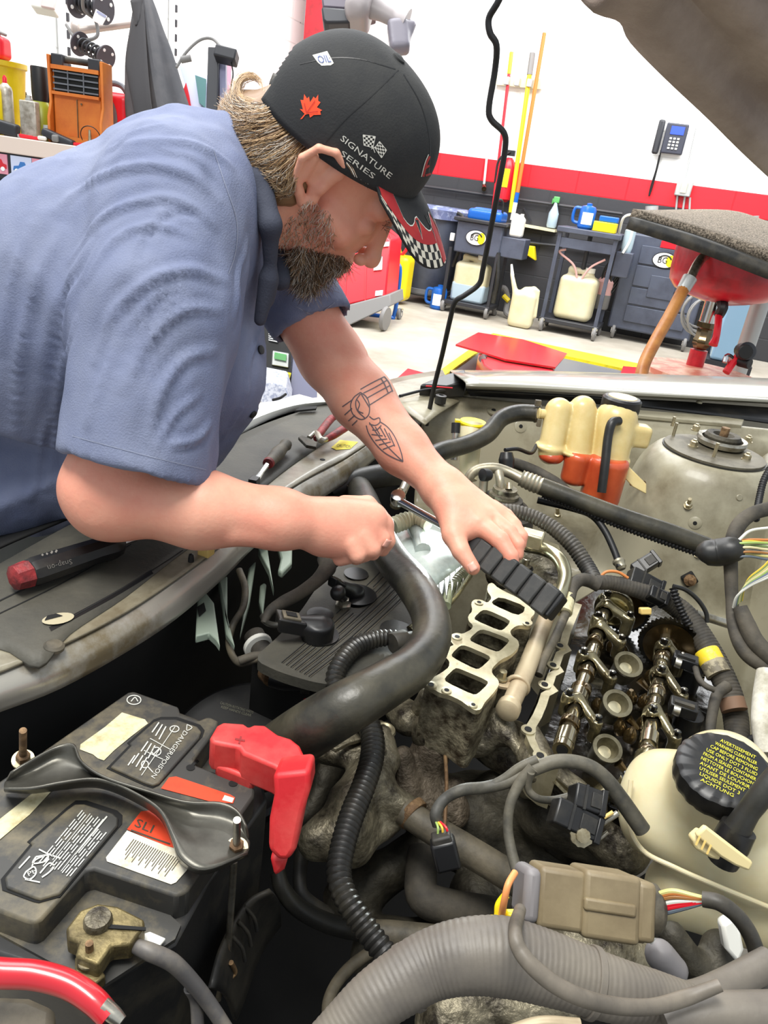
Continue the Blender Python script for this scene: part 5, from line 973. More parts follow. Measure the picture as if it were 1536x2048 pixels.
# hold-down strap
t = thing('hold_down_strap', P(250, 1600, .8), 'bent grey metal strap clamping the battery, studs through both ends', 'bracket')
top = [(22, 1545), (58, 1522), (110, 1494), (146, 1488), (160, 1520), (205, 1552), (290, 1580), (370, 1602), (440, 1604), (474, 1620), (492, 1652)]
mid1 = [(12, 1562), (60, 1545), (115, 1520), (160, 1530), (190, 1552), (232, 1570), (315, 1600), (385, 1628), (440, 1640), (478, 1656), (498, 1680)]
mid2 = [(8, 1572), (62, 1566), (120, 1556), (170, 1556), (205, 1562), (250, 1580), (330, 1622), (380, 1670), (430, 1690), (470, 1700), (499, 1695)]
bot = [(8, 1578), (62, 1577), (120, 1566), (175, 1558), (215, 1562), (265, 1583), (318, 1618), (345, 1672), (362, 1715), (410, 1738), (495, 1706)]
zz = lambda l, a: [(x, y, a + .010 * math.sin(k / 10 * math.pi)) for k, (x, y) in enumerate(l)]
g = G(); g.sheet([row(zz(top, .828)), row(zz(mid1, .816)), row(zz(mid2, .818)), row(zz(bot, .826))], 5); sp = g.build('strap_plate', M('strap_grey', (98, 96, 88), .35, .55, rgb2=(62, 60, 54), scale=14, lo=.4, hi=.7), t, solid=.002)
g = G(); g.sheet([row(zz(bot, .826)), row([(x + 2, y + (4 + 14 * math.sin(k / 10 * math.pi)), .804) for k, (x, y) in enumerate(bot)])], 5); g.build('strap_flange', 'strap_grey', t, solid=.002)
g = G(); g.sheet([row(zz(top, .828)), row([(x, y - 8 - 3 * math.sin(k / 10 * math.pi), .836 + .008 * math.sin(k)) for k, (x, y) in enumerate(top)])], 5)
for x, y, x2, y2, mt in ((46, 1519, 46, 1461, 'rusty'), (473, 1697, 474, 1640, 'steel')):
    q = P(x, y, .82); e = D(x2, y2, pix(q)[2] * .955); ax = nrm(e - q); g = G(); g.lathe(q, ax, [(.0098, -.001), (.0098, .001)], 24); g.build('washer', 'zinc', t); g = G(); g.lathe(q + ax * .001, ax, [(.0062, 0), (.0062, .007), (.0045, .008)], 6); g.build('nut', 'rusty', t)
    g = G(); g.cyl(q + ax * .002, e, .0033, seg=12); g.build('stud', mt, t)
g = G(); q = P(468, 1722, .80); g.cyl(q, q - Z * .14, .0032, seg=10); g.build('clamp_rod', 'steel', t)
# red terminal cover
t = thing('terminal_cover', P(515, 1520, .78), 'dusty red plastic cover with a plus mark over the battery terminal', 'cover')
d0 = .655
r_ = lambda n, d_=d0: n * d_ / F
M('red_rubber', (196, 26, 34), .48, rgb2=(222, 92, 84), scale=12, lo=.42, hi=.75, bump=.1, bs=90)
T4 = [(420, 1474), (434, 1450), (446, 1443), (488, 1446), (497, 1453), (508, 1448), (530, 1449), (556, 1468), (582, 1476), (600, 1490), (617, 1526), (620, 1550), (590, 1562), (548, 1532), (486, 1506), (478, 1494), (424, 1484)]
g = G(); g.prism(pxl(T4, .84), (0, 0, -.036)); o = g.build('cover_body', 'red_rubber', t, bevel=.0045, seg=3)
g = G(); g.prism([D(x, y, .60) for x, y in ((545, 1548), (620, 1540), (621, 1580), (607, 1625), (592, 1700), (578, 1722), (556, 1722), (536, 1700), (538, 1640), (548, 1590))], CB * -.045); g.build('cover_skirt', 'red_rubber', t, bevel=.006, seg=3)
g = G(); g.prism([D(x, y, .615) for x, y in ((538, 1712), (577, 1712), (568, 1742), (548, 1757))], CB * -.03); g.build('cover_tongue', 'red_rubber', t, bevel=.004)
g = G(); g.prism(pxl([(440, 1500), (500, 1520), (520, 1545), (505, 1560), (430, 1530)], .812), (0, 0, -.015)); g.build('lower_step', 'red_rubber', t, bevel=.003)
bv_ = bvh_of(o); g = G(); strokes([[(470, 1478), (490, 1482)], [(482, 1473), (478, 1488)]], 4, bv_, g, .0005); g.build('plus_mark', M('dark_red', (140, 34, 34), .6), t)
tube('positive_cable', [(555, 1742, .67), (566, 1780, .655), (600, 1818, .63), (660, 1848, .6), (720, 1862, .58)], [15, 17, 18, 19, 20], 'rubber', 'black cable curving out from under the red terminal cover', 'cable')
tube('vent_duct', [(585, 1672, .66), (606, 1690, .65), (600, 1740, .64), (606, 1790, .63), (660, 1830, .6)], [14, 16, 14, 13, 12], 'dusty_black', 'grey flat edged duct behind the red terminal cover', 'duct')
# negative terminal
t = thing('terminal_clamp', P(200, 1870, .775), 'corroded brass clamp on the near battery post with a bolt', 'clamp')
g = G(); g.prism(pxl([(132, 1856), (160, 1820), (196, 1806), (236, 1812), (288, 1838), (290, 1852), (262, 1888), (222, 1892), (196, 1930), (150, 1912), (158, 1886), (134, 1876)], .80), (0, 0, -.018)); g.build('clamp_body', M('brass_corroded', (138, 124, 84), .5, .6, rgb2=(84, 74, 50), scale=26, lo=.4, hi=.65, bump=.4, bs=120), t, bevel=.002)
g = G(); q = P(196, 1845, .80); g.lathe(q, Z, [(.0108, -.004), (.0108, .003), (.0095, .006), (.004, .0065)], 28); g.build('lead_post', 'cast', t)
g = G(); g.prism(pxl([(218, 1850), (292, 1856), (292, 1862), (216, 1858)], .8005), (0, 0, .001)); g.build('clamp_slot', 'pit_black', t)
q = P(180, 1918, .79); g = G(); g.lathe(q, Z, [(.009, 0), (.009, .002)], 20); g.build('washer', 'zinc', t); g = G(); g.lathe(q + Z * .002, Z, [(.0062, 0), (.0062, .006)], 6); g.build('nut', 'steel', t); g = G(); g.cyl(q, q + Z * .018, .003, seg=10); g.build('bolt', 'rusty', t)
g = G(); g.prism(pxl([(150, 1912), (196, 1930), (212, 1950), (190, 1968), (150, 1945)], .785), (0, 0, -.012)); g.build('clamp_foot', 'brass_corroded', t, bevel=.0015)
g = G(); g.prism(pxl([(270, 1872), (300, 1862), (332, 1876), (310, 1902), (292, 1896), (282, 1880)], .781), (0, 0, -.003)); g.build('white_tab', 'white_plastic', t, bevel=.001)
tube('negative_cable', [(272, 1892, .79), (300, 1904, .79), (345, 1925, .78), (385, 1965, .76), (420, 2010, .74), (460, 2070, .72)], [14, 17, 17, 16, 15, 14], M('cable_grey', (84, 82, 82), .5, rgb2=(120, 114, 104), scale=18), 'grey sleeved cable leading from the brass clamp to the frame bottom', 'cable')
tube('ground_cable', [(380, 1975, .755), (392, 2000, .74), (396, 2060, .72)], 13, 'cable_grey', 'second grey cable branching below the sleeved one', 'cable')
tube('red_cable', [(-60, 1938, .84), (0, 1946, .84), (70, 1950, .84), (135, 1968, .838), (185, 2000, .835), (218, 2034, .83)], [27, 28, 27, 26, 25, 23], M('cable_red', (190, 28, 40), .3, coat=.5), 'thick glossy red cable crossing the bottom left corner', 'cable')
tube('cable_lug', [(205, 2012, .835), (228, 2030, .832), (244, 2044, .83)], [18, 16, 12], 'steel', 'crimped silver lug at the end of the red cable', 'cable lug')
g = G(); g.prism(pxl([(-60, 1985), (60, 1990), (112, 2012), (104, 2100), (-60, 2100)], .80), (0, 0, -.08)); tag(g.build('fuse_box', 'dusty_tube', bevel=.006), 'dusty grey box corner in the bottom left corner', 'box')
g = G(); g.prism(pxl([(228, 1950), (245, 1935), (285, 1950), (268, 1975), (240, 1968)], .74), (0, 0, -.05)); tag(g.build('base_clip', 'white_plastic', bevel=.004), 'white plastic clip below the battery clamp', 'clip')
# battery tray with ribs on the right side
t = thing('battery_tray', P(470, 1860, .56), 'black ribbed plastic battery tray wall right of the battery', 'tray')
g = G(); g.sheet([row([(540, 1780), (500, 1800), (470, 1840), (440, 1900), (420, 1975)], .70), row([(556, 1800), (520, 1830), (495, 1870), (470, 1930), (450, 1990)], .66), row([(560, 1850), (530, 1890), (510, 1930), (490, 1990), (470, 2040)], .6)], 4); g.build('tray_wall', 'dusty_black', t, solid=.004)
for k in range(3): tube('tray_rib', [(488 - 12 * k, 1812 + 30 * k, .70), (508 - 12 * k, 1836 + 30 * k, .685), (514 - 12 * k, 1862 + 30 * k, .67)], 4, 'dusty_black', parent=t)
tube('tray_clip', [(432, 1956, .66), (440, 1975, .65), (436, 2000, .65)], 6, 'dusty_tube', parent=t); tube('tray_rod', [(462, 1925, .68), (470, 1945, .66), (455, 1960, .66)], 5, 'rusty', parent=t)
# ================= engine =================
en = thing('engine', P(1000, 1500, .36), 'opened aluminium engine with intake ports and two bare camshafts', 'engine')
def plate_holes(name, outer, holes, z, t, mat, par, bevel=0, wallmat=None):
    from mathutils.geometry import tessellate_polygon
    loops = [pxl(outer, z)] + [pxl(h_, z) for h_ in holes]; tri = tessellate_polygon([[Vector(v) for v in l] for l in loops]); vs = [v for l in loops for v in l]; n = len(vs)
    g = G(); Vv = vs + [v - Z * t for v in vs]; Ff = [tuple(f) for f in tri] + [tuple(i + n for i in f)[::-1] for f in tri]; k = 0
    for l in loops:
        m = len(l); Ff += [(k + i, k + (i + 1) % m, k + (i + 1) % m + n, k + i + n) for i in range(m)]; k += m
    g.add(Vv, Ff); return g.build(name, mat, par, sharp=30)
OUT = [(849, 1368), (856, 1360), (884, 1345), (898, 1334), (899, 1322), (888, 1312), (889, 1302), (902, 1292), (908, 1290), (899, 1280), (899, 1270), (913, 1265), (925, 1268), (944, 1258), (946, 1250), (937, 1242), (936, 1232), (945, 1222), (942, 1206), (948, 1199), (962, 1199), (975, 1206), (984, 1196), (974, 1182), (976, 1168), (985, 1165), (996, 1176), (1045, 1200), (1062, 1213), (1071, 1225), (1060, 1238), (1066, 1246), (1060, 1252), (1040, 1250), (1030, 1253), (1020, 1262), (1023, 1271), (1036, 1280), (1039, 1293), (1022, 1310), (1002, 1319), (984, 1336), (984, 1347), (997, 1360), (998, 1371), (985, 1388), (970, 1404), (962, 1419), (950, 1421), (935, 1411), (920, 1400), (898, 1390), (880, 1386), (868, 1379)]
HO = [[(910, 1336), (919, 1337), (975, 1361), (976, 1368), (955, 1388), (945, 1389), (892, 1364), (889, 1356)], [(932, 1291), (978, 1311), (981, 1318), (960, 1337), (950, 1338), (905, 1315), (903, 1308), (920, 1291)], [(970, 1259), (1015, 1276), (1019, 1283), (1000, 1302), (990, 1303), (942, 1283), (940, 1276), (958, 1260)], [(976, 1220), (1020, 1240), (1018, 1248), (1006, 1260), (996, 1260), (950, 1240), (949, 1234), (964, 1220)], [(1000, 1193), (1050, 1212), (1048, 1224), (1034, 1231), (987, 1210), (983, 1203)]]
ZI = .83
def dense(poly, it=2):
    for _ in range(it):
        q = []
        for i in range(len(poly)):
            a = np.array(poly[i]); b_ = np.array(poly[(i + 1) % len(poly)]); q += [tuple(a * .8 + b_ * .2), tuple(a * .2 + b_ * .8)] if np.linalg.norm(b_ - a) > 2.5 else [tuple((a + b_) / 2)]
        poly = q
    return poly
OUTd = dense(OUT, 1); HOd = [dense(h_, 1) for h_ in HO]
plate_holes('manifold_flange', OUTd, HOd, ZI, .006, 'machined', en)
c_ = np.mean(OUT, 0)
plate_holes('manifold_body', OUTd, HOd, ZI - .006, .085, M('cast_warm', (150, 142, 118), .5, .35, rgb2=(60, 50, 36), scale=42, lo=.4, hi=.62, bump=.9, bs=130), en)
for h_ in HO: g = G(); g.prism(pxl(h_, ZI - .03), (0, 0, -.01)); g.build('port_shade', 'oil_dark', en)  # near-black plates put inside the ports as painted shade
for x, y, r in ((862, 1371, 8), (893, 1382, 7), (946, 1411, 6), (914, 1275, 7), (958, 1206, 6), (1054, 1248, 6)):
    q = P(x, y, ZI); g = G(); rr = rz(r, x, y, ZI); g.lathe(q, Z, [(rr * 1.5, -.001), (rr * 1.5, .0012), (rr, .0015)], 18); g.build('bolt_boss', 'machined', en); g = G(); g.lathe(q + Z * .0012, Z, [(rr * .75, 0), (rr * .75, .0006)], 14); g.build('bolt_hole', 'pit_black', en)
# cast masses of the block
def blob(nm, prims, mat='cast', h=.0045, lump=.004, ls=45, par=en, it=3): return sdf(nm, prims, h, mat, par, it, lump, ls)
def E_(x, y, z, rx, ry, rz_, bl=.02): return ('+', 'e', bl, P(x, y, z), (rx, ry, rz_), (V, U, Z))
def K_(a, b_, ra, rb, bl=.015): A = P(*a); B = P(*b_); return ('+', 'c', bl, A, B, ra * pix(A)[2] / F, rb * pix(B)[2] / F)
blob('front_casting', [K_((862, 1462, .745), (960, 1478, .745), 40, 34, 0), K_((1000, 1425, .78), (1010, 1470, .76), 16, 20), K_((940, 1450, .72), (1030, 1520, .71), 46, 40), K_((1030, 1470, .72), (1060, 1560, .70), 30, 34), K_((990, 1440, .77), (1040, 1500, .76), 14, 18)], 'cast')
blob('water_outlet', [K_((850, 1528, .70), (868, 1490, .73), 44, 34, 0), K_((868, 1490, .73), (890, 1472, .74), 34, 22), K_((806, 1512, .73), (812, 1600, .68), 20, 22), K_((820, 1590, .68), (900, 1620, .66), 34, 40), K_((915, 1570, .69), (900, 1590, .68), 16, 16)], M('sand_cast', (118, 106, 90), .6, .3, rgb2=(84, 74, 60), scale=70, lo=.4, hi=.6, bump=.7, bs=260), .0035, .0015, 60)
blob('pump_casting', [K_((690, 1650, .70), (640, 1680, .69), 60, 44, 0), K_((700, 1600, .71), (740, 1560, .72), 44, 42), K_((700, 1690, .68), (770, 1640, .68), 40, 30), K_((735, 1560, .72), (806, 1618, .70), 30, 32), K_((740, 1520, .72), (640, 1500, .72), 30, 26), K_((764, 1470, .745), (780, 1520, .73), 22, 24), K_((820, 1440, .74), (800, 1420, .74), 34, 30)], 'cast', .004, .005, 30)
blob('lower_block', [K_((900, 1640, .60), (1100, 1640, .60), 90, 100, 0), K_((1000, 1580, .66), (1130, 1600, .66), 40, 60), K_((1100, 1640, .66), (1210, 1690, .66), 60, 40), K_((840, 1700, .60), (700, 1800, .56), 40, 50), K_((960, 1800, .56), (1150, 1760, .56), 60, 60), K_((760, 1900, .55), (1000, 1930, .52), 60, 80), K_((700, 1480, .66), (600, 1640, .60), 30, 30)], 'cast_dark', .005, .006, 28)
g = G(); g.prism(pxl([(660, 1492), (752, 1440), (765, 1452), (762, 1466), (700, 1484), (672, 1498)], .748), (0, 0, -.006)); g.build('bracket_plate', 'cast', en, bevel=.001)
q = P(768, 1462, .748); g = G(); g.ring(q, Z, rz(17, 768, 1462, .748), rz(7, 768, 1462, .748), 24, 8); g.build('lifting_eye', 'machined', en)
tube('hose_end', [(760, 1450, .735), (768, 1462, .752)], 10, 'cast', parent=en)
q = P(1020, 1620, .66)
blob('head_front', [K_((1060, 1470, .77), (1075, 1530, .76), 24, 34, 0), K_((1070, 1530, .75), (1180, 1620, .73), 34, 34), K_((1180, 1620, .70), (1290, 1660, .68), 40, 44), K_((1100, 1560, .70), (1250, 1700, .68), 50, 50)], 'cast', .004, .003, 50)
# right cylinder head with its two camshafts
hd_poly = [(1145, 1205), (1126, 1240), (1116, 1280), (1100, 1320), (1086, 1360), (1070, 1405), (1050, 1450), (1052, 1490), (1070, 1510), (1110, 1545), (1200, 1600), (1290, 1640), (1420, 1560), (1440, 1400), (1400, 1260), (1330, 1180), (1220, 1160)]
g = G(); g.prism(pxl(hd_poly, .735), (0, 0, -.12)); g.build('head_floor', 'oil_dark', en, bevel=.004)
rail = [(1150, 1205), (1137, 1235), (1126, 1262), (1120, 1284), (1128, 1296), (1112, 1304), (1104, 1326), (1112, 1338), (1096, 1346), (1090, 1364), (1100, 1376), (1082, 1386), (1076, 1405), (1066, 1428), (1054, 1448), (1052, 1470), (1060, 1490), (1074, 1512), (1098, 1530)]
g = G(); Ra = pxl(rail, .785); Rb = []
for i, p in enumerate(Ra):
    a = Ra[max(i - 1, 0)]; b_ = Ra[min(i + 1, len(Ra) - 1)]; n = nrm(np.cross(P(1054, 1448, .785) - P(1150, 1205, .785), Z)); Rb.append(p - n * .011)
for i in range(len(Ra) - 1): g.prism([Ra[i], Ra[i + 1], Rb[i + 1], Rb[i]], (0, 0, -.06))
g.build('gasket_rail', 'machined', en, smooth=False)
for x, y in ((1120, 1292), (1106, 1331), (1089, 1370), (1056, 1460), (1080, 1512)): q = P(x, y, .7855); g = G(); g.lathe(q, Z, [(.0085, -.002), (.0085, .001)], 16); g.build('bolt_boss', 'machined', en); g = G(); g.lathe(q, Z, [(.0045, 0), (.0045, .0018)], 12); g.build('bolt_hole', 'pit_black', en)
g = G(); g.sheet([row([(1100, 1545), (1160, 1590), (1215, 1560), (1255, 1570), (1285, 1590)], .76), row([(1100, 1555), (1160, 1605), (1225, 1585), (1265, 1580), (1292, 1600)], .765), row([(1110, 1575), (1170, 1620), (1230, 1600), (1270, 1595), (1292, 1620)], .74)], 4); g.build('head_edge', 'oily_cast', en, solid=.004)
def cam_(name, pts, rpx, lobes, caps, z):
    q = [P(x, y, z) for x, y in pts]; ax = nrm(q[-1] - q[0]); r = rz(rpx, *pts[0], z); L = np.linalg.norm(q[-1] - q[0]); nn = np.cross(ax, Z)
    g = G(); g.tube([q[0], q[-1]], r * .8, 28, 0); cs = g.build(name, 'oily_steel', en)
    for s, a in lobes:
        c = q[0] + ax * L * s; e = (nn * math.cos(a) + Z * math.sin(a)); g = G(); g.lathe(c, ax, [(r * 1.05, -.006), (r * 1.12, -.005), (r * 1.12, .005), (r * 1.05, .006)], 28); g.add(*_lobe(c + e * r * .5, ax, r * .8)); g.build('lobe', 'bronze', cs)
    for s in caps:
        c = q[0] + ax * L * s; g = G(); g.lathe(c, ax, [(r * .8, -.012), (r * 1.08, -.0115), (r * 1.08, .0115), (r * .8, .012)], 28); g.build('journal', 'oily_steel', cs)
    return q[0], ax, L, r, nn, cs
def _lobe(c, ax, r):
    g = G(); g.lathe(c, ax, [(r * .94, -.006), (r, -.005), (r, .005), (r * .94, .006)], 24); return g.v, g.f
ZC = .792
c1 = cam_('camshaft', [(1131, 1478), (1212, 1215)], 19, [(.08, 2.2), (.3, .6), (.42, -2), (.66, 1.9), (.78, .2)], (.0, .26, .55, .8), ZC)
c2 = cam_('camshaft', [(1288, 1545), (1333, 1265)], 18, [(.1, .4), (.36, 2.3), (.5, -.6), (.76, 1.2)], (.18, .48, .75), ZC - .005)
g = G(); q0, ax, L, r, nn, cs = c1; g.lathe(q0 - ax * .022, ax, [(r * .6, .001), (r * 1.02, 0), (r * 1.02, .03)], 28); g.build('cam_nose', 'oily_steel', en); g = G(); g.lathe(q0 - ax * .0225, ax, [(r * .58, 0), (r * .55, .001)], 20); g.build('nose_bore', 'pit_black', en)
def cap_(b1, b2, cm, z, w_=10):
    A = P(*b1, z); B = P(*b2, z - .012); cx = np.array(cm[0]) + cm[1] * cm[2] * cm[3]; dd = pix(A)[2]; r = w_ * dd / F; ax = cm[1]
    pr_ = [('+', 'c', 0, A - Z * .006, cx + Z * .012, r, r * 1.1), ('+', 'c', .004, cx + Z * .012, B - Z * .004, r * 1.1, r), ('+', 'y', .004, A - Z * .012, Z, r * 1.15, .016, .002), ('+', 'y', .004, B - Z * .012, Z, r * 1.15, .016, .002), ('+', 'y', .004, cx, ax, cm[4] * 1.35, .0085, .001), ('-', 'y', .001, cx, ax, cm[4] * 1.1, .03, .0)]
    o = sdf('bearing_cap', pr_, .0016, 'oily_cast', en, 1)
    for q in (A + Z * .002, B + Z * .002): g = G(); g.lathe(q, Z, [(r * 1.0, 0), (r * 1.0, .002), (r * .72, .002), (r * .72, .008), (r * .5, .0085)], 12 if 0 else 6); g.build('cap_bolt', 'oil_dark', en); g = G(); g.lathe(q + Z * .0085, Z, [(r * .35, 0), (r * .2, .001)], 8); g.build('bolt_socket', 'steel', en)
for b1, b2, s in (((1136, 1392), (1194, 1445), .2), ((1166, 1309), (1222, 1355), .5), ((1195, 1236), (1241, 1282), .76), ((1213, 1193), (1258, 1236), .96)): cap_(b1, b2, (c1[0], c1[1], c1[2], s, c1[3]), .808)
for b1, b2, s in (((1304, 1425), (1351, 1475), .33), ((1321, 1345), (1365, 1390), .62), ((1326, 1290), (1362, 1318), .84), ((1250, 1560), (1288, 1520), .06)): cap_(b1, b2, (c2[0], c2[1], c2[2], s, c2[3]), .80)
# sprockets, chain
def sprocket(c, ax, r, th, teeth, nm='sprocket'):
    e1, e2, ax = basis(ax); poly = []
    for k in range(teeth * 2): A = math.pi * k / teeth; rr = r * (1.04 if k % 2 else .96); poly += [c + rr * (math.cos(A) * e1 + math.sin(A) * e2)]
    g = G(); g.prism(poly, ax * th); g.build(nm, 'oil_dark', en); g = G(); g.lathe(c - ax * .002, ax, [(r * .86, 0), (r * .8, .001), (r * .3, .001), (r * .3, -.004)], 40); g.build('sprocket_face', 'bronze', en)
s1 = P(1250, 1222, .775); sprocket(s1, c1[1], rz(47, 1250, 1222, .775), .008, 36)
s2 = P(1338, 1292, .775); sprocket(s2, c2[1], rz(58, 1338, 1292, .775), .008, 40)
q = P(1228, 1217, .79); g = G(); g.lathe(q, c1[1], [(.02, -.012), (.024, -.010), (.024, .006), (.02, .008)], 32); g.build('cam_phaser', M('brass_oily', (150, 136, 86), .2, .9, coat=.6), en); g = G(); g.lathe(q, c1[1], [(.028, -.004), (.03, -.002), (.03, .004)], 32); g.build('phaser_ring', 'oily_cast', en)
ch = cat_rom([P(x, y, z) for x, y, z in ((1214, 1160, .79), (1255, 1160, .80), (1290, 1185, .80), (1330, 1215, .80), (1370, 1250, .79), (1396, 1290, .78), (1406, 1330, .76), (1400, 1370, .75))], 9); ln_ = G()
for i, p in enumerate(ch[::1]):
    if i + 1 < len(ch): tt = nrm(ch[i + 1] - p); ln_.cyl(p - np.cross(tt, Z) * .004, p + np.cross(tt, Z) * .004, .0034, seg=8)
ln_.build('chain_rollers', 'oily_steel', en, kind='stuff'); g = G(); g.tube([p for p in ch], .0042, 8, 0, flat=(Z, .7)); g.build('timing_chain', 'oil_dark', en)
# plug tubes
for x, y, rx, ry, tl in ((1256, 1330, 26, 32, .5), (1234, 1408, 27, 34, .5), (1214, 1498, 27, 34, .5)):
    q = P(x, y, .775); dd = pix(q)[2] / F; ax = nrm(Z * .8 + CB * .55); e1, e2, _ = basis(ax); g = G(); g.lathe(q, ax, [(rx * dd * .9, -.03), (rx * dd * 1.0, -.004), (rx * dd * 1.12, 0), (rx * dd * 1.1, .003), (rx * dd * .82, .003), (rx * dd * .62, -.006), (rx * dd * .5, -.01), (.0005, -.010)], 32); g.build('plug_tube', M('tube_dusty', (116, 110, 88), .4, .5, rgb2=(80, 74, 54), scale=30, coat=.2), en)
    g = G(); g.lathe(q + ax * .0, ax, [(rx * dd * .5, -.0095), (rx * dd * .3, -.009)], 24); g.build('tube_bottom', 'machined', en)
    g = G(); g.cyl(P(x + 22, y + 28, .765), P(x + 42, y + 50, .755), .006, .003, 8); g.build('oil_spout', 'bronze', en)
for x, y in ((1300, 1352), (1262, 1392), (1290, 1400), (1240, 1452), (1262, 1468), (1286, 1445), (1170, 1350), (1150, 1430), (1330, 1440), (1075 + 150, 1290), (1245, 1300), (1195, 1410)): 
    g = G(); q = P(x, y, .755); g.lathe(q, nrm(Z + .3 * CR * random.uniform(-1, 1)), [(.008, -.01), (.009, 0), (.006, .006), (.003, .010)], 14); g.build('rocker', 'bronze', en)
for x, y in ((1370, 1322), (1366, 1416)):
    t = thing('sensor_plug', P(x, y, .79), {1322: 'upper black wiring plug beside the rear camshaft', 1416: 'lower black wiring plug beside the rear camshaft'}[y], 'connector', 'plugs by the rear camshaft')
    a1 = nrm(P(x + 25, y + 8, .79) - P(x, y, .79)); a2 = np.cross(Z, a1); g = G(); g.box(P(x, y, .79), (.017, .011, .008), (a1, a2, Z)); g.build('plug_body', 'black_plastic', t, bevel=.002); g = G(); g.box(P(x + 3, y - 7, .80), (.012, .003, .002), (a1, a2, Z)); g.build('plug_latch', 'dusty_black', t); g = G(); g.lathe(P(x - 20, y + 2, .79), a1, [(.007, 0), (.008, .003), (.008, .008)], 14); g.build('plug_collar', 'steel', t)
    g = G(); g.lathe(P(x + 5, y + 35, .75), Z, [(.017, -.03), (.018, .02), (.012, .024)], 18); g.build('coil_body', 'black_plastic', t)
tube('plug_wire', [(1390, 1334, .79), (1398, 1358, .795), (1412, 1372, .80), (1430, 1380, .80)], 6, 'tape', 'short grey wire from the upper plug to the taped loom', 'wire')
# water pipe and pencil tubes between intake and head
wp = tube('coolant_pipe', [(1022, 1408, .80), (1050, 1345, .80), (1080, 1268, .80), (1094, 1232, .80)], [19, 19, 17, 16], M('pale_pipe', (196, 180, 148), .45, .2, rgb2=(150, 122, 98), scale=9, lo=.45, hi=.75), 'pale round coolant pipe lying beside the intake ports', 'pipe', seg=24)
g = G(); a = P(1014, 1424, .80); b_ = P(1021, 1408, .80); g.lathe(a, nrm(b_ - a), [(.010, -.001), (.0145, .002), (.0145, .010), (.012, .011), (.014, .014)], 24); tag(g.build('pipe_plug', 'pale_pipe'), 'round cap closing the near end of the coolant pipe', 'cap')
g = G(); g.ring(P(1035, 1372, .80), nrm(P(1080, 1268, .8) - P(1050, 1345, .8)), .0135, .003, 24, 8); g.prism(pxl([(1034, 1366), (1012, 1352), (998, 1352), (986, 1362), (1000, 1372), (1022, 1376)], .803), (0, 0, -.005)); g.build('pipe_bracket', 'pale_pipe', en, bevel=.001); g = G(); q = P(1003, 1358, .805); g.lathe(q, Z, [(.0075, 0), (.0075, .002), (.005, .002), (.005, .012), (.003, .013)], 10); g.build('bracket_bolt', 'machined', en)
tube('rubber_pipe', [(1077, 1350, .79), (1088, 1318, .80), (1108, 1280, .81), (1124, 1244, .82), (1136, 1215, .82), (1140, 1190, .82)], 9, 'dusty_tube', 'thin grey rubber pipe right of the pale coolant pipe', 'pipe')
tube('fuel_pipe', [(1010, 1082, .86), (1050, 1090, .86), (1092, 1100, .86), (1118, 1118, .86), (1130, 1150, .85), (1122, 1190, .84), (1110, 1222, .82)], [12, 14, 14, 14, 14, 13, 12], M('silver_tube', (176, 170, 140), .25, .9, rgb2=(140, 128, 96), scale=12), 'bent silver pipe curving around the rear of the intake', 'pipe', seg=18)
g = G(); g.box(P(1063, 1078, .875), (.018, .014, .012), (V, U, Z)); g.build('sensor_block', 'machined', en, bevel=.003); g = G(); g.prism(pxl([(1020, 1060), (1050, 1064), (1120, 1090), (1124, 1106), (1100, 1106), (1020, 1078)], .862), (0, 0, -.006)); g.build('pipe_flange', 'machined', en, bevel=.002)
q = P(1048, 1140, .83); g = G(); g.lathe(q, Z, [(.012, -.01), (.012, 0), (.010, .002), (.010, .008), (.006, .009), (.006, .02), (.005, .021)], 18); g.build('fuel_nipple', 'steel', en); g = G(); g.ring(q + Z * .004, Z, .012, .002, 20, 6); g.build('nipple_ring', 'ink', en)
g = G(); g.prism(pxl([(1050, 1162), (1095, 1175), (1112, 1165), (1120, 1180), (1095, 1192), (1060, 1178)], .825), (0, 0, -.005)); g.build('rear_bracket', 'machined', en, bevel=.001); q = P(1080, 1168, .827); g = G(); g.lathe(q, Z, [(.006, 0), (.006, .001), (.003, .001)], 14); g.build('bracket_hole', 'pit_black', en)
blob('rear_casting', [K_((1060, 1120, .80), (1110, 1180, .79), 40, 30, 0), K_((1040, 1090, .80), (1000, 1150, .78), 24, 30)], 'cast', .004, .002)
tube('front_rail_pipe', [(820, 1262, .80), (870, 1228, .81), (905, 1192, .81), (935, 1150, .82)], [11, 11, 11, 11], 'silver_tube', 'straight silver pipe left of the intake ports', 'pipe', seg=14)
tube('ribbed_sleeve', [(892, 1212, .83), (898, 1185, .83), (915, 1158, .84), (940, 1132, .84)], 9, M('green_grey', (150, 158, 128), .5, rgb2=(110, 112, 84), scale=12), 'small green-grey ribbed sleeve beside the silver pipe', 'sleeve', rib=(.0045, .12))
for x, y, r in ((880, 1322, 10), (868, 1345, 14), (858, 1400, 16)): blob('side_lump', [K_((x, y, .78), (x - 14, y + 18, .76), r * 1.6, r * 1.4, 0)], 'cast', .003, .002)
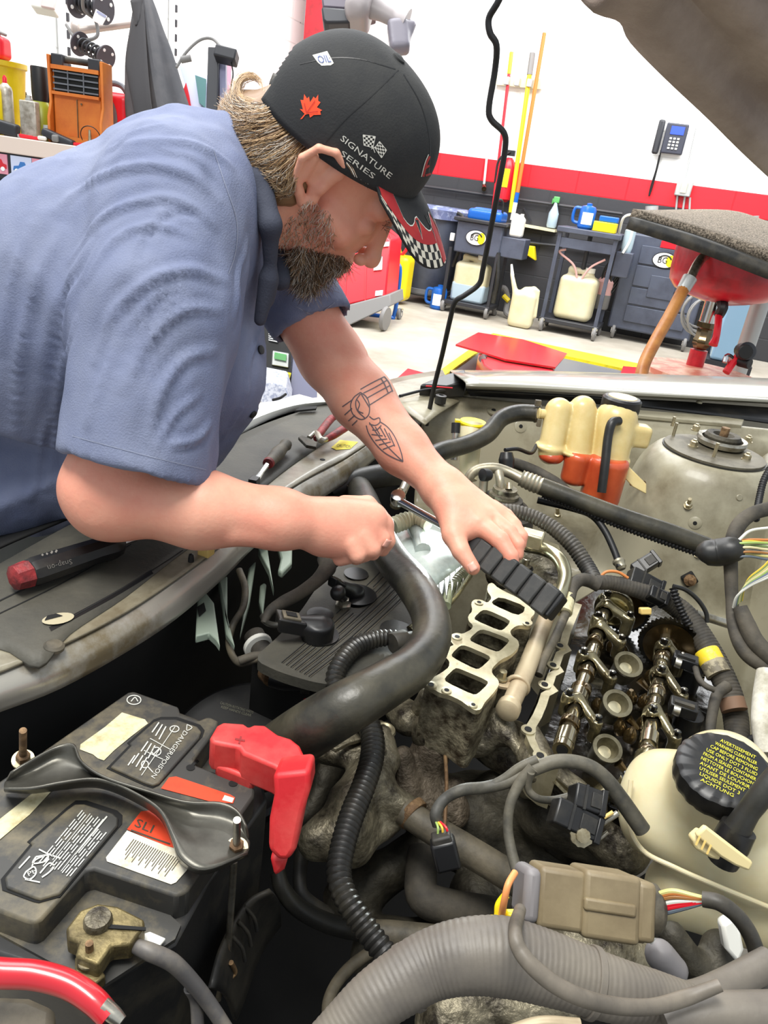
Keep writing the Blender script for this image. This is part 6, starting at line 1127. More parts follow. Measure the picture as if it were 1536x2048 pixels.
# textured covers around
# plastic engine cover with coil wells
cvp = [(505, 1318), (560, 1270), (600, 1225), (640, 1165), (690, 1120), (745, 1090), (800, 1100), (850, 1150), (880, 1200), (880, 1260), (840, 1310), (760, 1350), (720, 1372), (640, 1368), (560, 1345)]
WELL = [(713, 1192, 36, 24), (640, 1232, 24, 15), (640, 1272, 34, 17), (712, 1150, 22, 12), (792, 1262, 30, 22)]
holes = [[(x + a * math.cos(t), y + b_ * math.sin(t)) for t in np.linspace(0, 2 * math.pi, 18, endpoint=False)] for x, y, a, b_ in WELL]
ZV = .80
vc = thing('engine_cover', P(700, 1230, .66), 'dusty black grooved plastic cover with round coil wells', 'engine cover')
vco = plate_holes('cover_plate', dense(cvp, 2), holes, ZV, .014, 'cover_black', vc)
for (x, y, a, b_) in WELL:
    g = G(); q = P(x, y, ZV); rr = rz(a, x, y, ZV); g.lathe(q, Z, [(rr * 1.0, -.045), (rr * 1.02, -.002), (rr * 1.1, .001), (rr * 1.12, .003), (rr * .98, .003)], 28, e=(V, U), sy=1.0); wl_ = g.build('coil_well', 'black_plastic', vc)
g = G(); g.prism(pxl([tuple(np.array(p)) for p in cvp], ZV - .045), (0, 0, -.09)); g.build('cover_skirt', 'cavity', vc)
bvv = bvh_of(vco); g = G()
for k in range(7):
    o = np.array([7.5, 5.5]) * (k - 3) * 1.2; strokes([[(590 + o[0], 1340 + o[1] * .7), (640 + o[0], 1300 + o[1] * .8), (684 + o[0], 1262 + o[1])], [(684 + o[0], 1262 + o[1]), (760 + o[0], 1192 + o[1]), (810 + o[0], 1140 + o[1])]], 1.8, bvv, g, .0007)
g.build('groove', 'pit_black', vc, kind='stuff')
g = G()
for k in range(7):
    o = np.array([7.5, 5.5]) * (k - 2.7) * 1.2; strokes([[(590 + o[0], 1340 + o[1] * .7), (640 + o[0], 1300 + o[1] * .8), (684 + o[0], 1262 + o[1])], [(684 + o[0], 1262 + o[1]), (760 + o[0], 1192 + o[1]), (810 + o[0], 1140 + o[1])]], 1.2, bvv, g, .0012)
g.build('ridge', 'dusty_tube', vc, kind='stuff')
# ignition coils
def coil(pts, top, lb, s=1.):
    t = thing('ignition_coil', P(*top), lb, 'ignition coil', 'ignition coils in the engine cover')
    a = P(*pts[0]); b_ = P(*pts[1]); ax = nrm(b_ - a); sd = np.cross(ax, Z); g = G(); g.box(a, (.019 * s, .013 * s, .010 * s), (ax, sd, Z)); g.build('connector', 'black_plastic', t, bevel=.002)
    g = G(); g.box(a + Z * .0105 * s, (.012 * s, .009 * s, .002), (ax, sd, Z)); g.build('latch_frame', 'dusty_tube', t, bevel=.001); g = G(); g.box(a + Z * .0125 * s, (.007 * s, .005 * s, .0012), (ax, sd, Z)); g.build('latch_window', 'pit_black', t)
    sdf('coil_head', [('+', 'c', 0, a + ax * .012, b_, .012 * s, .0175 * s), ('+', 'y', .006, b_ - Z * .004, Z, .021 * s, .014, .004)], .0025, 'black_plastic', t, 2); return t
coil([(582, 1246, .825), (636, 1256, .815)], (600, 1260, .80), 'near black coil with its plug lying in the cover well')
coil([(674, 1170, .83), (705, 1188, .80)], (690, 1180, .80), 'far black coil under the mechanic hands', .8)
t = thing('ball_stud', P(690, 1205, .80), 'upright black ball-headed bolt on the engine cover', 'bolt'); g = G(); q = P(686, 1212, .80); e = D(676, 1186, pix(q)[2] * .97); g.lathe(q, Z, [(.012, 0), (.012, .004), (.008, .005), (.008, .012)], 6); g.build('hex_base', 'steel', t); g = G(); g.tube([q + Z * .01, e], .0055, 12, 0); g.build('stem', 'black_plastic', t); sdf('ball', [('+', 's', 0, e, .011)], .002, 'black_plastic', t, 1)
tube('loom_sleeve', [(528, 1246, .82), (540, 1222, .83), (565, 1205, .83), (600, 1186, .83), (635, 1160, .84), (655, 1135, .85), (652, 1118, .85)], [7, 10, 13, 13, 14, 18, 18], 'tape', 'black taped loom rising over the engine cover toward the hands', 'loom')
tube('thin_loom', [(578, 1246, .83), (550, 1250, .825), (532, 1244, .82), (525, 1232, .82)], 6, 'rubber', 'thin wire tail bending off the near coil', 'wire')
tube('bracket_wire', [(478, 1140, .82), (490, 1175, .81), (486, 1215, .80), (466, 1250, .79), (458, 1290, .77), (476, 1325, .77), (510, 1320, .78), (540, 1312, .79)], 7, 'dusty_tube', 'long silvery wrapped wire hanging below the front crossbar', 'wire')
# lower radiator neck and its plug
t = thing('hose_neck', P(560, 1350, .74), 'black plastic hose neck with braided stub and rusty clamp', 'hose fitting')
tube('braided_stub', [(508, 1270, .775), (522, 1298, .77), (536, 1322, .765)], 21, 'tape', parent=t, seg=20); g = G(); a = P(516, 1292, .772); b_ = P(524, 1306, .771); g.lathe(a, nrm(b_ - a), [(.0185, -.003), (.0195, -.002), (.0195, .003), (.0185, .004)], 24); g.build('white_band', 'white_plastic', t)
tube('rusty_clamp', [(536, 1340, .765), (548, 1352, .765)], 24, 'rusty', parent=t, seg=20)
tube('neck_body', [(545, 1352, .765), (570, 1358, .765), (612, 1358, .765)], [22, 23, 23], 'black_plastic', parent=t, seg=24, n=3)
g = G(); a = P(603, 1357, .765); b_ = P(614, 1358, .765); g.lathe(a, nrm(b_ - a), [(.0175, 0), (.0185, .001), (.0185, .012), (.0145, .012), (.0135, .002)], 28); g.build('neck_rim', 'dusty_black', t)
tube('plug_wire', [(478, 1322, .78), (510, 1312, .785), (545, 1312, .785)], 9, 'tape', parent=t); g = G(); g.box(P(562, 1314, .787), (.016, .006, .006), (V, U, Z)); g.build('wire_plug', 'black_plastic', t, bevel=.001)
g = G(); g.prism(pxl([(574, 1300), (592, 1294), (588, 1340), (572, 1346), (576, 1322)], .795), (0, 0, -.008)); g.build('cream_clip', 'cream', t, bevel=.001)
tube('red_spring', [(612, 1384, .73), (614, 1405, .72)], 6, 'red_plastic', 'small red coil spring beside the hose neck', 'spring', rib=(.004, .2)); q = P(590, 1415, .70); g = G(); g.lathe(q, Z, [(.01, 0), (.01, .003), (.006, .004), (.006, .01)], 6); g.build('bracket_bolt', 'bright_steel', en)
# pulley below
t = thing('pulley', P(480, 1470, .66), 'large black pulley with printed rim deep left of the hose', 'pulley'); q = P(475, 1500, .655); g = G(); e = nrm(Z * .75 + CB * .3 - CR * .2); g.lathe(q, e, [(.10, -.02), (.104, 0), (.098, .004), (.085, .002), (.06, -.004), (.02, -.004)], 56); po = g.build('pulley_disc', 'black_plastic', t)
g = G(); bp_ = bvh_of(po); decal_text('CAUTION ROTATING PARTS', (440, 1408), (66, 20), (2, -5), bp_, g, .0008); decal_text('KEEP HANDS CLEAR', (442, 1416), (60, 18), (2, -5), bp_, g, .0008)
if g.v: g.build('pulley_print', M('dull_print', (120, 118, 100), .6), t)
# ---- big radiator hose ----
t = thing('radiator_hose', P(560, 1500, .80), 'thick black-grey radiator hose snaking across the engine bay', 'hose')
hp = [(705, 955, .80), (728, 1000, .82), (752, 1060, .845), (785, 1120, .86), (828, 1170, .87), (858, 1225, .87), (862, 1280, .87), (830, 1330, .87), (770, 1370, .868), (700, 1410, .86), (630, 1452, .83), (570, 1492, .78), (520, 1530, .72)]
tube('hose_body', hp, [24, 28, 31, 34, 38, 38, 40, 44, 48, 53, 56, 56, 54], 'hose_rubber', parent=t, seg=32, n=8)
tube('corrugated_hose', [(806, 1282, .815), (785, 1276, .815), (750, 1278, .815), (712, 1292, .815), (682, 1325, .81), (670, 1362, .80), (685, 1395, .79), (720, 1430, .77), (742, 1460, .765), (745, 1510, .76), (728, 1570, .755), (704, 1630, .75), (686, 1690, .745), (678, 1750, .74), (694, 1800, .735), (730, 1855, .725), (775, 1915, .715), (800, 1960, .7)],
    [15, 16, 17, 18, 18, 19, 20, 21, 22, 23, 23, 24, 24, 24, 24, 24, 24, 24], M('ribbed', (34, 33, 31), .35, rgb2=(64, 60, 50), scale=12, lo=.5, hi=.8), 'black corrugated hose looping under the radiator hose down to the bottom', 'hose', seg=20, rib=(.0062, .085))
q = P(812, 1280, .818); g = G(); a = P(800, 1283, .817); b_ = P(824, 1276, .817); g.lathe(a, nrm(b_ - a), [(.013, -.012), (.014, -.01), (.014, .008), (.009, .009), (.009, .02)], 20); tag(g.build('hose_fitting', 'dusty_black'), 'black end fitting of the corrugated hose by the radiator hose', 'fitting')
# ---- lower hoses ----
tube('coolant_hose', [(806, 1620, .705), (850, 1650, .70), (920, 1692, .69), (1000, 1740, .68), (1060, 1780, .67)], [27, 28, 30, 30, 30], 'dusty_tube', 'dusty brown coolant hose below the casting, rusty clamp at its end', 'hose', seg=24)
g = G(); a = P(818, 1620, .704); b_ = P(846, 1650, .70); ax = nrm(b_ - a); q = (a + b_) / 2; g.lathe(a, ax, [(.0185, 0), (.0192, .001), (.0192, .009), (.0185, .01)], 24); tag(g.build('hose_clamp', 'rusty'), 'rusty spring clamp on the brown coolant hose', 'clamp')
tube('braided_hose', [(848, 1700, .62), (842, 1750, .61), (848, 1795, .605), (900, 1815, .60), (990, 1830, .59)], [32, 32, 34, 34, 34], 'tape', 'dark braided elbow hose between the coolant hoses', 'hose', seg=24)
tube('short_hose', [(735, 1865, .60), (780, 1868, .60), (860, 1876, .60), (900, 1880, .6)], [24, 26, 26, 26], 'dusty_tube', 'short tan hose near the bottom centre', 'hose')
tube('heater_pipe', [(740, 1905, .58), (700, 1935, .58), (668, 1975, .58), (655, 2020, .58), (670, 2070, .58)], 12, 'dusty_tube', 'thin grey hose curling down at the bottom centre left', 'hose')
tube('dipstick_wire', [(888, 1480, .74), (893, 1560, .735), (890, 1640, .72), (888, 1690, .70)], 4, 'rusty', 'thin rusty wire hanging before the water outlet', 'wire')
MODE[0] = D
def tubeP(*a, **k): return tube(*a, fn=P, **k)
# ================= reservoirs, hoses and wiring on the far side =================
HX = nrm([CR[0], CR[1], 0]); HY = np.cross(Z, HX)
M('tank_milky', (216, 196, 138), .35, rgb2=(196, 168, 96), scale=14, lo=.4, hi=.75, sss=.15, coat=.2); M('tank_orange', (206, 92, 50), .3, rgb2=(176, 58, 36), scale=9, lo=.4, hi=.7, coat=.3)
DTK = 1.46
t = thing('coolant_reservoir', D(1185, 985, DTK), 'milky three-lobed coolant tank holding orange fluid under a black cap', 'reservoir')
def tk(x, y, dy=0): return D(x, y, DTK) + HY * dy
k_ = DTK / F
def lobes(lo_, hi_, mat, nm, gr=0, extra=()):
    # each lobe runs down its own leaning line
    spec = [((1117, 822), (1100, 905), 27, 24), ((1165, 818), (1150, 960), 27, 26), ((1232, 840), (1205, 985), 42, 34)]
    pr_ = []
    for (a, b_, ra, rb) in spec:
        A = np.array(a, float); B = np.array(b_, float); f = lambda y: A + (B - A) * np.clip((y - A[1]) / (B[1] - A[1]), 0, 1)
        y0 = max(lo_, A[1]); y1 = min(hi_, B[1])
        if y1 <= y0 + 4: continue
        p0 = f(y0); p1 = f(y1); r0 = ra + (rb - ra) * (y0 - A[1]) / (B[1] - A[1]); r1 = ra + (rb - ra) * (y1 - A[1]) / (B[1] - A[1])
        pr_.append(('+', 'c', .006 if pr_ else 0, tk(*p0), tk(*p1), r0 * k_ + gr, r1 * k_ + gr))
    return sdf(nm, pr_ + list(extra), .0035, mat, t, 2)
ex_ = [('+', 'b', .006, tk(1270, 870), (28 * k_, .02, 22 * k_), (HX, HY, Z), .008), ('+', 'y', .006, tk(1100, 893), Z, 30 * k_, .004, .002), ('+', 'y', .004, tk(1150, 905), Z, 32 * k_, .004, .002), ('+', 'y', .004, tk(1214, 915), Z, 46 * k_, .004, .002)]
lobes(800, 925, 'tank_milky', 'tank_body', 0, ex_)
spec2 = [((1102, 912), 26, 12), ((1152, 935), 27, 34), ((1208, 960), 41, 50)]
prf = [('+', 'y', .004 if i else 0, tk(*c) , nrm(Z * 1 - 0 * HX), r * k_ * .97, hh * k_, .012) for i, (c, r, hh) in enumerate(spec2)]
sdf('fluid_section', prf, .0035, 'tank_orange', t, 2)
g = G(); q = tk(1241, 830); g.lathe(q, Z, [(40 * k_ * .8, -.02), (36 * k_, -.012), (30 * k_, .02)], 28); g.build('filler_neck', 'tank_milky', t)
q = tk(1241, 812) - Z * .004; g = G(); g.lathe(q, Z, [(37 * k_, -.008), (38 * k_, 0), (38 * k_, .018), (34 * k_, .022), (30 * k_, .0225)], 32, wob=lambda A, k: .02 * (math.cos(A * 14) > .3)); g.build('cap', 'black_plastic', t); g = G(); g.lathe(q + Z * .0226, Z, [(29 * k_, -.001), (28 * k_, .0008), (10 * k_, .0012)], 30); cp_ = g.build('cap_label', 'tank_milky', t)
g = G(); bvc = bvh_of(cp_); decal_text('CAUTION', (1222, 806), (38, 6), (1, -5), bvc, g, .0006); g.build('cap_print', 'print_dark', t)
tube('overflow_hose', [(1238, 842, DTK - .05), (1224, 846, DTK - .06), (1216, 875, DTK - .06), (1210, 930, DTK - .06), (1203, 985, DTK - .055)], [9, 9.5, 9, 9, 9], 'rubber', parent=t, seg=14)
g = G(); g.prism([tk(1250, 925, -.01), tk(1290, 965, -.01), tk(1290, 985, -.01), tk(1262, 970, -.01), tk(1235, 940, -.01)], HY * .01); g.build('mount_tab', 'tank_milky', t, bevel=.002)
g = G(); g.lathe(tk(1092, 829), -HX, [(10 * k_, -.01), (10 * k_, .012), (12 * k_, .014), (10 * k_, .016)], 16); g.build('hose_stub', 'tank_milky', t)
tube('heater_hose', [(860, 915, 1.38), (885, 902, 1.40), (935, 888, 1.44), (975, 868, 1.46), (1002, 838, 1.48), (1035, 826, 1.49), (1076, 827, 1.49)], [20, 19, 18, 18, 17, 17, 17], 'hose_rubber', 'thick black hose running from the arm to the coolant tank', 'hose', seg=24)
t = thing('spring_clamp', D(1075, 828, 1.49), 'grey spring clamp gripping the hose at the coolant tank', 'clamp'); a = D(1068, 827, 1.49); b_ = D(1082, 827, 1.49); ax = nrm(b_ - a); g = G(); g.lathe(a, ax, [(.0178, 0), (.0185, .001), (.0185, .004), (.0178, .005)], 24); g.lathe(b_ - ax * .006, ax, [(.0178, 0), (.0185, .001), (.0185, .004), (.0178, .005)], 24); g.build('clamp_band', 'dusty_tube', t); g = G(); g.box(D(1076, 806, 1.47), (.006, .004, .006), (HX, HY, Z)); g.box(D(1078, 845, 1.46), (.004, .004, .008), (HX, HY, Z)); g.build('clamp_ears', 'dusty_tube', t, bevel=.001)
# washer neck with yellow cap, dipstick
t = thing('washer_filler', P(942, 960, .68), 'translucent washer filler neck under a yellow flip cap', 'reservoir')
tube('filler_tube', [(944, 850, 1.5), (940, 900, 1.49), (936, 960, 1.48)], [24, 21, 18], 'milky', parent=t, seg=24)
q = D(946, 846, 1.5); r_c = 27 * 1.5 / F; g = G(); g.lathe(q, Z, [(r_c * .9, -.008), (r_c, -.004), (r_c * 1.03, .001), (r_c * .96, .004), (r_c * .3, .006), (.001, .006)], 30); g.box(q - HX * r_c * 1.05, (.008, .006, .003), (HX, HY, Z)); g.build('yellow_cap', 'yellow_plastic', t)
t = thing('dipstick', D(911, 880, 1.45), 'black topped silver stick standing left of the yellow cap', 'stick'); tube('black_top', [(912, 846, 1.45), (911, 866, 1.45)], 9, 'ink', parent=t); tube('silver_shaft', [(911, 866, 1.45), (910, 890, 1.45), (908, 920, 1.45)], 7, 'steel', parent=t)
# AC line and black hose
tube('ac_line', [(930, 1000, 1.33), (934, 965, 1.32), (950, 942, 1.32), (985, 936, 1.32), (1015, 944, 1.32), (1048, 960, 1.31), (1090, 975, 1.30)], [10, 10, 10.5, 11, 11, 11, 11], M('alu_dull', (170, 164, 144), .4, .7, rgb2=(128, 118, 98), scale=16), 'dull aluminium line bending over to the crimped fitting', 'pipe', seg=18)
t = thing('ac_hose', D(1250, 1035, 1.28), 'long dusty black hose with crimped silver ferrule crossing the bay', 'hose')
tube('ferrule', [(1042, 956, 1.31), (1066, 966, 1.305), (1086, 974, 1.30)], [16, 18, 17], 'alu_dull', parent=t, seg=20, rib=(.007, .06))
tube('hose_body', [(1082, 972, 1.30), (1160, 1002, 1.29), (1250, 1036, 1.28), (1340, 1066, 1.27), (1425, 1098, 1.26)], [18, 18, 18.5, 19, 19], 'hose_rubber', parent=t, seg=24)
tube('brake_hose', [(1075, 1000, 1.33), (1150, 1018, 1.32), (1185, 1032, 1.3), (1210, 1062, 1.28), (1230, 1105, 1.26), (1240, 1135, 1.24)], 7, 'ink', 'thin glossy black hose curving down from the crossing hose', 'hose')
g = G(); a = D(1236, 1120, 1.25); b_ = D(1246, 1142, 1.24); g.lathe(a, nrm(b_ - a), [(.010, 0), (.011, .004), (.009, .008), (.009, .014), (.006, .018)], 12); tag(g.build('hose_fitting', 'alu_dull'), 'silver end fitting on the thin glossy hose', 'fitting')
g = G(); g.tube([D(*p) for p in ((1085, 990, 1.3), (1160, 1020, 1.29), (1250, 1056, 1.28), (1340, 1088, 1.27), (1410, 1112, 1.26))], .005, 10, rib=(.006, .25)); tag(g.build('ribbed_conduit', 'ink'), 'black ribbed conduit strapped beneath the long crossing hose', 'conduit')
tube('side_loom', [(1010, 920, 1.42), (1040, 930, 1.42), (1072, 944, 1.42), (1110, 965, 1.41), (1140, 985, 1.4)], [10, 11, 12, 12, 8], 'tape', 'dusty taped loom behind the crimped fitting', 'loom')
t = thing('ac_switch', D(1012, 915, 1.36), 'black pressure switch upright behind the aluminium line', 'sensor'); tube('switch_body', [(1013, 940, 1.36), (1013, 920, 1.36), (1013, 905, 1.36)], [14, 16, 12], 'black_plastic', parent=t); tube('switch_wire', [(1010, 900, 1.36), (1035, 898, 1.38), (1062, 906, 1.42), (1074, 890, 1.46)], 4, 'ink', parent=t)
# engine mount with dome and stacked bolt
t = thing('engine_mount', P(1004, 1005, .80), 'round dusty engine mount with stacked rings and pipe stubs', 'mount')
q = D(1004, 1008, 1.28); g = G(); g.lathe(q, Z, [(.062, -.05), (.058, -.012), (.047, -.006), (.046, 0), (.036, .004), (.034, .012), (.022, .014)], 36, sx=1, sy=1); g.build('mount_rubber', 'tape', t); g = G(); g.lathe(q + Z * .014, Z, [(.026, 0), (.026, .006), (.021, .008), (.021, .016), (.012, .017)], 28); g.build('mount_washer', 'cast', t)
tube('pipe_stub', [(1003, 985, 1.27), (1000, 960, 1.27), (998, 945, 1.28)], [9, 9, 9], 'alu_dull', parent=t); tube('small_stud', [(1018, 978, 1.26), (1018, 965, 1.26)], [8, 5], 'zinc', parent=t); tube('left_stub', [(966, 985, 1.28), (968, 960, 1.28), (974, 945, 1.27)], [9, 9, 11], 'alu_dull', parent=t); g = G(); a = D(974, 950, 1.26); g.lathe(a, nrm(-CR * .8 + CB * .5), [(.009, -.006), (.011, 0), (.011, .01), (.006, .012)], 14); g.build('port_cap', 'ink', t)
# main loom along the engine
M('loom_black', (32, 31, 30), .5, rgb2=(82, 76, 64), scale=14, lo=.42, hi=.75, bump=.1, bs=90)
tube('engine_loom', [(960, 1022, 1.2), (995, 1020, 1.2), (1045, 1026, 1.2), (1095, 1048, 1.19), (1140, 1085, 1.17), (1172, 1130, 1.15), (1192, 1165, 1.12)], [11, 13, 14, 15, 16, 16, 15], 'loom_black', 'black corrugated loom arching behind the hand', 'loom', seg=18, rib=(.006, .05))
tube('loom_branch', [(1198, 1170, 1.11), (1180, 1162, 1.11), (1160, 1160, 1.10), (1144, 1175, 1.09), (1138, 1200, 1.07)], [15, 14, 13, 13, 12], 'tape', 'grey taped loom branch turning down to the intake side', 'loom')
g = G(); a = D(1134, 1190, 1.08); b_ = D(1127, 1225, 1.06); ax = nrm(b_ - a); g.lathe(a, ax, [(.010, 0), (.0125, .002), (.0125, np.linalg.norm(b_ - a)), (.010, np.linalg.norm(b_ - a) + .001)], 12); tag(g.build('paper_sleeve', 'paper'), 'cream crinkled tape sleeve around the loom by the intake', 'tape')
tube('rear_loom', [(1190, 1165, 1.115), (1225, 1166, 1.12), (1262, 1176, 1.12), (1305, 1190, 1.12), (1345, 1206, 1.12), (1376, 1232, 1.11), (1402, 1272, 1.09), (1424, 1310, 1.07), (1444, 1350, 1.05), (1462, 1395, 1.03), (1472, 1440, 1.01), (1476, 1500, .98)], [15, 15, 16, 17, 18, 20, 22, 23, 24, 24, 24, 23], 'tape', 'thick taped loom sweeping around the rear of the camshafts', 'loom', seg=20, rib=(.005, .02))
g = G(); a = D(1412, 1302, 1.066); b_ = D(1438, 1350, 1.044); ax = nrm(b_ - a); L_ = np.linalg.norm(b_ - a); g.lathe(a, ax, [(.0165, 0), (.0175, .002), (.0175, L_ * .5)], 24); tag(g.build('yellow_tag', M('tag_yellow', (226, 196, 40), .5, rgb2=(196, 176, 120), scale=60, lo=.5, hi=.6)), 'yellow printed tag wrapped around the thick taped loom', 'label'); g = G(); g.lathe(a + ax * L_ * .5, ax, [(.0174, 0), (.0174, L_ * .5)], 24); tag(g.build('printed_wrap', M('tag_grey', (160, 150, 124), .6, rgb2=(110, 102, 84), scale=90, lo=.48, hi=.55)), 'grey printed wrap below the yellow tag on the loom', 'label')
g = G(); a = D(1462, 1398, 1.006); b_ = D(1470, 1425, .997); g.lathe(a, nrm(b_ - a), [(.0168, 0), (.017, .001), (.017, .016)], 24); tag(g.build('brown_band', M('band_brown', (120, 92, 72), .7)), 'brown tape band on the lower part of the thick loom', 'tape')
tube('small_ribbed', [(1346, 1176, 1.09), (1354, 1200, 1.085), (1366, 1228, 1.08), (1380, 1252, 1.075)], 7, 'ink', 'small glossy ribbed tube beside the rear black connectors', 'tube', rib=(.005, .2))
tube('sensor_lead', [(1346, 1172, 1.1), (1372, 1180, 1.1), (1396, 1200, 1.1), (1412, 1225, 1.1), (1414, 1245, 1.1)], 4.5, 'rubber', 'thin black lead looping over the rear loom', 'wire')
tube('loom_drop', [(1454, 1372, 1.0), (1434, 1390, .99), (1424, 1430, .97), (1418, 1475, .95)], [12, 11, 10, 10], 'tape', 'taped branch dropping to the brake fluid cap', 'loom')
def conn(x, y, dp, lx, ly, lz, ang, label, name='connector', mat='black_plastic', det=True, tilt=0.):
    t = thing(name, D(x, y, dp), label, 'connector'); ca, sa = math.cos(ang), math.sin(ang); ax = nrm(CR * ca - CU * sa + CB * tilt); up = nrm(CU * .5 + CB * .85); up = nrm(up - up.dot(ax) * ax); sd = np.cross(ax, up); c = D(x, y, dp)
    g = G(); g.box(c, (lx, ly, lz), (ax, sd, up)); g.build('housing', mat, t, bevel=.002)
    if det:
        g = G(); g.box(c + ax * lx * .45 + up * lz, (lx * .35, ly * .6, .0015), (ax, sd, up)); g.build('latch', 'dusty_black', t, bevel=.0006); g = G(); g.box(c - ax * lx * .3 + up * lz, (.0012, ly * 1.02, .0012), (ax, sd, up)); g.build('rib', 'dusty_black', t)
        g = G(); g.box(c + ax * lx * .97, (.003, ly * 1.1, lz * 1.1), (ax, sd, up)); g.build('end_collar', mat, t, bevel=.001)
    return t, c, ax, sd, up
conn(1290, 1130, 1.15, .020, .011, .010, -.55, 'black plug pointing up right beside the thin hose fitting')
conn(1286, 1172, 1.13, .026, .018, .012, .5, 'wide black connector clipped above the camshaft sprockets')
tube('orange_wires', [(1198, 1158, 1.12), (1212, 1144, 1.12), (1235, 1144, 1.12), (1256, 1156, 1.12)], 3, M('wire_orange', (196, 120, 60), .5), 'thin orange wires arching into the wide connector', 'wire')
conn(1313, 1192, 1.11, .014, .010, .009, .5, 'small black connector right of the wide connector')
g = G(); g.box(D(1290, 1222, 1.07), (.008, .005, .006), (CR, CU, CB)); tag(g.build('cream_clip', 'cream', bevel=.002), 'small cream clip above the timing chain', 'clip')
tube('steel_bar', [(1392, 1228, 1.13), (1425, 1238, 1.13), (1462, 1250, 1.13)], 9, 'steel', 'short bare steel bar behind the rear loom', 'bar')
# boot with coloured wires
t = thing('harness_boot', D(1440, 1106, 1.05), 'black rubber boot with bundled coloured wires running right', 'harness')
tube('boot', [(1404, 1108, 1.07), (1412, 1106, 1.065), (1436, 1105, 1.06), (1462, 1100, 1.05), (1478, 1098, 1.05)], [14, 25, 28, 27, 22], 'rubber', parent=t, seg=24)
cols = [(196, 120, 60), (214, 182, 60), (150, 176, 96), (206, 206, 196), (120, 140, 90), (216, 206, 160), (110, 120, 140), (190, 190, 180), (160, 110, 60), (176, 196, 140), (200, 190, 120), (90, 100, 110)]
for k, c in enumerate(cols):
    o = (k - 5.5) * 2.9; mt = M('wire_%s' % ['amber', 'yellow', 'lime', 'white', 'olive', 'cream', 'slate', 'grey', 'brown', 'green', 'straw', 'dark'][k], c, .45)
    tube('wire', [(1470, 1098 + o, 1.05 - .006 * (k % 3)), (1500, 1096 + o * 1.05, 1.045 - .006 * (k % 3)), (1536, 1098 + o * 1.15 + 3 * (k % 2), 1.04), (1580, 1102 + o * 1.3, 1.03)], 2.6, mt, parent=t, seg=7, n=3)
t = thing('wire_bundle', D(1500, 1180, 1.02), 'loose bundle of pale coloured wires drooping at the right edge', 'wires')
for k in range(8):
    c = ['white', 'grey', 'slate', 'lime', 'cream', 'straw', 'olive', 'yellow'][k]
    tube('wire', [(1466 + k * 2.5, 1215 - 2 * k, 1.03), (1474 + k * 2, 1192 - 2 * k, 1.02), (1500, 1172 - 2.5 * k, 1.01), (1530, 1158 - 4 * k, 1.0), (1570, 1140 - 8 * k, .99)], 2.2, 'wire_' + c, parent=t, seg=7, n=4)
tube('upper_wire', [(1478, 1080, 1.04), (1500, 1062, 1.04), (1536, 1056, 1.03), (1580, 1052, 1.03)], 3, 'wire_white', 'single white wire above the coloured bundle', 'wire')
tube('loop_loom', [(1580, 1010, 1.1), (1536, 1018, 1.1), (1500, 1030, 1.09), (1474, 1056, 1.08), (1462, 1100, 1.07), (1462, 1150, 1.06), (1464, 1200, 1.05), (1468, 1250, 1.03), (1482, 1292, 1.01), (1508, 1320, 1.0), (1560, 1345, .99)], [15, 14, 14, 15, 14, 13, 12, 13, 14, 15, 15], 'tape', 'taped loom looping around the boot at the right edge', 'loom', seg=18)
tube('loop_loom_inner', [(1480, 1215, 1.02), (1494, 1250, 1.01), (1512, 1285, 1.0), (1545, 1318, .99)], [14, 17, 18, 18], 'tape', 'inner fat taped loom at the right edge', 'loom', seg=18)
tube('edge_conduit', [(1545, 930, 1.3), (1528, 960, 1.28), (1518, 1000, 1.25), (1512, 1040, 1.2)], 6, 'ink', 'thin black ribbed conduit at the right edge', 'conduit', rib=(.006, .2))
tube('white_wrap', [(1536, 1345, .98), (1530, 1400, .96), (1528, 1450, .94), (1534, 1510, .92)], [22, 24, 24, 20], M('wrap_white', (206, 202, 188), .8, rgb2=(160, 154, 136), scale=30, bump=.5, bs=60), 'crumpled white wrapped tube at the right edge', 'tube')
tube('fire_hose', [(1560, 1462, .98), (1510, 1478, .98), (1490, 1484, .98)], 10, 'ink', 'black hose stub behind the brake fluid cap', 'hose')
# front transverse items lit by the assumed lamp
t = thing('air_duct', P(860, 1130, .78), 'glossy pale ribbed plastic duct behind the radiator hose', 'duct')
M('duct_pale', (196, 208, 204), .25, rgb2=(150, 164, 160), scale=9, coat=.4)
g = G(); g.sheet([row([(770, 1060, .80), (800, 1040, .81), (850, 1040, .81), (890, 1060, .80)]), row([(780, 1110, .82), (830, 1085, .84), (890, 1090, .84), (930, 1110, .82)]), row([(820, 1180, .80), (860, 1150, .83), (910, 1130, .83), (950, 1135, .81)]), row([(850, 1235, .78), (880, 1200, .79), (915, 1165, .8), (948, 1145, .8)])], 5); g.build('duct_shell', 'duct_pale', t, solid=.004)
for k in range(6):
    x = 868 + 11 * k; y = 1175 - 9 * k; g = G(); g.prism(pxl([(x, y), (x + 9, y - 6), (x + 3, y + 34)], .842), (0, 0, -.012)); g.build('duct_rib', 'light_panel', t)
    g = G(); g.prism(pxl([(x + 7, y - 2), (x + 12, y - 5), (x + 5, y + 30)], .836), (0, 0, -.004)); g.build('rib_gap', 'pit_black', t)
tubeP('duct_neck', [(828, 1045, .84), (838, 1075, .845), (846, 1100, .845)], [17, 15, 16], 'duct_pale', parent=t)
tubeP('pale_ribbed_hose', [(785, 1052, .85), (810, 1042, .855), (835, 1038, .86), (856, 1050, .86)], [16, 17, 16, 12], M('ivory', (206, 206, 176), .4), 'short ivory ribbed hose joining the pale duct', 'hose', rib=(.007, .1), seg=20)
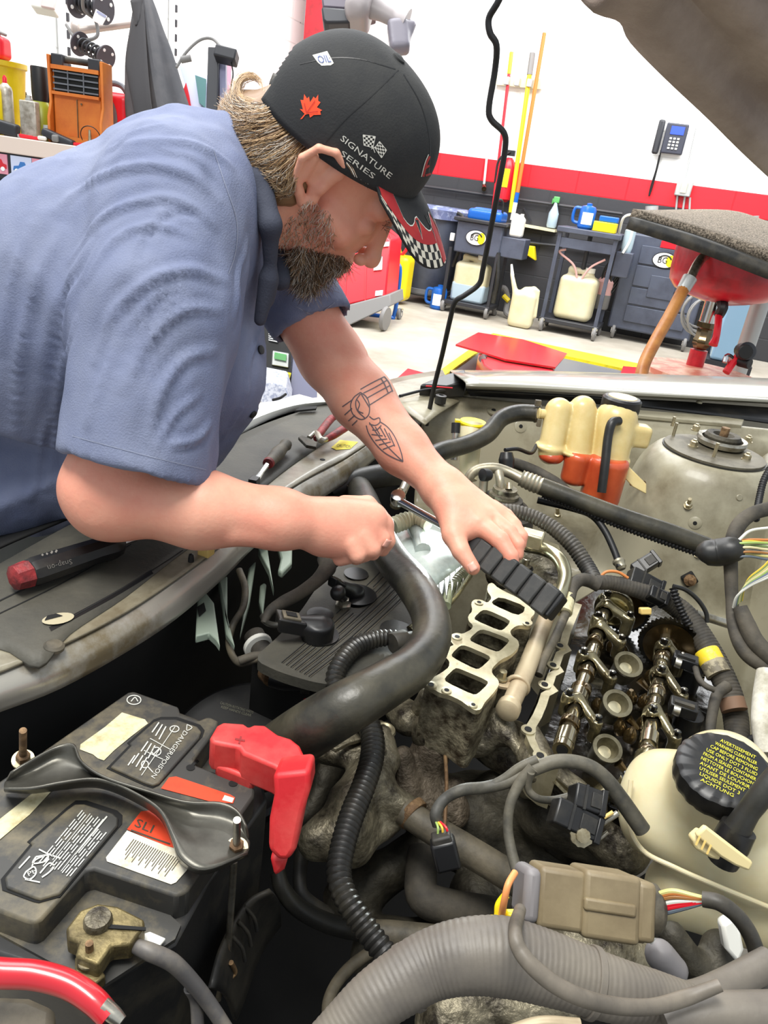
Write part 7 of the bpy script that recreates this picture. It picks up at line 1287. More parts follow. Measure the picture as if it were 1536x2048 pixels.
tubeP('upper_hose', [(660, 985, .80), (720, 960, .82), (790, 948, .82), (860, 940, .80)], [20, 24, 24, 22], 'rubber', 'black hose crossing behind the forearm below the crossbar', 'hose', seg=20)
t = thing('socket_extension', P(800, 1000, .9), 'chrome socket joint on a grey shaft beside the radiator hose', 'tool'); tube('grey_shaft', [(822, 950, 1.22), (812, 968, 1.2), (804, 985, 1.18)], [8, 9, 9], 'steel', parent=t); tube('knuckle', [(803, 982, 1.18), (796, 998, 1.17), (790, 1012, 1.16)], [10, 12, 11], 'oily_steel', parent=t)
# brake fluid reservoir
t = thing('brake_fluid_reservoir', P(1400, 1650, .70), 'cream plastic brake fluid reservoir under a black cap with yellow print', 'reservoir')
M('res_cream', (216, 206, 170), .38, rgb2=(198, 178, 124), scale=7, lo=.45, hi=.8, sss=.2, coat=.3)
dd = .70
Q = lambda x, y, d_=dd: D(x, y, d_)
prr = [('+', 'c', 0, Q(1320, 1570, .76), Q(1500, 1650, .74), .034, .036), ('+', 'c', .02, Q(1312, 1640, .75), Q(1500, 1730, .72), .036, .04), ('+', 'c', .02, Q(1440, 1590, .72), Q(1445, 1560, .70), .050, .046), ('+', 'c', .02, Q(1300, 1600, .755), Q(1340, 1560, .755), .022, .022), ('+', 'c', .02, Q(1360, 1780, .76), Q(1600, 1840, .74), .035, .04), ('+', 'c', .02, Q(1560, 1700, .73), Q(1600, 1780, .73), .04, .04)]
rs = sdf('reservoir_body', prr, .003, 'res_cream', t, 3)
tube('mould_seam', [(1262, 1560, .735), (1256, 1640, .725), (1285, 1700, .71), (1350, 1735, .69), (1430, 1770, .675), (1540, 1815, .66)], 5, 'res_cream', parent=t, seg=10)
q = Q(1447, 1545, .655); ax = nrm(Z * .93 - CR * .15 + CB * .15); rr = 92 * .655 / F; e1, e2, _ = basis(ax)
g = G(); g.lathe(q - ax * .012, ax, [(rr * .9, -.006), (rr * .98, -.002), (rr, .004), (rr * .98, .017), (rr * .9, .020), (rr * .6, .0205)], 72, wob=lambda A, k: .022 * (math.cos(A * 18) > 0) if k < 4 else 0); cpb = g.build('cap', 'black_plastic', t)
bvc = bvh_of(cpb); g = G()
M('print_yellow', (214, 206, 50), .5)
words = ['AVERTISSEMENT', 'WARNING CLEAN FILLER', 'CAP BEFORE REMOVING', 'USE ONLY DOT 3 FLUID', 'FROM A SEALED CONTAINER', 'NETTOYER LE BOUCHON', 'AVANT DE LOUVRIR', 'UTILISER SEULEMENT', 'LIQUIDE DOT 3', 'ACHTUNG']
for k, wd in enumerate(words):
    o = np.array([1424. - 4.6 * k, 1476. + 8.6 * k]); n_ = .55 + .45 * math.sin(math.pi * (k + .9) / 10.5); L2 = 122 * n_; cx = 61 - L2 / 2
    decal_text(wd, tuple(o + np.array([.86, .43]) * cx * .9), (L2 * .86, L2 * .43), (2.2, -6.2), bvc, g, .0007)
g.build('cap_print', 'print_yellow', t)
# level sensor plug with cream clip
t = thing('level_sensor', Q(1440, 1700, .60), 'black hose elbow plugged in the reservoir with a cream clip', 'connector')
tube('black_tube', [(1570, 1540, .60), (1530, 1582, .60), (1498, 1622, .605), (1472, 1662, .61)], [26, 24, 22, 26], 'rubber', parent=t, seg=24)
tube('plug_end', [(1478, 1655, .612), (1462, 1685, .615), (1445, 1722, .62)], [34, 36, 30], 'black_plastic', parent=t, seg=20, n=2)
g = G(); g.prism([Q(x, y, .585) for x, y in ((1392, 1672), (1412, 1652), (1508, 1726), (1500, 1744), (1470, 1732), (1440, 1714))], CB * -.006); g.build('cream_clip', M('cream_light', (222, 204, 150), .5), t, bevel=.002)
g = G(); g.prism([Q(x, y, .59) for x, y in ((1386, 1680), (1404, 1664), (1446, 1700), (1440, 1722), (1424, 1718), (1392, 1700))], CB * -.012); g.build('clip_block', 'cream_light', t, bevel=.002)
for k in range(3): g = G(); g.beam(Q(1400 + 11 * k, 1672 + 9 * k, .582), Q(1392 + 11 * k, 1690 + 9 * k, .582), .0016, .0016); g.build('clip_rib', 'cream', t)
# ---- wiring in the near middle ----
tube('injector_loom', [(1285, 1660, .70), (1243, 1600, .70), (1210, 1556, .70), (1173, 1530, .70), (1122, 1522, .70), (1075, 1535, .70), (1020, 1562, .70), (970, 1575, .70), (925, 1580, .69), (890, 1598, .69), (872, 1626, .68), (876, 1650, .68)], [17, 17, 15, 14, 14, 14, 13, 12, 12, 11, 12, 12], M('loom_grey', (58, 57, 52), .6, rgb2=(112, 106, 90), scale=15, lo=.42, hi=.72, bump=.2, bs=90), 'grey taped loom arching across to the hanging black plug', 'loom', seg=16)
tube('loom_down', [(1066, 1536, .69), (1040, 1565, .69), (1020, 1610, .685), (1016, 1660, .68), (1026, 1715, .67), (1040, 1760, .66)], [12, 11, 10, 10, 11, 12], 'loom_grey', 'branch of the grey loom dropping to the tan connector', 'loom', seg=14)
tube('loom_loop', [(1062, 1545, .685), (1056, 1576, .69), (1074, 1596, .69), (1105, 1600, .70), (1142, 1592, .70)], 7.5, 'loom_grey', 'thin grey branch looping to the cam sensor plug', 'loom')
tube('loom_up', [(1075, 1518, .70), (1040, 1534, .70), (1010, 1556, .70), (985, 1570, .70)], 9, 'loom_grey', 'second parallel branch above the grey loom', 'loom')
t = thing('hanging_plug', D(888, 1695, .67), 'black two-piece plug hanging with green, yellow and red wires', 'connector')
for k, c in enumerate(('wire_lime', 'wire_yellow', 'red_plastic')): tube('wire', [(872 + 4 * k, 1644, .675), (876 + 8 * k, 1655, .668), (876 + 10 * k, 1668, .667)], 2.5, c, parent=t, seg=8)
cx = D(889, 1700, .665); ax = nrm(D(897, 1732, .665) - D(880, 1664, .665)); sd = nrm(CR - CR.dot(ax) * ax); up = np.cross(sd, ax); hh = .0155
g = G(); g.box(cx + ax * .003, (.0115, hh * .85, .010), (sd, ax, up)); g.build('housing', 'black_plastic', t, bevel=.003); g = G(); g.box(cx - ax * .011, (.009, .004, .009), (sd, ax, up)); g.build('collar', 'dusty_black', t, bevel=.002); g = G(); g.box(cx + up * .0105 + ax * .002, (.003, .008, .0012), (sd, ax, up)); g.build('latch', 'dusty_black', t)
t, c, ax, sd, up = conn(1170, 1600, .69, .014, .011, .012, .35, 'black cam sensor plug below the camshaft end'); tube('green_wire', [(1140, 1590, .70), (1146, 1588, .70), (1154, 1588, .70)], 3, 'wire_lime', parent=t)
conn(1148, 1640, .68, .022, .012, .010, .45, 'glossy black sensor lying under the cam sensor plug')
t = thing('sensor_bolt', D(1163, 1672, .67), 'star shaped steel bolt washer beside the glass tubes', 'bolt'); g = G(); g.lathe(D(1163, 1670, .67), nrm(CB + CU * .3), [(.010, -.002), (.010, .002), (.006, .003), (.006, .007), (.004, .0072)], 24, wob=lambda A, k: .08 * (math.cos(A * 10) > 0)); g.build('star_washer', 'zinc', t)
t = thing('fitting_pins', D(1210, 1640, .68), 'small brass and glass pins beside the reservoir', 'fitting'); tube('pin', [(1180, 1664, .68), (1212, 1642, .68), (1236, 1626, .68)], 6, 'steel', parent=t); tube('pin', [(1208, 1635, .675), (1226, 1624, .675)], 4, 'cream', parent=t); tube('pin', [(1198, 1678, .68), (1216, 1664, .68)], 4, 'steel', parent=t)
# bottom: tan connector, big wrapped loom
t = thing('main_connector', D(1170, 1800, .54), 'large dusty tan multi-pin connector with grey end caps', 'connector')
dc = .53
def cpos(x, y, o=0): return D(x, y, dc + o)
ax = nrm(cpos(1320, 1822) - cpos(1035, 1778)); up = nrm(CB * .9 + CU * .3); up = nrm(up - up.dot(ax) * ax); sd = np.cross(ax, up)
M('tan_plastic', (132, 118, 90), .5, rgb2=(104, 90, 66), scale=14, lo=.4, hi=.7, bump=.1, bs=60); M('lav_plastic', (122, 118, 118), .5)
px_ = dc / F
def cb(x, y, lx, ly, lz, mat, nm, par=t, o=0, bev=.004): g = G(); g.box(cpos(x, y, .015) + up * o, (lx * px_, ly * px_, lz), (ax, sd, up)); return g.build(nm, mat, par, bevel=bev, seg=3)
cb(1110, 1790, 48, 56, .020, 'tan_plastic', 'socket_half'); cb(1205, 1804, 58, 62, .022, 'tan_plastic', 'plug_half'); cb(1200, 1803, 52, 12, .024, 'tan_plastic', 'latch_bar', bev=.002); cb(1272, 1814, 20, 55, .021, 'tan_plastic', 'rear_collar')
cb(1052, 1782, 17, 50, .021, 'lav_plastic', 'front_cap', bev=.005); cb(1120, 1838, 22, 8, .021, 'tan_plastic', 'side_lug', bev=.002); cb(1245, 1862, 30, 10, .018, 'tan_plastic', 'side_lug', bev=.002)
a = cpos(1288, 1817, .015); g = G(); g.lathe(a, ax, [(50 * px_, -.004), (52 * px_, 0), (50 * px_, .008), (38 * px_, .012)], 24, sy=1); g.build('rubber_seal', 'dusty_tube', t)
for k, (c, y0) in enumerate((('wire_orange', 1790), ('wire_brown', 1797), ('red_plastic', 1812), ('red_plastic', 1818), ('wire_white', 1808), ('wire_dark', 1826), ('wire_straw', 1786))):
    tube('wire', [(1310, y0 + 4, dc + .01), (1345, y0 - 4, dc + .005), (1385, y0 * .5 + 898, dc), (1420, 1800, dc - .003)], 5, c, parent=t, seg=8)
tube('wire', [(1030, 1745, dc), (1016, 1770, dc - .01), (1008, 1805, dc - .01), (1002, 1838, dc)], 7, M('wire_peach', (232, 150, 90), .45), parent=t); tube('wire', [(1012, 1790, dc), (998, 1810, dc), (996, 1830, dc)], 8, 'yellow_plastic', parent=t)
t = thing('yellow_clip', D(1008, 1842, .53), 'bright yellow cable clip left of the tan connector', 'clip'); g = G(); g.box(D(990, 1844, .53), (.006, .004, .004), (CR, CU, CB)); g.box(D(1024, 1838, .53), (.005, .006, .004), (CR, CU, CB)); g.build('clip_body', 'yellow_plastic', t, bevel=.002)
tube('tail_loom', [(1405, 1798, .525), (1440, 1806, .52), (1478, 1836, .52), (1505, 1880, .52), (1520, 1940, .52), (1522, 2000, .51)], [15, 16, 16, 16, 16, 17], 'loom_black', 'dark loom bending down from the tan connector wires', 'loom', seg=16)
M('big_tape', (112, 105, 94), .5, rgb2=(74, 69, 66), scale=9, lo=.35, hi=.7, bump=.25, bs=40, stretch=(1, 1, 1))
t = thing('wrapped_duct', P(960, 1950, .80), 'fat grey tape-wrapped harness arching across the bottom', 'harness')
big = tube('wrapped_body', [(640, 2110, .44), (690, 2060, .445), (745, 2005, .45), (800, 1965, .455), (860, 1930, .46), (930, 1912, .46), (1005, 1912, .46), (1085, 1932, .46), (1170, 1960, .46), (1240, 1982, .46), (1310, 1996, .465), (1380, 2010, .47)], [50, 54, 57, 60, 63, 68, 72, 68, 62, 58, 50, 40], 'big_tape', parent=t, seg=48, n=10, rib=(.0035, .008))
for x, y, x2, y2, r in ((1176, 1962, 1188, 1966, 65), (812, 1958, 826, 1950, 62)): a = D(x, y, .46); b_ = D(x2, y2, .46); g = G(); g.lathe(a, nrm(b_ - a), [(r * .46 / F, 0), ((r + 2) * .46 / F, .0005), ((r + 2) * .46 / F, .004), (r * .46 / F, .0045)], 44); g.build('tape_band', 'big_tape', t)
tube('side_cable', [(1040, 1820, .50), (1030, 1860, .42), (1042, 1905, .405), (1090, 1955, .40), (1150, 1990, .40), (1220, 2010, .41), (1300, 2014, .42), (1370, 1996, .43), (1440, 1970, .43)], [12, 14, 16, 17, 17, 16, 15, 15, 12], M('cable_tan', (112, 104, 92), .5, rgb2=(80, 74, 66), scale=14), 'grey cable draped over the fat wrapped harness', 'cable', seg=18)
tube('branch_duct', [(1340, 2012, .47), (1400, 1996, .48), (1460, 1966, .49), (1540, 1925, .5)], [40, 34, 30, 30], 'big_tape', 'wrapped branch leaving to the bottom right', 'harness', seg=24)
tube('corner_duct', [(1330, 2050, .44), (1420, 2030, .44), (1560, 2030, .44)], [36, 40, 44], 'big_tape', 'lower wrapped tube at the bottom right corner', 'harness', seg=24)
blobs = [((1330, 1880, .60), (1352, 1930, .60), 40, 30), ((1440, 1880, .60), (1440, 1950, .60), 50, 50)]
t = thing('brake_fittings', D(1370, 1900, .62), 'clustered grey caps and white clip below the reservoir', 'fitting')
sdf('grey_cap', [('+', 'c', 0, D(1320, 1910, .6), D(1350, 1940, .6), 30 * .6 / F, 26 * .6 / F)], .003, 'lav_plastic', t, 2); sdf('grey_body', [('+', 'c', 0, D(1345, 1870, .62), D(1380, 1920, .62), 26 * .62 / F, 28 * .62 / F), ('+', 'c', .01, D(1440, 1900, .63), D(1420, 1960, .62), 40 * .6 / F, 40 * .6 / F)], .003, 'cast_dark', t, 2)
g = G(); g.prism([D(x, y, .6) for x, y in ((1444, 1850), (1476, 1830), (1490, 1900), (1478, 1930), (1452, 1900))], CB * -.012); g.build('white_clip', 'white_plastic', t, bevel=.003); g = G(); g.prism([D(x, y, .58) for x, y in ((1285, 1870), (1306, 1858), (1320, 1870), (1304, 1894))], CB * -.008); g.build('white_tab', 'white_plastic', t, bevel=.002)
tube('lower_pipe', [(1010, 2070, .56), (1080, 2048, .56), (1160, 2052, .56)], 14, 'pale_pipe', 'pale pipe edge at the bottom frame edge', 'pipe')
blob('rear_block', [K_((1150, 1900, .66), (1260, 1900, .66), 60, 50, 0), K_((1100, 2000, .60), (900, 2040, .58), 60, 70)], 'cast', .004, .005, 35)
# glow under the hands: assumed lamp and spot light added behind the wrist
lq = D(905, 1000, 1.24); lt = P(850, 1150, .82)
t = thing('assumed_lamp', lq, 'small clip-on work lamp hidden behind the left wrist', 'lamp'); la = nrm(lt - lq)
g = G(); g.lathe(lq - la * .03, la, [(.006, 0), (.012, .004), (.013, .028), (.0125, .028), (.011, .020)], 18); g.build('lamp_head', 'ink', t)  # housing assumed around the added spot light
lp = bpy.data.lights.new('assumed_lamp_spot', 'SPOT'); lp.energy = 9; lp.spot_size = math.radians(80); lp.spot_blend = .9; lp.shadow_soft_size = .01; lp.color = (.92, 1, .98)  # spot light added as the source of the assumed lamp
lo = bpy.data.objects.new('assumed_lamp_spot', lp); COL.objects.link(lo); lo.location = lq + la * .001; lo.rotation_euler = Vector(la).to_track_quat('-Z', 'Y').to_euler()
# ================= the mechanic =================
from mathutils import noise as NZ
M('shirt', (98, 107, 138), .85, rgb2=(122, 129, 152), scale=6, lo=.3, hi=.7, bump=.25, bs=500); M('collar_dark', (52, 56, 70), .85, bump=.2, bs=400)  # dark grey collar, its colour also takes in the shade at the neck
M('skin', (230, 168, 142), .5, rgb2=(222, 138, 116), scale=13, lo=.35, hi=.8, bump=.1, bs=230, sss=.12); M('nail', (226, 168, 150), .35)
M('hair_light', (176, 146, 108), .5); M('hair_mid', (128, 98, 68), .5); M('hair_dark', (74, 56, 42), .5); M('hair_grey', (196, 188, 176), .5)
M('cap_cloth', (34, 35, 37), .85, rgb2=(54, 54, 52), scale=9, lo=.4, hi=.75, bump=.14, bs=420); M('cap_red', (158, 24, 30), .6, rgb2=(178, 44, 36), scale=20); M('leaf_red', (236, 74, 34), .6); M('thread', (216, 214, 204), .7); M('patch_blue', (40, 66, 130), .6); M('trouser', (38, 42, 56), .9)
M('tattoo_ink', (96, 84, 88), .6); M('seam_light', (136, 142, 162), .8)
pz = D(-150, 900, 1.15); hipx = np.array([-.90, 1.12, 0])
pe = thing('person', hipx, 'bearded mechanic in a blue-grey work shirt and black cap leaning over the engine', 'person')
def fm(name, parts, mat, par=pe):      # several field meshes joined as one mesh
    Vv = []; Fs = []; k = 0
    for v, f_ in parts: Vv.append(v); Fs.append(f_ + k); k += len(v)
    return fast_mesh(name, np.concatenate(Vv), np.concatenate(Fs), mat, par)
def C(a, b_, ra, rb, bl=.02): return ('+', 'c', bl, D(*a), D(*b_), ra, rb)
# ---- shirt ----
n1 = nrm(-CR * .24 - CU * .97)           # out of the near cuff
cpt = D(275, 942, .86)
n1a = nrm(D(205, 985, .865) - D(300, 640, .84)); n1c = nrm(n1 - 0 * CB)
sh = [C((360, 440, .975), (215, 590, 1.0), .128, .172, 0), C((215, 590, 1.0), (-60, 800, 1.08), .172, .186, .03), C((-60, 800, 1.08), (-200, 930, 1.2), .186, .19, .03), C((400, 545, .99), (392, 740, 1.02), .088, .092, .04), C((392, 740, 1.02), (330, 850, 1.06), .092, .085, .03), C((330, 850, 1.06), (60, 900, 1.1), .085, .13, .04),
    C((410, 360, .94), (470, 330, .95), .085, .062, .03),
    C((352, 420, .88), (318, 620, .86), .098, .092, .03), C((318, 620, .86), (268, 960, .865), .092, .088, .02), C((470, 450, 1.05), (540, 500, 1.12), .085, .072, .04), C((540, 500, 1.12), (650, 690, 1.16), .070, .064, .02),
    ('-', 'b', .004, cpt + n1 * .15, (.3, .15, .13), (nrm(np.cross(n1, CB)), n1, CB), .01)]
n2 = nrm(CR * .40 - CU * .90); sh.append(('-', 'b', .004, D(628, 652, 1.16) + n2 * .1, (.12, .1, .14), (nrm(np.cross(n2, CB)), n2, CB), .01))
sh.append(('-', 'c', .003, D(277, 915, .863), D(262, 1030, .868), .072, .076)); sh.append(('-', 'c', .003, D(612, 622, 1.155), D(655, 700, 1.165), .056, .058))
Vs, Fs = sdf_arrays(sh, .0055); Vs = smooth_arr(Vs, Fs, 8)
tmp = fast_mesh('tmp', Vs, Fs, 'shirt'); bsh = bvh_of(tmp); bpy.data.objects.remove(tmp)
Ns = vnormals(Vs, Fs)
folds = [([(465, 330), (420, 300), (350, 280), (250, 285)], 9, 4), ([(440, 400), (380, 350), (300, 330), (200, 350), (110, 420)], 10, 5), ([(430, 450), (360, 400), (280, 400), (200, 440), (140, 520)], 9, 5), ([(380, 470), (300, 450), (230, 480), (170, 560)], 8, 4),
    ([(450, 560), (380, 540), (300, 560), (230, 620), (190, 720)], 10, 6), ([(440, 620), (370, 620), (300, 680), (250, 780)], 9, 5), ([(430, 700), (370, 720), (320, 790), (300, 880)], 10, 5), ([(400, 790), (350, 830), (310, 900)], 8, 4), ([(240, 640), (210, 740), (175, 850)], 9, 4), ([(330, 600), (300, 640), (290, 720)], 7, -4), ([(420, 850), (390, 880), (340, 890)], 8, 5),
    ([(530, 640), (500, 720), (490, 800), (450, 880)], 7, 4), ([(120, 460), (70, 560), (40, 700), (30, 860)], 12, 5), ([(190, 480), (130, 600), (100, 760)], 12, -5), ([(60, 450), (20, 560), (0, 700)], 10, 4), ([(110, 800), (80, 900), (60, 1000)], 10, 4), ([(150, 640), (120, 760), (110, 880), (90, 980)], 9, 4), ([(500, 480), (480, 560), (470, 640)], 8, 4), ([(300, 300), (380, 320), (430, 360)], 6, -3), ([(400, 430), (350, 430), (300, 470), (270, 540)], 7, -4), ([(380, 580), (320, 600), (270, 660), (240, 740)], 7, -4),
    ([(600, 560), (640, 590), (670, 600)], 6, 3), ([(570, 590), (610, 620), (660, 620)], 6, 3), ([(250, 230), (200, 260), (150, 300), (90, 360)], 7, 3), ([(330, 250), (270, 260), (200, 300)], 7, 3)]
disp = np.zeros(len(Vs))
for ln, wmm, amm in folds:
    q = [hit(bsh, *p, 0) for p in cat_rom([np.array(p, float) for p in ln], 8)]; q = [h_[0] for h_ in q if h_ is not None]
    if len(q) < 3: continue
    q = np.array(q); near = (Vs > q.min(0) - .04).all(1) & (Vs < q.max(0) + .04).all(1); ii = np.where(near)[0]
    d_ = np.linalg.norm(Vs[ii][:, None] - q[None], axis=2); j = d_.argmin(1); d_ = d_.min(1); tp__ = np.sin(np.pi * (j + 1) / (len(q) + 1)) ** .6; w_ = wmm / 1000 * .58
    disp[ii] += amm / 1000 * .95 * tp__ * (np.exp(-(d_ / w_) ** 2) - .45 * np.exp(-((d_ - 1.7 * w_) / w_) ** 2))
nzv = np.array([NZ.noise(Vector((v[0] * 16, v[1] * 16, v[2] * 9))) + .5 * NZ.noise(Vector((v[0] * 40, v[1] * 40, v[2] * 22))) - .9 * abs(NZ.noise(Vector((v[0] * 22 + 5, v[1] * 22, v[2] * 10)))) for v in Vs])
Vs = Vs + Ns * (disp + .0045 * nzv)[:, None]
shirt = fast_mesh('shirt', Vs, Fs, 'shirt', pe); bsh = bvh_of(shirt)
for l_ in ([(427, 301), (449, 367), (470, 430), (474, 470), (469, 510), (456, 549)], [(146, 872), (250, 900), (350, 925), (424, 942)], [(590, 612), (630, 628), (676, 600)]): strokes([l_], 1.4, bsh, lift=.0008).build('stitching', 'seam_light', shirt)
tg = G(); 
collar = sdf('collar', [('+', 'c', 0, D(462, 262, .93), D(520, 360, .895), .016, .014), ('+', 'c', .01, D(520, 360, .895), D(541, 450, .89), .014, .013), ('+', 'c', .01, D(541, 450, .89), D(540, 600, .95), .012, .005), ('+', 'c', .01, D(455, 255, .94), D(480, 250, 1.02), .016, .014), ('+', 'c', .012, D(536, 560, .93), D(520, 640, .95), .012, .008), ('+', 'c', .01, D(480, 250, 1.02), D(545, 400, 1.03), .014, .014), ('+', 'c', .01, D(545, 400, 1.03), D(560, 560, .99), .014, .014)], .003, 'collar_dark', shirt, 3)
for x, y in ((505, 828), (520, 700)):
    h_ = hit(bsh, x, y, .001)
    if h_: g = G(); g.lathe(h_[0], h_[1], [(.006, 0), (.006, .002), (.004, .0025)], 16); g.build('button', 'ink', shirt)
# ---- head ----
ez_ = -nrm(ray(676, 322)); ex_ = nrm(CR - CR.dot(ez_) * ez_); ey_ = np.cross(ez_, ex_)
hf = nrm(.76 * ex_ - .65 * ey_ + .05 * ez_); hu = .64 * ex_ + .68 * ey_ + .36 * ez_; hu = nrm(hu - hu.dot(hf) * hf); hs = np.cross(hf, hu)
HO_ = D(676, 322, .95)
def Hh(a, b_, s=0): return HO_ + hf * a + hu * b_ + hs * s
HA = (hf, hu, hs)
def c3(a, b_, ra, rb, bl=.008): return ('+', 'c', bl, Hh(*a), Hh(*b_), ra, rb)
hd_ = [('+', 'e', 0, Hh(-.014, .045), (.098, .092, .074), HA), ('+', 'e', .02, Hh(.030, -.045), (.064, .075, .058), HA), c3((.0, -.085, .040), (.058, -.135, .012), .024, .022, .015), c3((.0, -.085, -.040), (.058, -.135, -.012), .024, .022, .015), c3((.062, -.138, -.008), (.062, -.138, .008), .022, .022),
    c3((.078, .002, .026), (.078, .002, -.026), .016, .016, .01), c3((.094, -.012), (.108, -.062), .0085, .010, .008), c3((.110, -.066), (.111, -.070), .0125, .0125, .005), c3((.100, -.075, .013), (.098, -.076, .013), .0085, .008, .004), c3((.100, -.075, -.013), (.098, -.076, -.013), .0085, .008, .004),
    ('-', 'e', .008, Hh(.098, -.026, .034), (.016, .014, .018), HA), ('-', 'e', .008, Hh(.098, -.026, -.034), (.016, .014, .018), HA), ('+', 's', .004, Hh(.075, -.026, .031), .0135), ('+', 's', .004, Hh(.075, -.026, -.031), .0135),
    c3((.058, -.050, .044), (.030, -.040, .056), .018, .014, .014), c3((.058, -.050, -.044), (.030, -.040, -.056), .018, .014, .014), c3((.080, -.098, .018), (.080, -.098, -.018), .014, .014, .01), c3((.090, -.101, .014), (.090, -.101, -.014), .0065, .0065, .004), c3((.087, -.112, .014), (.087, -.112, -.014), .007, .007, .003),
    ('+', 'c', .02, Hh(-.035, -.02), D(455, 450, .97), .060, .062)]
er = [(.016, .016), (.014, .032), (-.002, .040), (-.020, .033), (-.029, .012), (-.024, -.012), (-.012, -.028), (-.002, -.038), (.007, -.028)]
sdv = [.074, .082, .090, .097, .099, .093, .085, .080, .075]
for i in range(len(er) - 1): hd_.append(c3((*er[i], sdv[i]), (*er[i + 1], sdv[i + 1]), .0048 if i < 6 else .0066, .0048 if i < 5 else .0066, .002))
hd_ += [c3((.010, .022, .073), (.002, -.020, .072), .010, .010, .004), c3((-.010, .020, .076), (-.008, -.010, .074), .010, .009, .003), c3((-.012, .016, .083), (-.013, -.008, .080), .004, .004, .002), c3((-.020, .018, .089), (-.018, -.010, .085), .007, .007, .004), ('-', 'e', .003, Hh(-.002, -.002, .090), (.008, .011, .009), HA), ('-', 'e', .002, Hh(-.006, .024, .096), (.012, .005, .007), HA), c3((.008, -.006, .078), (.008, -.012, .078), .005, .005, .003),
    ('-', 'c', .002, Hh(.095, -.0795, .010), Hh(.104, -.083, .009), .003, .003), ('-', 'c', .003, Hh(.030, -.098, .056), Hh(.060, -.075, .044), .002, .003)]
hv = sdf_arrays(hd_, .0021); hv = (smooth_arr(hv[0], hv[1], 3), hv[1])
# ---- arms and hands ----
ra = [C((318, 640, .85), (212, 975, .872), .056, .047, 0), C((212, 975, .872), (225, 1003, .873), .047, .047, .02), C((215, 985, .872), (400, 1018, .885), .046, .045, .02), C((400, 1018, .885), (560, 1038, .91), .045, .035, .02), C((560, 1038, .91), (648, 1050, .93), .035, .0285, .02),
    ('+', 'e', .022, D(700, 1050, .948), (.042, .030, .030), (nrm(CR - CU * .3), nrm(CU + CR * .3), CB)), C((640, 1045, .935), (740, 1040, .95), .030, .024, .015), C((650, 1070, .935), (725, 1090, .94), .028, .022, .015),
    C((735, 1025, .955), (768, 1048, .955), .0155, .012, .005), C((768, 1048, .955), (775, 1082, .955), .0125, .010, .004), C((775, 1082, .955), (765, 1100, .965), .010, .009, .003),
    C((738, 1050, .940), (764, 1078, .940), .0135, .0115, .003), C((762, 1078, .945), (745, 1106, .955), .0115, .010, .003), C((726, 1072, .928), (744, 1098, .928), .013, .0115, .003), C((742, 1096, .935), (712, 1115, .945), .0115, .010, .003), C((702, 1086, .922), (714, 1110, .922), .0125, .011, .003), C((712, 1108, .93), (680, 1118, .94), .011, .0095, .003),
    C((690, 1010, .965), (735, 1008, .975), .013, .011, .01), C((735, 1008, .975), (762, 1030, .98), .011, .009, .004), C((470, 1070, .875), (560, 1078, .895), .010, .006, .012)]
rv = sdf_arrays(ra, .0023); rv = (smooth_arr(rv[0], rv[1], 3), rv[1])
la_ = [C((570, 560, 1.14), (662, 715, 1.185), .052, .050, 0), C((662, 715, 1.185), (725, 798, 1.165), .050, .0475, .02), C((725, 798, 1.165), (805, 898, 1.12), .0475, .037, .02), C((805, 898, 1.12), (884, 972, 1.075), .037, .0275, .02),
    C((884, 975, 1.075), (960, 1035, 1.045), .029, .021, .015), C((888, 985, 1.07), (930, 1055, 1.035), .027, .020, .015), C((900, 975, 1.08), (992, 1030, 1.06), .024, .016, .012), C((905, 1010, 1.05), (945, 1050, 1.035), .024, .018, .01),
    C((955, 1045, 1.035), (1000, 1080, 1.01), .0155, .0125, .006), C((1000, 1080, 1.01), (1022, 1112, 1.0), .0125, .0105, .003), C((1022, 1112, 1.0), (1026, 1146, 1.0), .0105, .0088, .002),
    C((978, 1036, 1.045), (1018, 1064, 1.03), .0145, .0115, .004), C((1018, 1064, 1.03), (1036, 1088, 1.02), .0112, .0095, .002), C((1036, 1088, 1.02), (1036, 1110, 1.02), .0092, .008, .002),
    C((988, 1024, 1.062), (1026, 1048, 1.05), .013, .0105, .004), C((1026, 1048, 1.05), (1044, 1072, 1.04), .010, .0085, .002), C((1044, 1072, 1.04), (1042, 1090, 1.04), .0085, .0075, .002),
    C((985, 1014, 1.08), (1014, 1030, 1.075), .0115, .009, .004), C((1014, 1030, 1.075), (1034, 1050, 1.065), .0088, .0075, .002),
    C((898, 1010, 1.05), (908, 1070, 1.02), .020, .0165, .012), C((908, 1070, 1.02), (922, 1102, 1.005), .0165, .0125, .004), C((922, 1102, 1.005), (946, 1136, .995), .0125, .0098, .003)]
for p0, p1 in (((900, 985, 1.046), (958, 1040, 1.020)), ((905, 975, 1.050), (980, 1032, 1.030)), ((893, 995, 1.042), (912, 1060, 1.012))): la_.append(C(p0, p1, .0035, .003, .006))
lv = sdf_arrays(la_, .0022); lv = (smooth_arr(lv[0], lv[1], 3), lv[1])
body = fm('body', [hv, rv, lv], 'skin'); bb_ = bvh_of(body)
def nail(p, n, ax, w_, l_):
    sd = np.cross(ax, n); g = G(); g.sheet([[p + sd * w_ * math.sin(a) + n * w_ * (math.cos(a) - 1) * .7 + ax * t for a in np.linspace(-1.1, 1.1, 7)] for t in np.linspace(-l_, l_, 5)], 0); return g.build('fingernail', 'nail', pe, solid=.0008)
for x, y, dx, dy in ((944, 1134, .55, .83), (1024, 1136, .1, 1), (775, 1088, -.3, .9)):
    h_ = hit(bb_, x, y, .0004)
    if h_: nail(h_[0], h_[1], nrm(nrm(CR * dx - CU * dy) - h_[1] * nrm(CR * dx - CU * dy).dot(h_[1])), .0062, .0058)
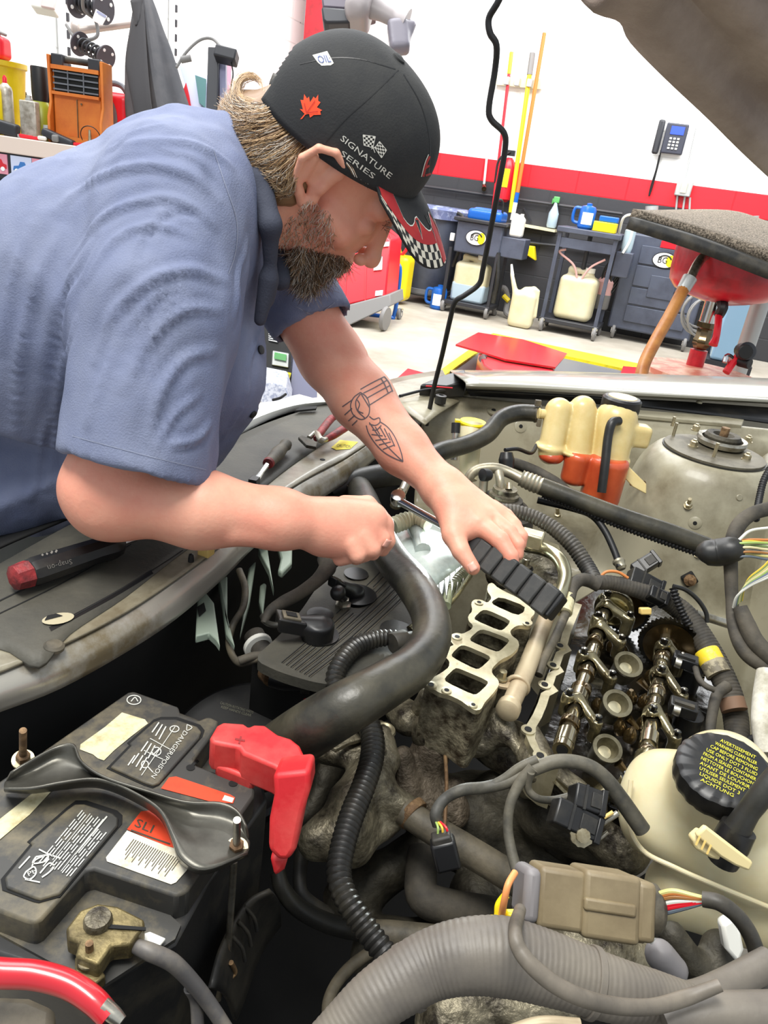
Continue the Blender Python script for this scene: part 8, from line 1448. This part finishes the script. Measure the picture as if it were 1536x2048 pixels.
# tattoo: armband, oval and feather
T_ = lambda *p: [(640 + x / 3.339, 740 + y / 3.339) for x, y in p]
tat = [T_((270, 130), (350, 85), (430, 45)), T_((290, 155), (370, 115), (445, 70)), T_((310, 190), (400, 140), (465, 105)), T_((330, 235), (410, 185), (480, 140)), T_((430, 45), (460, 85), (485, 145)), T_((405, 55), (430, 95), (455, 155)), T_((150, 245), (215, 200)), T_((165, 300), (215, 255)), T_((190, 340), (235, 300)), T_((215, 370), (250, 335)),
    T_((270, 150), (225, 185), (205, 240), (225, 300), (280, 330), (325, 300), (330, 235), (310, 180), (270, 150)), T_((270, 160), (240, 210), (250, 270), (300, 320)), T_((275, 160), (300, 200), (330, 250)), T_((250, 200), (265, 230), (255, 270), (290, 290)), T_((330, 310), (360, 330), (395, 320), (400, 350), (370, 370), (330, 360)),
    T_((310, 370), (325, 420), (370, 490), (430, 550), (500, 590), (555, 612)), T_((400, 345), (450, 380), (490, 430), (520, 490), (545, 560), (555, 612)), T_((330, 350), (400, 450), (470, 530), (555, 612)), T_((345, 430), (420, 440)), T_((370, 470), (450, 460)), T_((395, 500), (475, 480)), T_((420, 530), (500, 500)), T_((370, 380), (400, 430)), T_((400, 380), (440, 450)), T_((430, 390), (470, 470)), T_((460, 420), (500, 510)), T_((350, 400), (380, 400), (410, 370))]
g = G(); strokes(tat, 2.2, bb_, g, .0005); g.build('tattoo', 'tattoo_ink', pe)
# ---- hair and beard strands ----
def strands(sets, r, par, nm):
    for mat, ls in sets.items():
        g = G()
        for q in ls: g.tube(q, [r * .9, r, r, r * .8, r * .3][:5] if len(q) == 5 else list(np.linspace(r, r * .35, len(q))), 3, 0, cap=False)
        g.build(nm, mat, par, kind='stuff', fixn=False)
hgrp = sdf('hair', [('+', 'e', 0, Hh(-.026, .045), (.0875, .085, .0745), HA), ('+', 'c', .01, D(622, 290, .925), D(580, 330, .915), .026, .036), ('+', 'c', .02, D(575, 325, .92), D(560, 300, .93), .036, .05), ('+', 'c', .02, D(560, 300, .93), D(490, 270, .97), .058, .042), ('+', 'c', .02, D(545, 240, .97), D(480, 235, .98), .04, .028), ('+', 'c', .02, D(572, 360, .91), D(566, 384, .915), .022, .016)], .004, 'hair_mid', pe, 4, .003, 60)
bh_ = bvh_of(hgrp)
guides = [[(552, 200), (520, 208), (490, 205), (466, 190), (470, 165)], [(560, 215), (522, 230), (485, 235), (452, 228), (442, 205)], [(578, 236), (530, 252), (490, 262), (455, 262), (442, 285)], [(600, 256), (556, 285), (512, 300), (474, 312), (452, 296)], [(624, 270), (588, 300), (546, 330), (508, 336), (482, 316)], [(640, 278), (604, 308), (576, 346), (548, 366), (518, 346)], [(652, 284), (614, 312), (596, 350), (586, 392), (562, 394)]]
hs_ = {k: [] for k in ('hair_light', 'hair_mid', 'hair_dark', 'hair_grey')}
def add_hair(pts, lift, cur, base=None, key=None):
    out = []; ph = random.uniform(0, 6.3); fq_ = random.uniform(2, 5)
    for i, p in enumerate(pts):
        t = i / (len(pts) - 1); h_ = hit(bh_, p[0], p[1], 0); dpt = pix(h_[0])[2] - lift * (.3 + t) if h_ else None
        out.append((p, dpt))
    last = next((d_ for _, d_ in out if d_), .93); q = []
    for i, (p, d_) in enumerate(out):
        last = d_ if d_ else last + .004; t = i / (len(out) - 1)
        q.append(D(p[0] + cur * t * math.sin(fq_ * t * 3 + ph), p[1] + cur * t * math.cos(fq_ * t * 3 + ph), last))
    hs_[key or random.choices(['hair_light', 'hair_mid', 'hair_dark', 'hair_grey'], [5, 4, 2, 3])[0]].append(cat_rom(q, 2))
for k in range(2300):
    s = random.uniform(0, len(guides) - 1.001); i = int(s); f_ = s - i; A = np.array(guides[i], float); B = np.array(guides[i + 1], float); P_ = A + (B - A) * f_
    t0_ = random.uniform(0, .5); idx = np.linspace(t0_ * 4, min(4, t0_ * 4 + random.uniform(1.6, 4)), 5); pts = [np.array([np.interp(x, range(5), P_[:, 0]), np.interp(x, range(5), P_[:, 1])]) + np.array([random.gauss(0, 4), random.gauss(0, 4)]) * (.4 + .15 * x) for x in idx]
    add_hair(pts, random.uniform(.001, .009), random.uniform(1, 9))
for k in range(130):
    j = random.gauss(0, 3); c = random.uniform(.75, 1.15); ctr = np.array([500., 176.]) + j
    pts = [ctr + np.array([26 * c * math.cos(a), 26 * c * math.sin(a)]) for a in np.linspace(2.2, random.uniform(4.2, 6.6), 6)]
    add_hair([np.array([528., 205.]) + np.array([random.gauss(0, 5), 0])] + pts, 0, 1.5, key=random.choice(['hair_light', 'hair_mid', 'hair_light']))
for k in range(120):
    a0 = random.uniform(-8, 8); pts = [(575 + a0, 205), (566 + a0 * 1.4, 175), (568 + a0 * 1.6, 148), (585 + a0, 130 + abs(a0) * .6), (604 + a0 * .5, 128)]
    q = [D(x, y, .955 + .002 * a0) for x, y in pts]; hs_[random.choice(['hair_light', 'hair_mid', 'hair_grey'])].append(cat_rom(q, 2))
for k in range(150):
    x = random.uniform(690, 722); y = 318 + (x - 690) * .75 + random.uniform(-4, 8); h_ = hit(bb_, x, y, .001)
    if h_: d0_ = nrm(CR * .5 - CU * .9); hs_[random.choice(['hair_mid', 'hair_grey', 'hair_dark'])].append([h_[0], h_[0] + d0_ * .008 + h_[1] * .002, h_[0] + d0_ * random.uniform(.012, .022) + h_[1] * .001])
strands(hs_, .00042, pe, 'hair_strands')
bs_ = {k: [] for k in ('hair_light', 'hair_mid', 'hair_dark', 'hair_grey')}
def inpoly(poly, x, y):
    c = False
    for i in range(len(poly)):
        a = poly[i]; b_ = poly[(i + 1) % len(poly)]
        if (a[1] > y) != (b_[1] > y) and x < (b_[0] - a[0]) * (y - a[1]) / (b_[1] - a[1]) + a[0]: c = not c
    return c
def beard(poly, n, l0, l1, wts, dirx=(-.3, -.85)):
    k = 0; xs = [p[0] for p in poly]; ys = [p[1] for p in poly]
    while k < n:
        x = random.uniform(min(xs), max(xs)); y = random.uniform(min(ys), max(ys)); k += 1
        if not inpoly(poly, x, y): continue
        h_ = hit(bb_, x, y, -.001)
        if h_ is None or pix(h_[0])[2] > 1.05: continue
        d0_ = nrm(CR * (dirx[0] + random.gauss(0, .4)) + CU * (dirx[1] + random.gauss(0, .3)) + h_[1] * random.uniform(.1, .7)); d1 = nrm(d0_ + CR * random.gauss(0, .6) + CU * random.gauss(0, .4) - h_[1] * .3); L_ = random.uniform(l0, l1)
        bs_[random.choices(list(bs_), wts)[0]].append(cat_rom([h_[0], h_[0] + d0_ * L_ * .4, h_[0] + d0_ * L_ * .6 + d1 * L_ * .3, h_[0] + d0_ * L_ * .7 + d1 * L_ * .6], 2))
beard([(564, 505), (600, 490), (640, 502), (690, 512), (704, 524), (672, 540), (645, 560), (608, 582), (570, 562)], 4600, .010, .024, (1, 3, 5, 2))
beard([(618, 395), (665, 425), (672, 480), (655, 505), (600, 490), (550, 495), (575, 440)], 900, .004, .010, (2, 2, 1, 4))
beard([(548, 520), (570, 505), (640, 530), (650, 560), (600, 585), (560, 565)], 2200, .014, .028, (1, 3, 5, 2))
beard([(770, 440), (790, 455), (775, 470), (760, 455)], 60, .006, .012, (0, 2, 2, 3), (.6, -.3))
strands(bs_, .00038, pe, 'beard')
# ---- cap ----

def dome(th, ph):     # th around from the front, ph up from the rim
    c = math.cos(ph); s_ = math.sin(ph) ** .9 if ph > 0 else 0; fx = 1 + .03 * math.cos(th) * math.sin(2 * ph); sq = abs(c) ** .82
    return Hh(-.012 + .114 * fx * math.cos(th) * sq, .036 + .102 * s_ - .028 * (1 - math.cos(th)) * .5 * (1 - s_), .0885 * math.sin(th) * sq)
NT = 144; NP = 36; g = G(); Vv = []
for j in range(NP + 1):
    ph = math.pi / 2 * j / NP
    for i in range(NT): Vv.append(dome(2 * math.pi * i / NT, ph))
g.add(Vv, [(j * NT + i, j * NT + (i + 1) % NT, (j + 1) * NT + (i + 1) % NT, (j + 1) * NT + i) for j in range(NP) for i in range(NT) if not (j < 10 and abs(i - NT / 2 + .5) < 13 * math.sqrt(1 - (j / 10) ** 2))])
crown = g.build('cap', 'cap_cloth', pe, solid=.002, sharp=80); bcp = bvh_of(crown)
def brimp(phi, t, lift=0):
    ins = Hh(-.012 + .114 * math.cos(phi * .62), .036, .0885 * math.sin(phi * .62))
    o_a = .054 + .135 * max(math.cos(phi), 0) ** .8; o_s = .078 * math.sin(phi); o_b = .036 - .040 * max(math.cos(phi), 0) ** .7 - .010 * math.sin(phi * 2) ** 2
    out = Hh(o_a, o_b, o_s); p = ins * (1 - t) + out * t; return p + hu * (lift + .006 * math.sin(math.pi * t) * math.cos(phi))
g = G(); PH = np.linspace(-1.5, 1.5, 41); g.sheet([[brimp(p_, t) for p_ in PH] for t in np.linspace(0, 1, 10)], 0); brim = g.build('brim', 'cap_cloth', crown, solid=.0032, sharp=80)
w1 = G(); 
ncol = 34; e0 = np.linspace(1.5, -1.5, ncol + 1)
for c in range(ncol):
    for r__ in range(3 if c < 24 else 2):
        t0_, t1_ = 1 - .10 * (r__ + 1), 1 - .10 * r__
        if (c + r__) % 2 == 0:
            w1.add([brimp(e0[c], t0_, .0024), brimp(e0[c + 1], t0_, .0024), brimp(e0[c + 1], t1_, .0024), brimp(e0[c], t1_, .0024)], [(0, 1, 2, 3)])
w1.build('checker_squares', M('cream_cloth', (206, 200, 184), .75), crown)
def band(phis, tlo, thi, lift, mat, nm):
    g = G(); n = len(phis); Vv = []; m = 6
    for k in range(m + 1): Vv += [brimp(p_, lo__ + (hi__ - lo__) * k / m, lift) for p_, lo__, hi__ in zip(phis, tlo, thi)]
    g.add(Vv, [(k * n + i, k * n + i + 1, (k + 1) * n + i + 1, (k + 1) * n + i) for k in range(m) for i in range(n - 1)]); return g.build(nm, mat, crown)
ph_ = np.linspace(1.48, -.25, 24); lo_ = [.02 if p_ > 1.05 else .28 + .25 * abs(math.sin(p_ * 5.2)) for p_ in ph_]; hi_ = [.70] * 24; hi_ = [.70 if p_ > .2 else .98 for p_ in ph_]
band(ph_, lo_, hi_, .0026, 'cap_red', 'red_flame'); band(ph_, [a - .018 for a in lo_], lo_, .0028, 'thread', 'flame_outline'); 
for c0, a, l0, l1 in ((.62, .05, .36, .62), (.2, .045, .30, .66), (-.1, .05, .3, .8)):
    pp = np.linspace(c0 - a, c0 + a, 7); prf_ = [1 - abs(k - 3) / 3 for k in range(7)]; band(pp, [l0] * 7, [l0 + (l1 - l0) * v + .01 for v in prf_], .0029, 'cap_cloth', 'black_flame'); band(pp, [l0 + (l1 - l0) * v + .01 for v in prf_], [l0 + (l1 - l0) * v + .035 for v in prf_], .0030, 'thread', 'flame_edge')
q = dome(0, math.pi / 2); g = G(); g.lathe(q, hu, [(.009, -.001), (.008, .003), (.004, .0045)], 18); g.build('top_button', 'cap_cloth', crown)
g = G(); strokes([[(796, 142), (740, 195), (690, 240), (652, 284)], [(806, 150), (840, 210), (858, 280), (856, 350)], [(790, 140), (720, 120), (660, 118), (600, 130)]], 2, bcp, g, .0014); g.build('panel_seam', 'ink', crown)
L_ = lambda x, y: (420 + x / 3.072, 80 + y / 3.072)
leaf = [L_(*p) for p in ((558, 488), (585, 455), (556, 425), (575, 428), (560, 370), (578, 372), (583, 335), (600, 362), (612, 350), (618, 385), (640, 350), (652, 362), (668, 338), (668, 375), (682, 385), (660, 415), (692, 432), (680, 440), (684, 460), (640, 462), (630, 470), (618, 478), (612, 455), (590, 460), (570, 485))]
g = G(); decal_poly(leaf, bcp, g, .0016, 4); g.build('maple_leaf', 'leaf_red', crown)
g = G(); strokes([[L_(598, 447), L_(585, 390)], [L_(600, 447), L_(650, 375)], [L_(602, 450), L_(668, 440)]], 1.2, bcp, g, .0024); g.build('leaf_vein', 'cap_red', crown)
g = G(); decal_text('SIGNATURE', L_(800, 612), (L_(1100, 850)[0] - L_(800, 612)[0], L_(1100, 850)[1] - L_(800, 612)[1]), (7, -10), bcp, g, .0016); decal_text('SERIES', L_(800, 702), (L_(1000, 850)[0] - L_(800, 702)[0], L_(1000, 850)[1] - L_(800, 702)[1]), (6, -9), bcp, g, .0016)
for fl_ in (((940, 582), (1015, 592), (1000, 660), (945, 645)), ((1040, 622), (1083, 675), (1052, 722), (1012, 660))):
    a, b_, c, d_ = [np.array(L_(*p)) for p in fl_]
    for i in range(5):
        for j in range(5):
            if (i + j) % 2 == 0:
                qf = [tuple((a * (1 - u) + b_ * u) * (1 - v) + (d_ * (1 - u) + c * u) * v) for u, v in ((i / 5, j / 5), ((i + 1) / 5, j / 5), ((i + 1) / 5, (j + 1) / 5), (i / 5, (j + 1) / 5))]; decal_grid(qf, bcp, 1, 1, g, .0016)
    strokes([[tuple(a), tuple(b_)], [tuple(b_), tuple(c)], [tuple(c), tuple(d_)], [tuple(d_), tuple(a)]], 1.2, bcp, g, .0016)
strokes([[L_(1000, 655), L_(1012, 690)], [L_(1015, 655), L_(990, 668)]], 1.5, bcp, g, .0016); g.build('white_embroidery', 'thread', crown)
g = G(); decal_poly([(626, 112), (655, 104), (668, 128), (662, 132), (644, 133), (636, 126)], bcp, g, .0014, 5); g.build('top_patch', 'thread', crown); g = G(); decal_text('OIL', (640, 129), (24, -3), (-6, -15), bcp, g, .0022); g.build('patch_lettering', 'patch_blue', crown)
g = G(); strokes([[(845, 352), (852, 325), (858, 312)], [(846, 338), (857, 330)], [(850, 350), (860, 346)]], 4, bcp, g, .0014); g.build('front_logo', 'cap_red', crown); g = G(); strokes([[(841, 352), (848, 325), (855, 308)]], 1.5, bcp, g, .0018); decal_text('The Fir', (838, 374), (16, 1), (2, -7), bcp, g, .0014); g.build('front_lettering', 'thread', crown)
g = G(); g.sheet([[D(548, 148, .955), D(540, 170, .95), D(538, 195, .95)], [D(562, 152, .945), D(554, 178, .94), D(552, 202, .94)]], 4); g.build('strap_buckle', 'dusty_black', crown, solid=.004); g = G(); g.tube([D(545, 180, .95), D(562, 196, .92), D(585, 212, .905)], .008, 8, 3, flat=(CR, .4)); g.build('back_strap', 'ink', crown)
# trousers and boots, standing in front of the car
tr = [('+', 'c', 0, D(-170, 900, 1.18), hipx + Z * .86, .15, .15), ('+', 'c', .03, hipx + Z * .84 + U * .1, hipx + Z * .12 + U * .14, .09, .06), ('+', 'c', .03, hipx + Z * .84 - U * .1, hipx + Z * .12 - U * .14, .09, .06)]
sdf('trousers', tr, .012, 'trouser', pe, 4)
for s in (-1, 1): sdf('boot', [('+', 'c', 0, hipx + U * .14 * s + Z * .052, hipx + U * .14 * s + V * .17 + Z * .045, .052, .045), ('+', 'c', .02, hipx + U * .14 * s + Z * .05, hipx + U * .14 * s + Z * .14, .05, .048)], .008, 'ink', pe, 2)
# ---- the tool in the far hand ----
t = thing('long_ratchet', D(1000, 1140, 1.0), 'long chrome tool with a black ribbed handle gripped in the far hand', 'tool')
a = D(795, 1000, 1.12); b_ = D(905, 1062, 1.06); c_ = D(925, 1078, 1.045); e_ = D(1108, 1212, .965); ax = nrm(e_ - c_); Lh = np.linalg.norm(e_ - c_)
g = G(); g.tube([a, b_, c_], [.0062, .0058, .006], 14, 3); g.build('shaft', 'chrome', t); up = nrm(CB - CB.dot(ax) * ax); sd = np.cross(ax, up); g = G(); g.lathe(D(796, 998, 1.125), nrm(CU * .8 + CB), [(.011, -.006), (.012, 0), (.011, .010), (.006, .012)], 16); g.build('ratchet_head', 'bright_steel', t)
M('grip_rubber', (46, 46, 45), .55, rgb2=(66, 64, 60), scale=20)
seg_ = [(0, .16, .013), (.165, .30, .0165)] + [(.305 + .14 * k, .435 + .14 * k, .0195) for k in range(4)] + [(.865, 1.0, .0205)]
for s0, s1, hw_ in seg_: g = G(); g.box(c_ + ax * Lh * (s0 + s1) / 2, (Lh * (s1 - s0) / 2, hw_, hw_ * .85), (ax, sd, up)); g.build('grip_segment', 'grip_rubber', t, bevel=.003)
g = G(); g.box(c_ + ax * Lh * .5, (Lh * .49, .014, .012), (ax, sd, up)); g.build('grip_core', 'ink', t)
g = G(); g.box(e_ + ax * .003, (.004, .018, .015), (ax, sd, up)); g.build('end_cap', 'ink', t, bevel=.003)
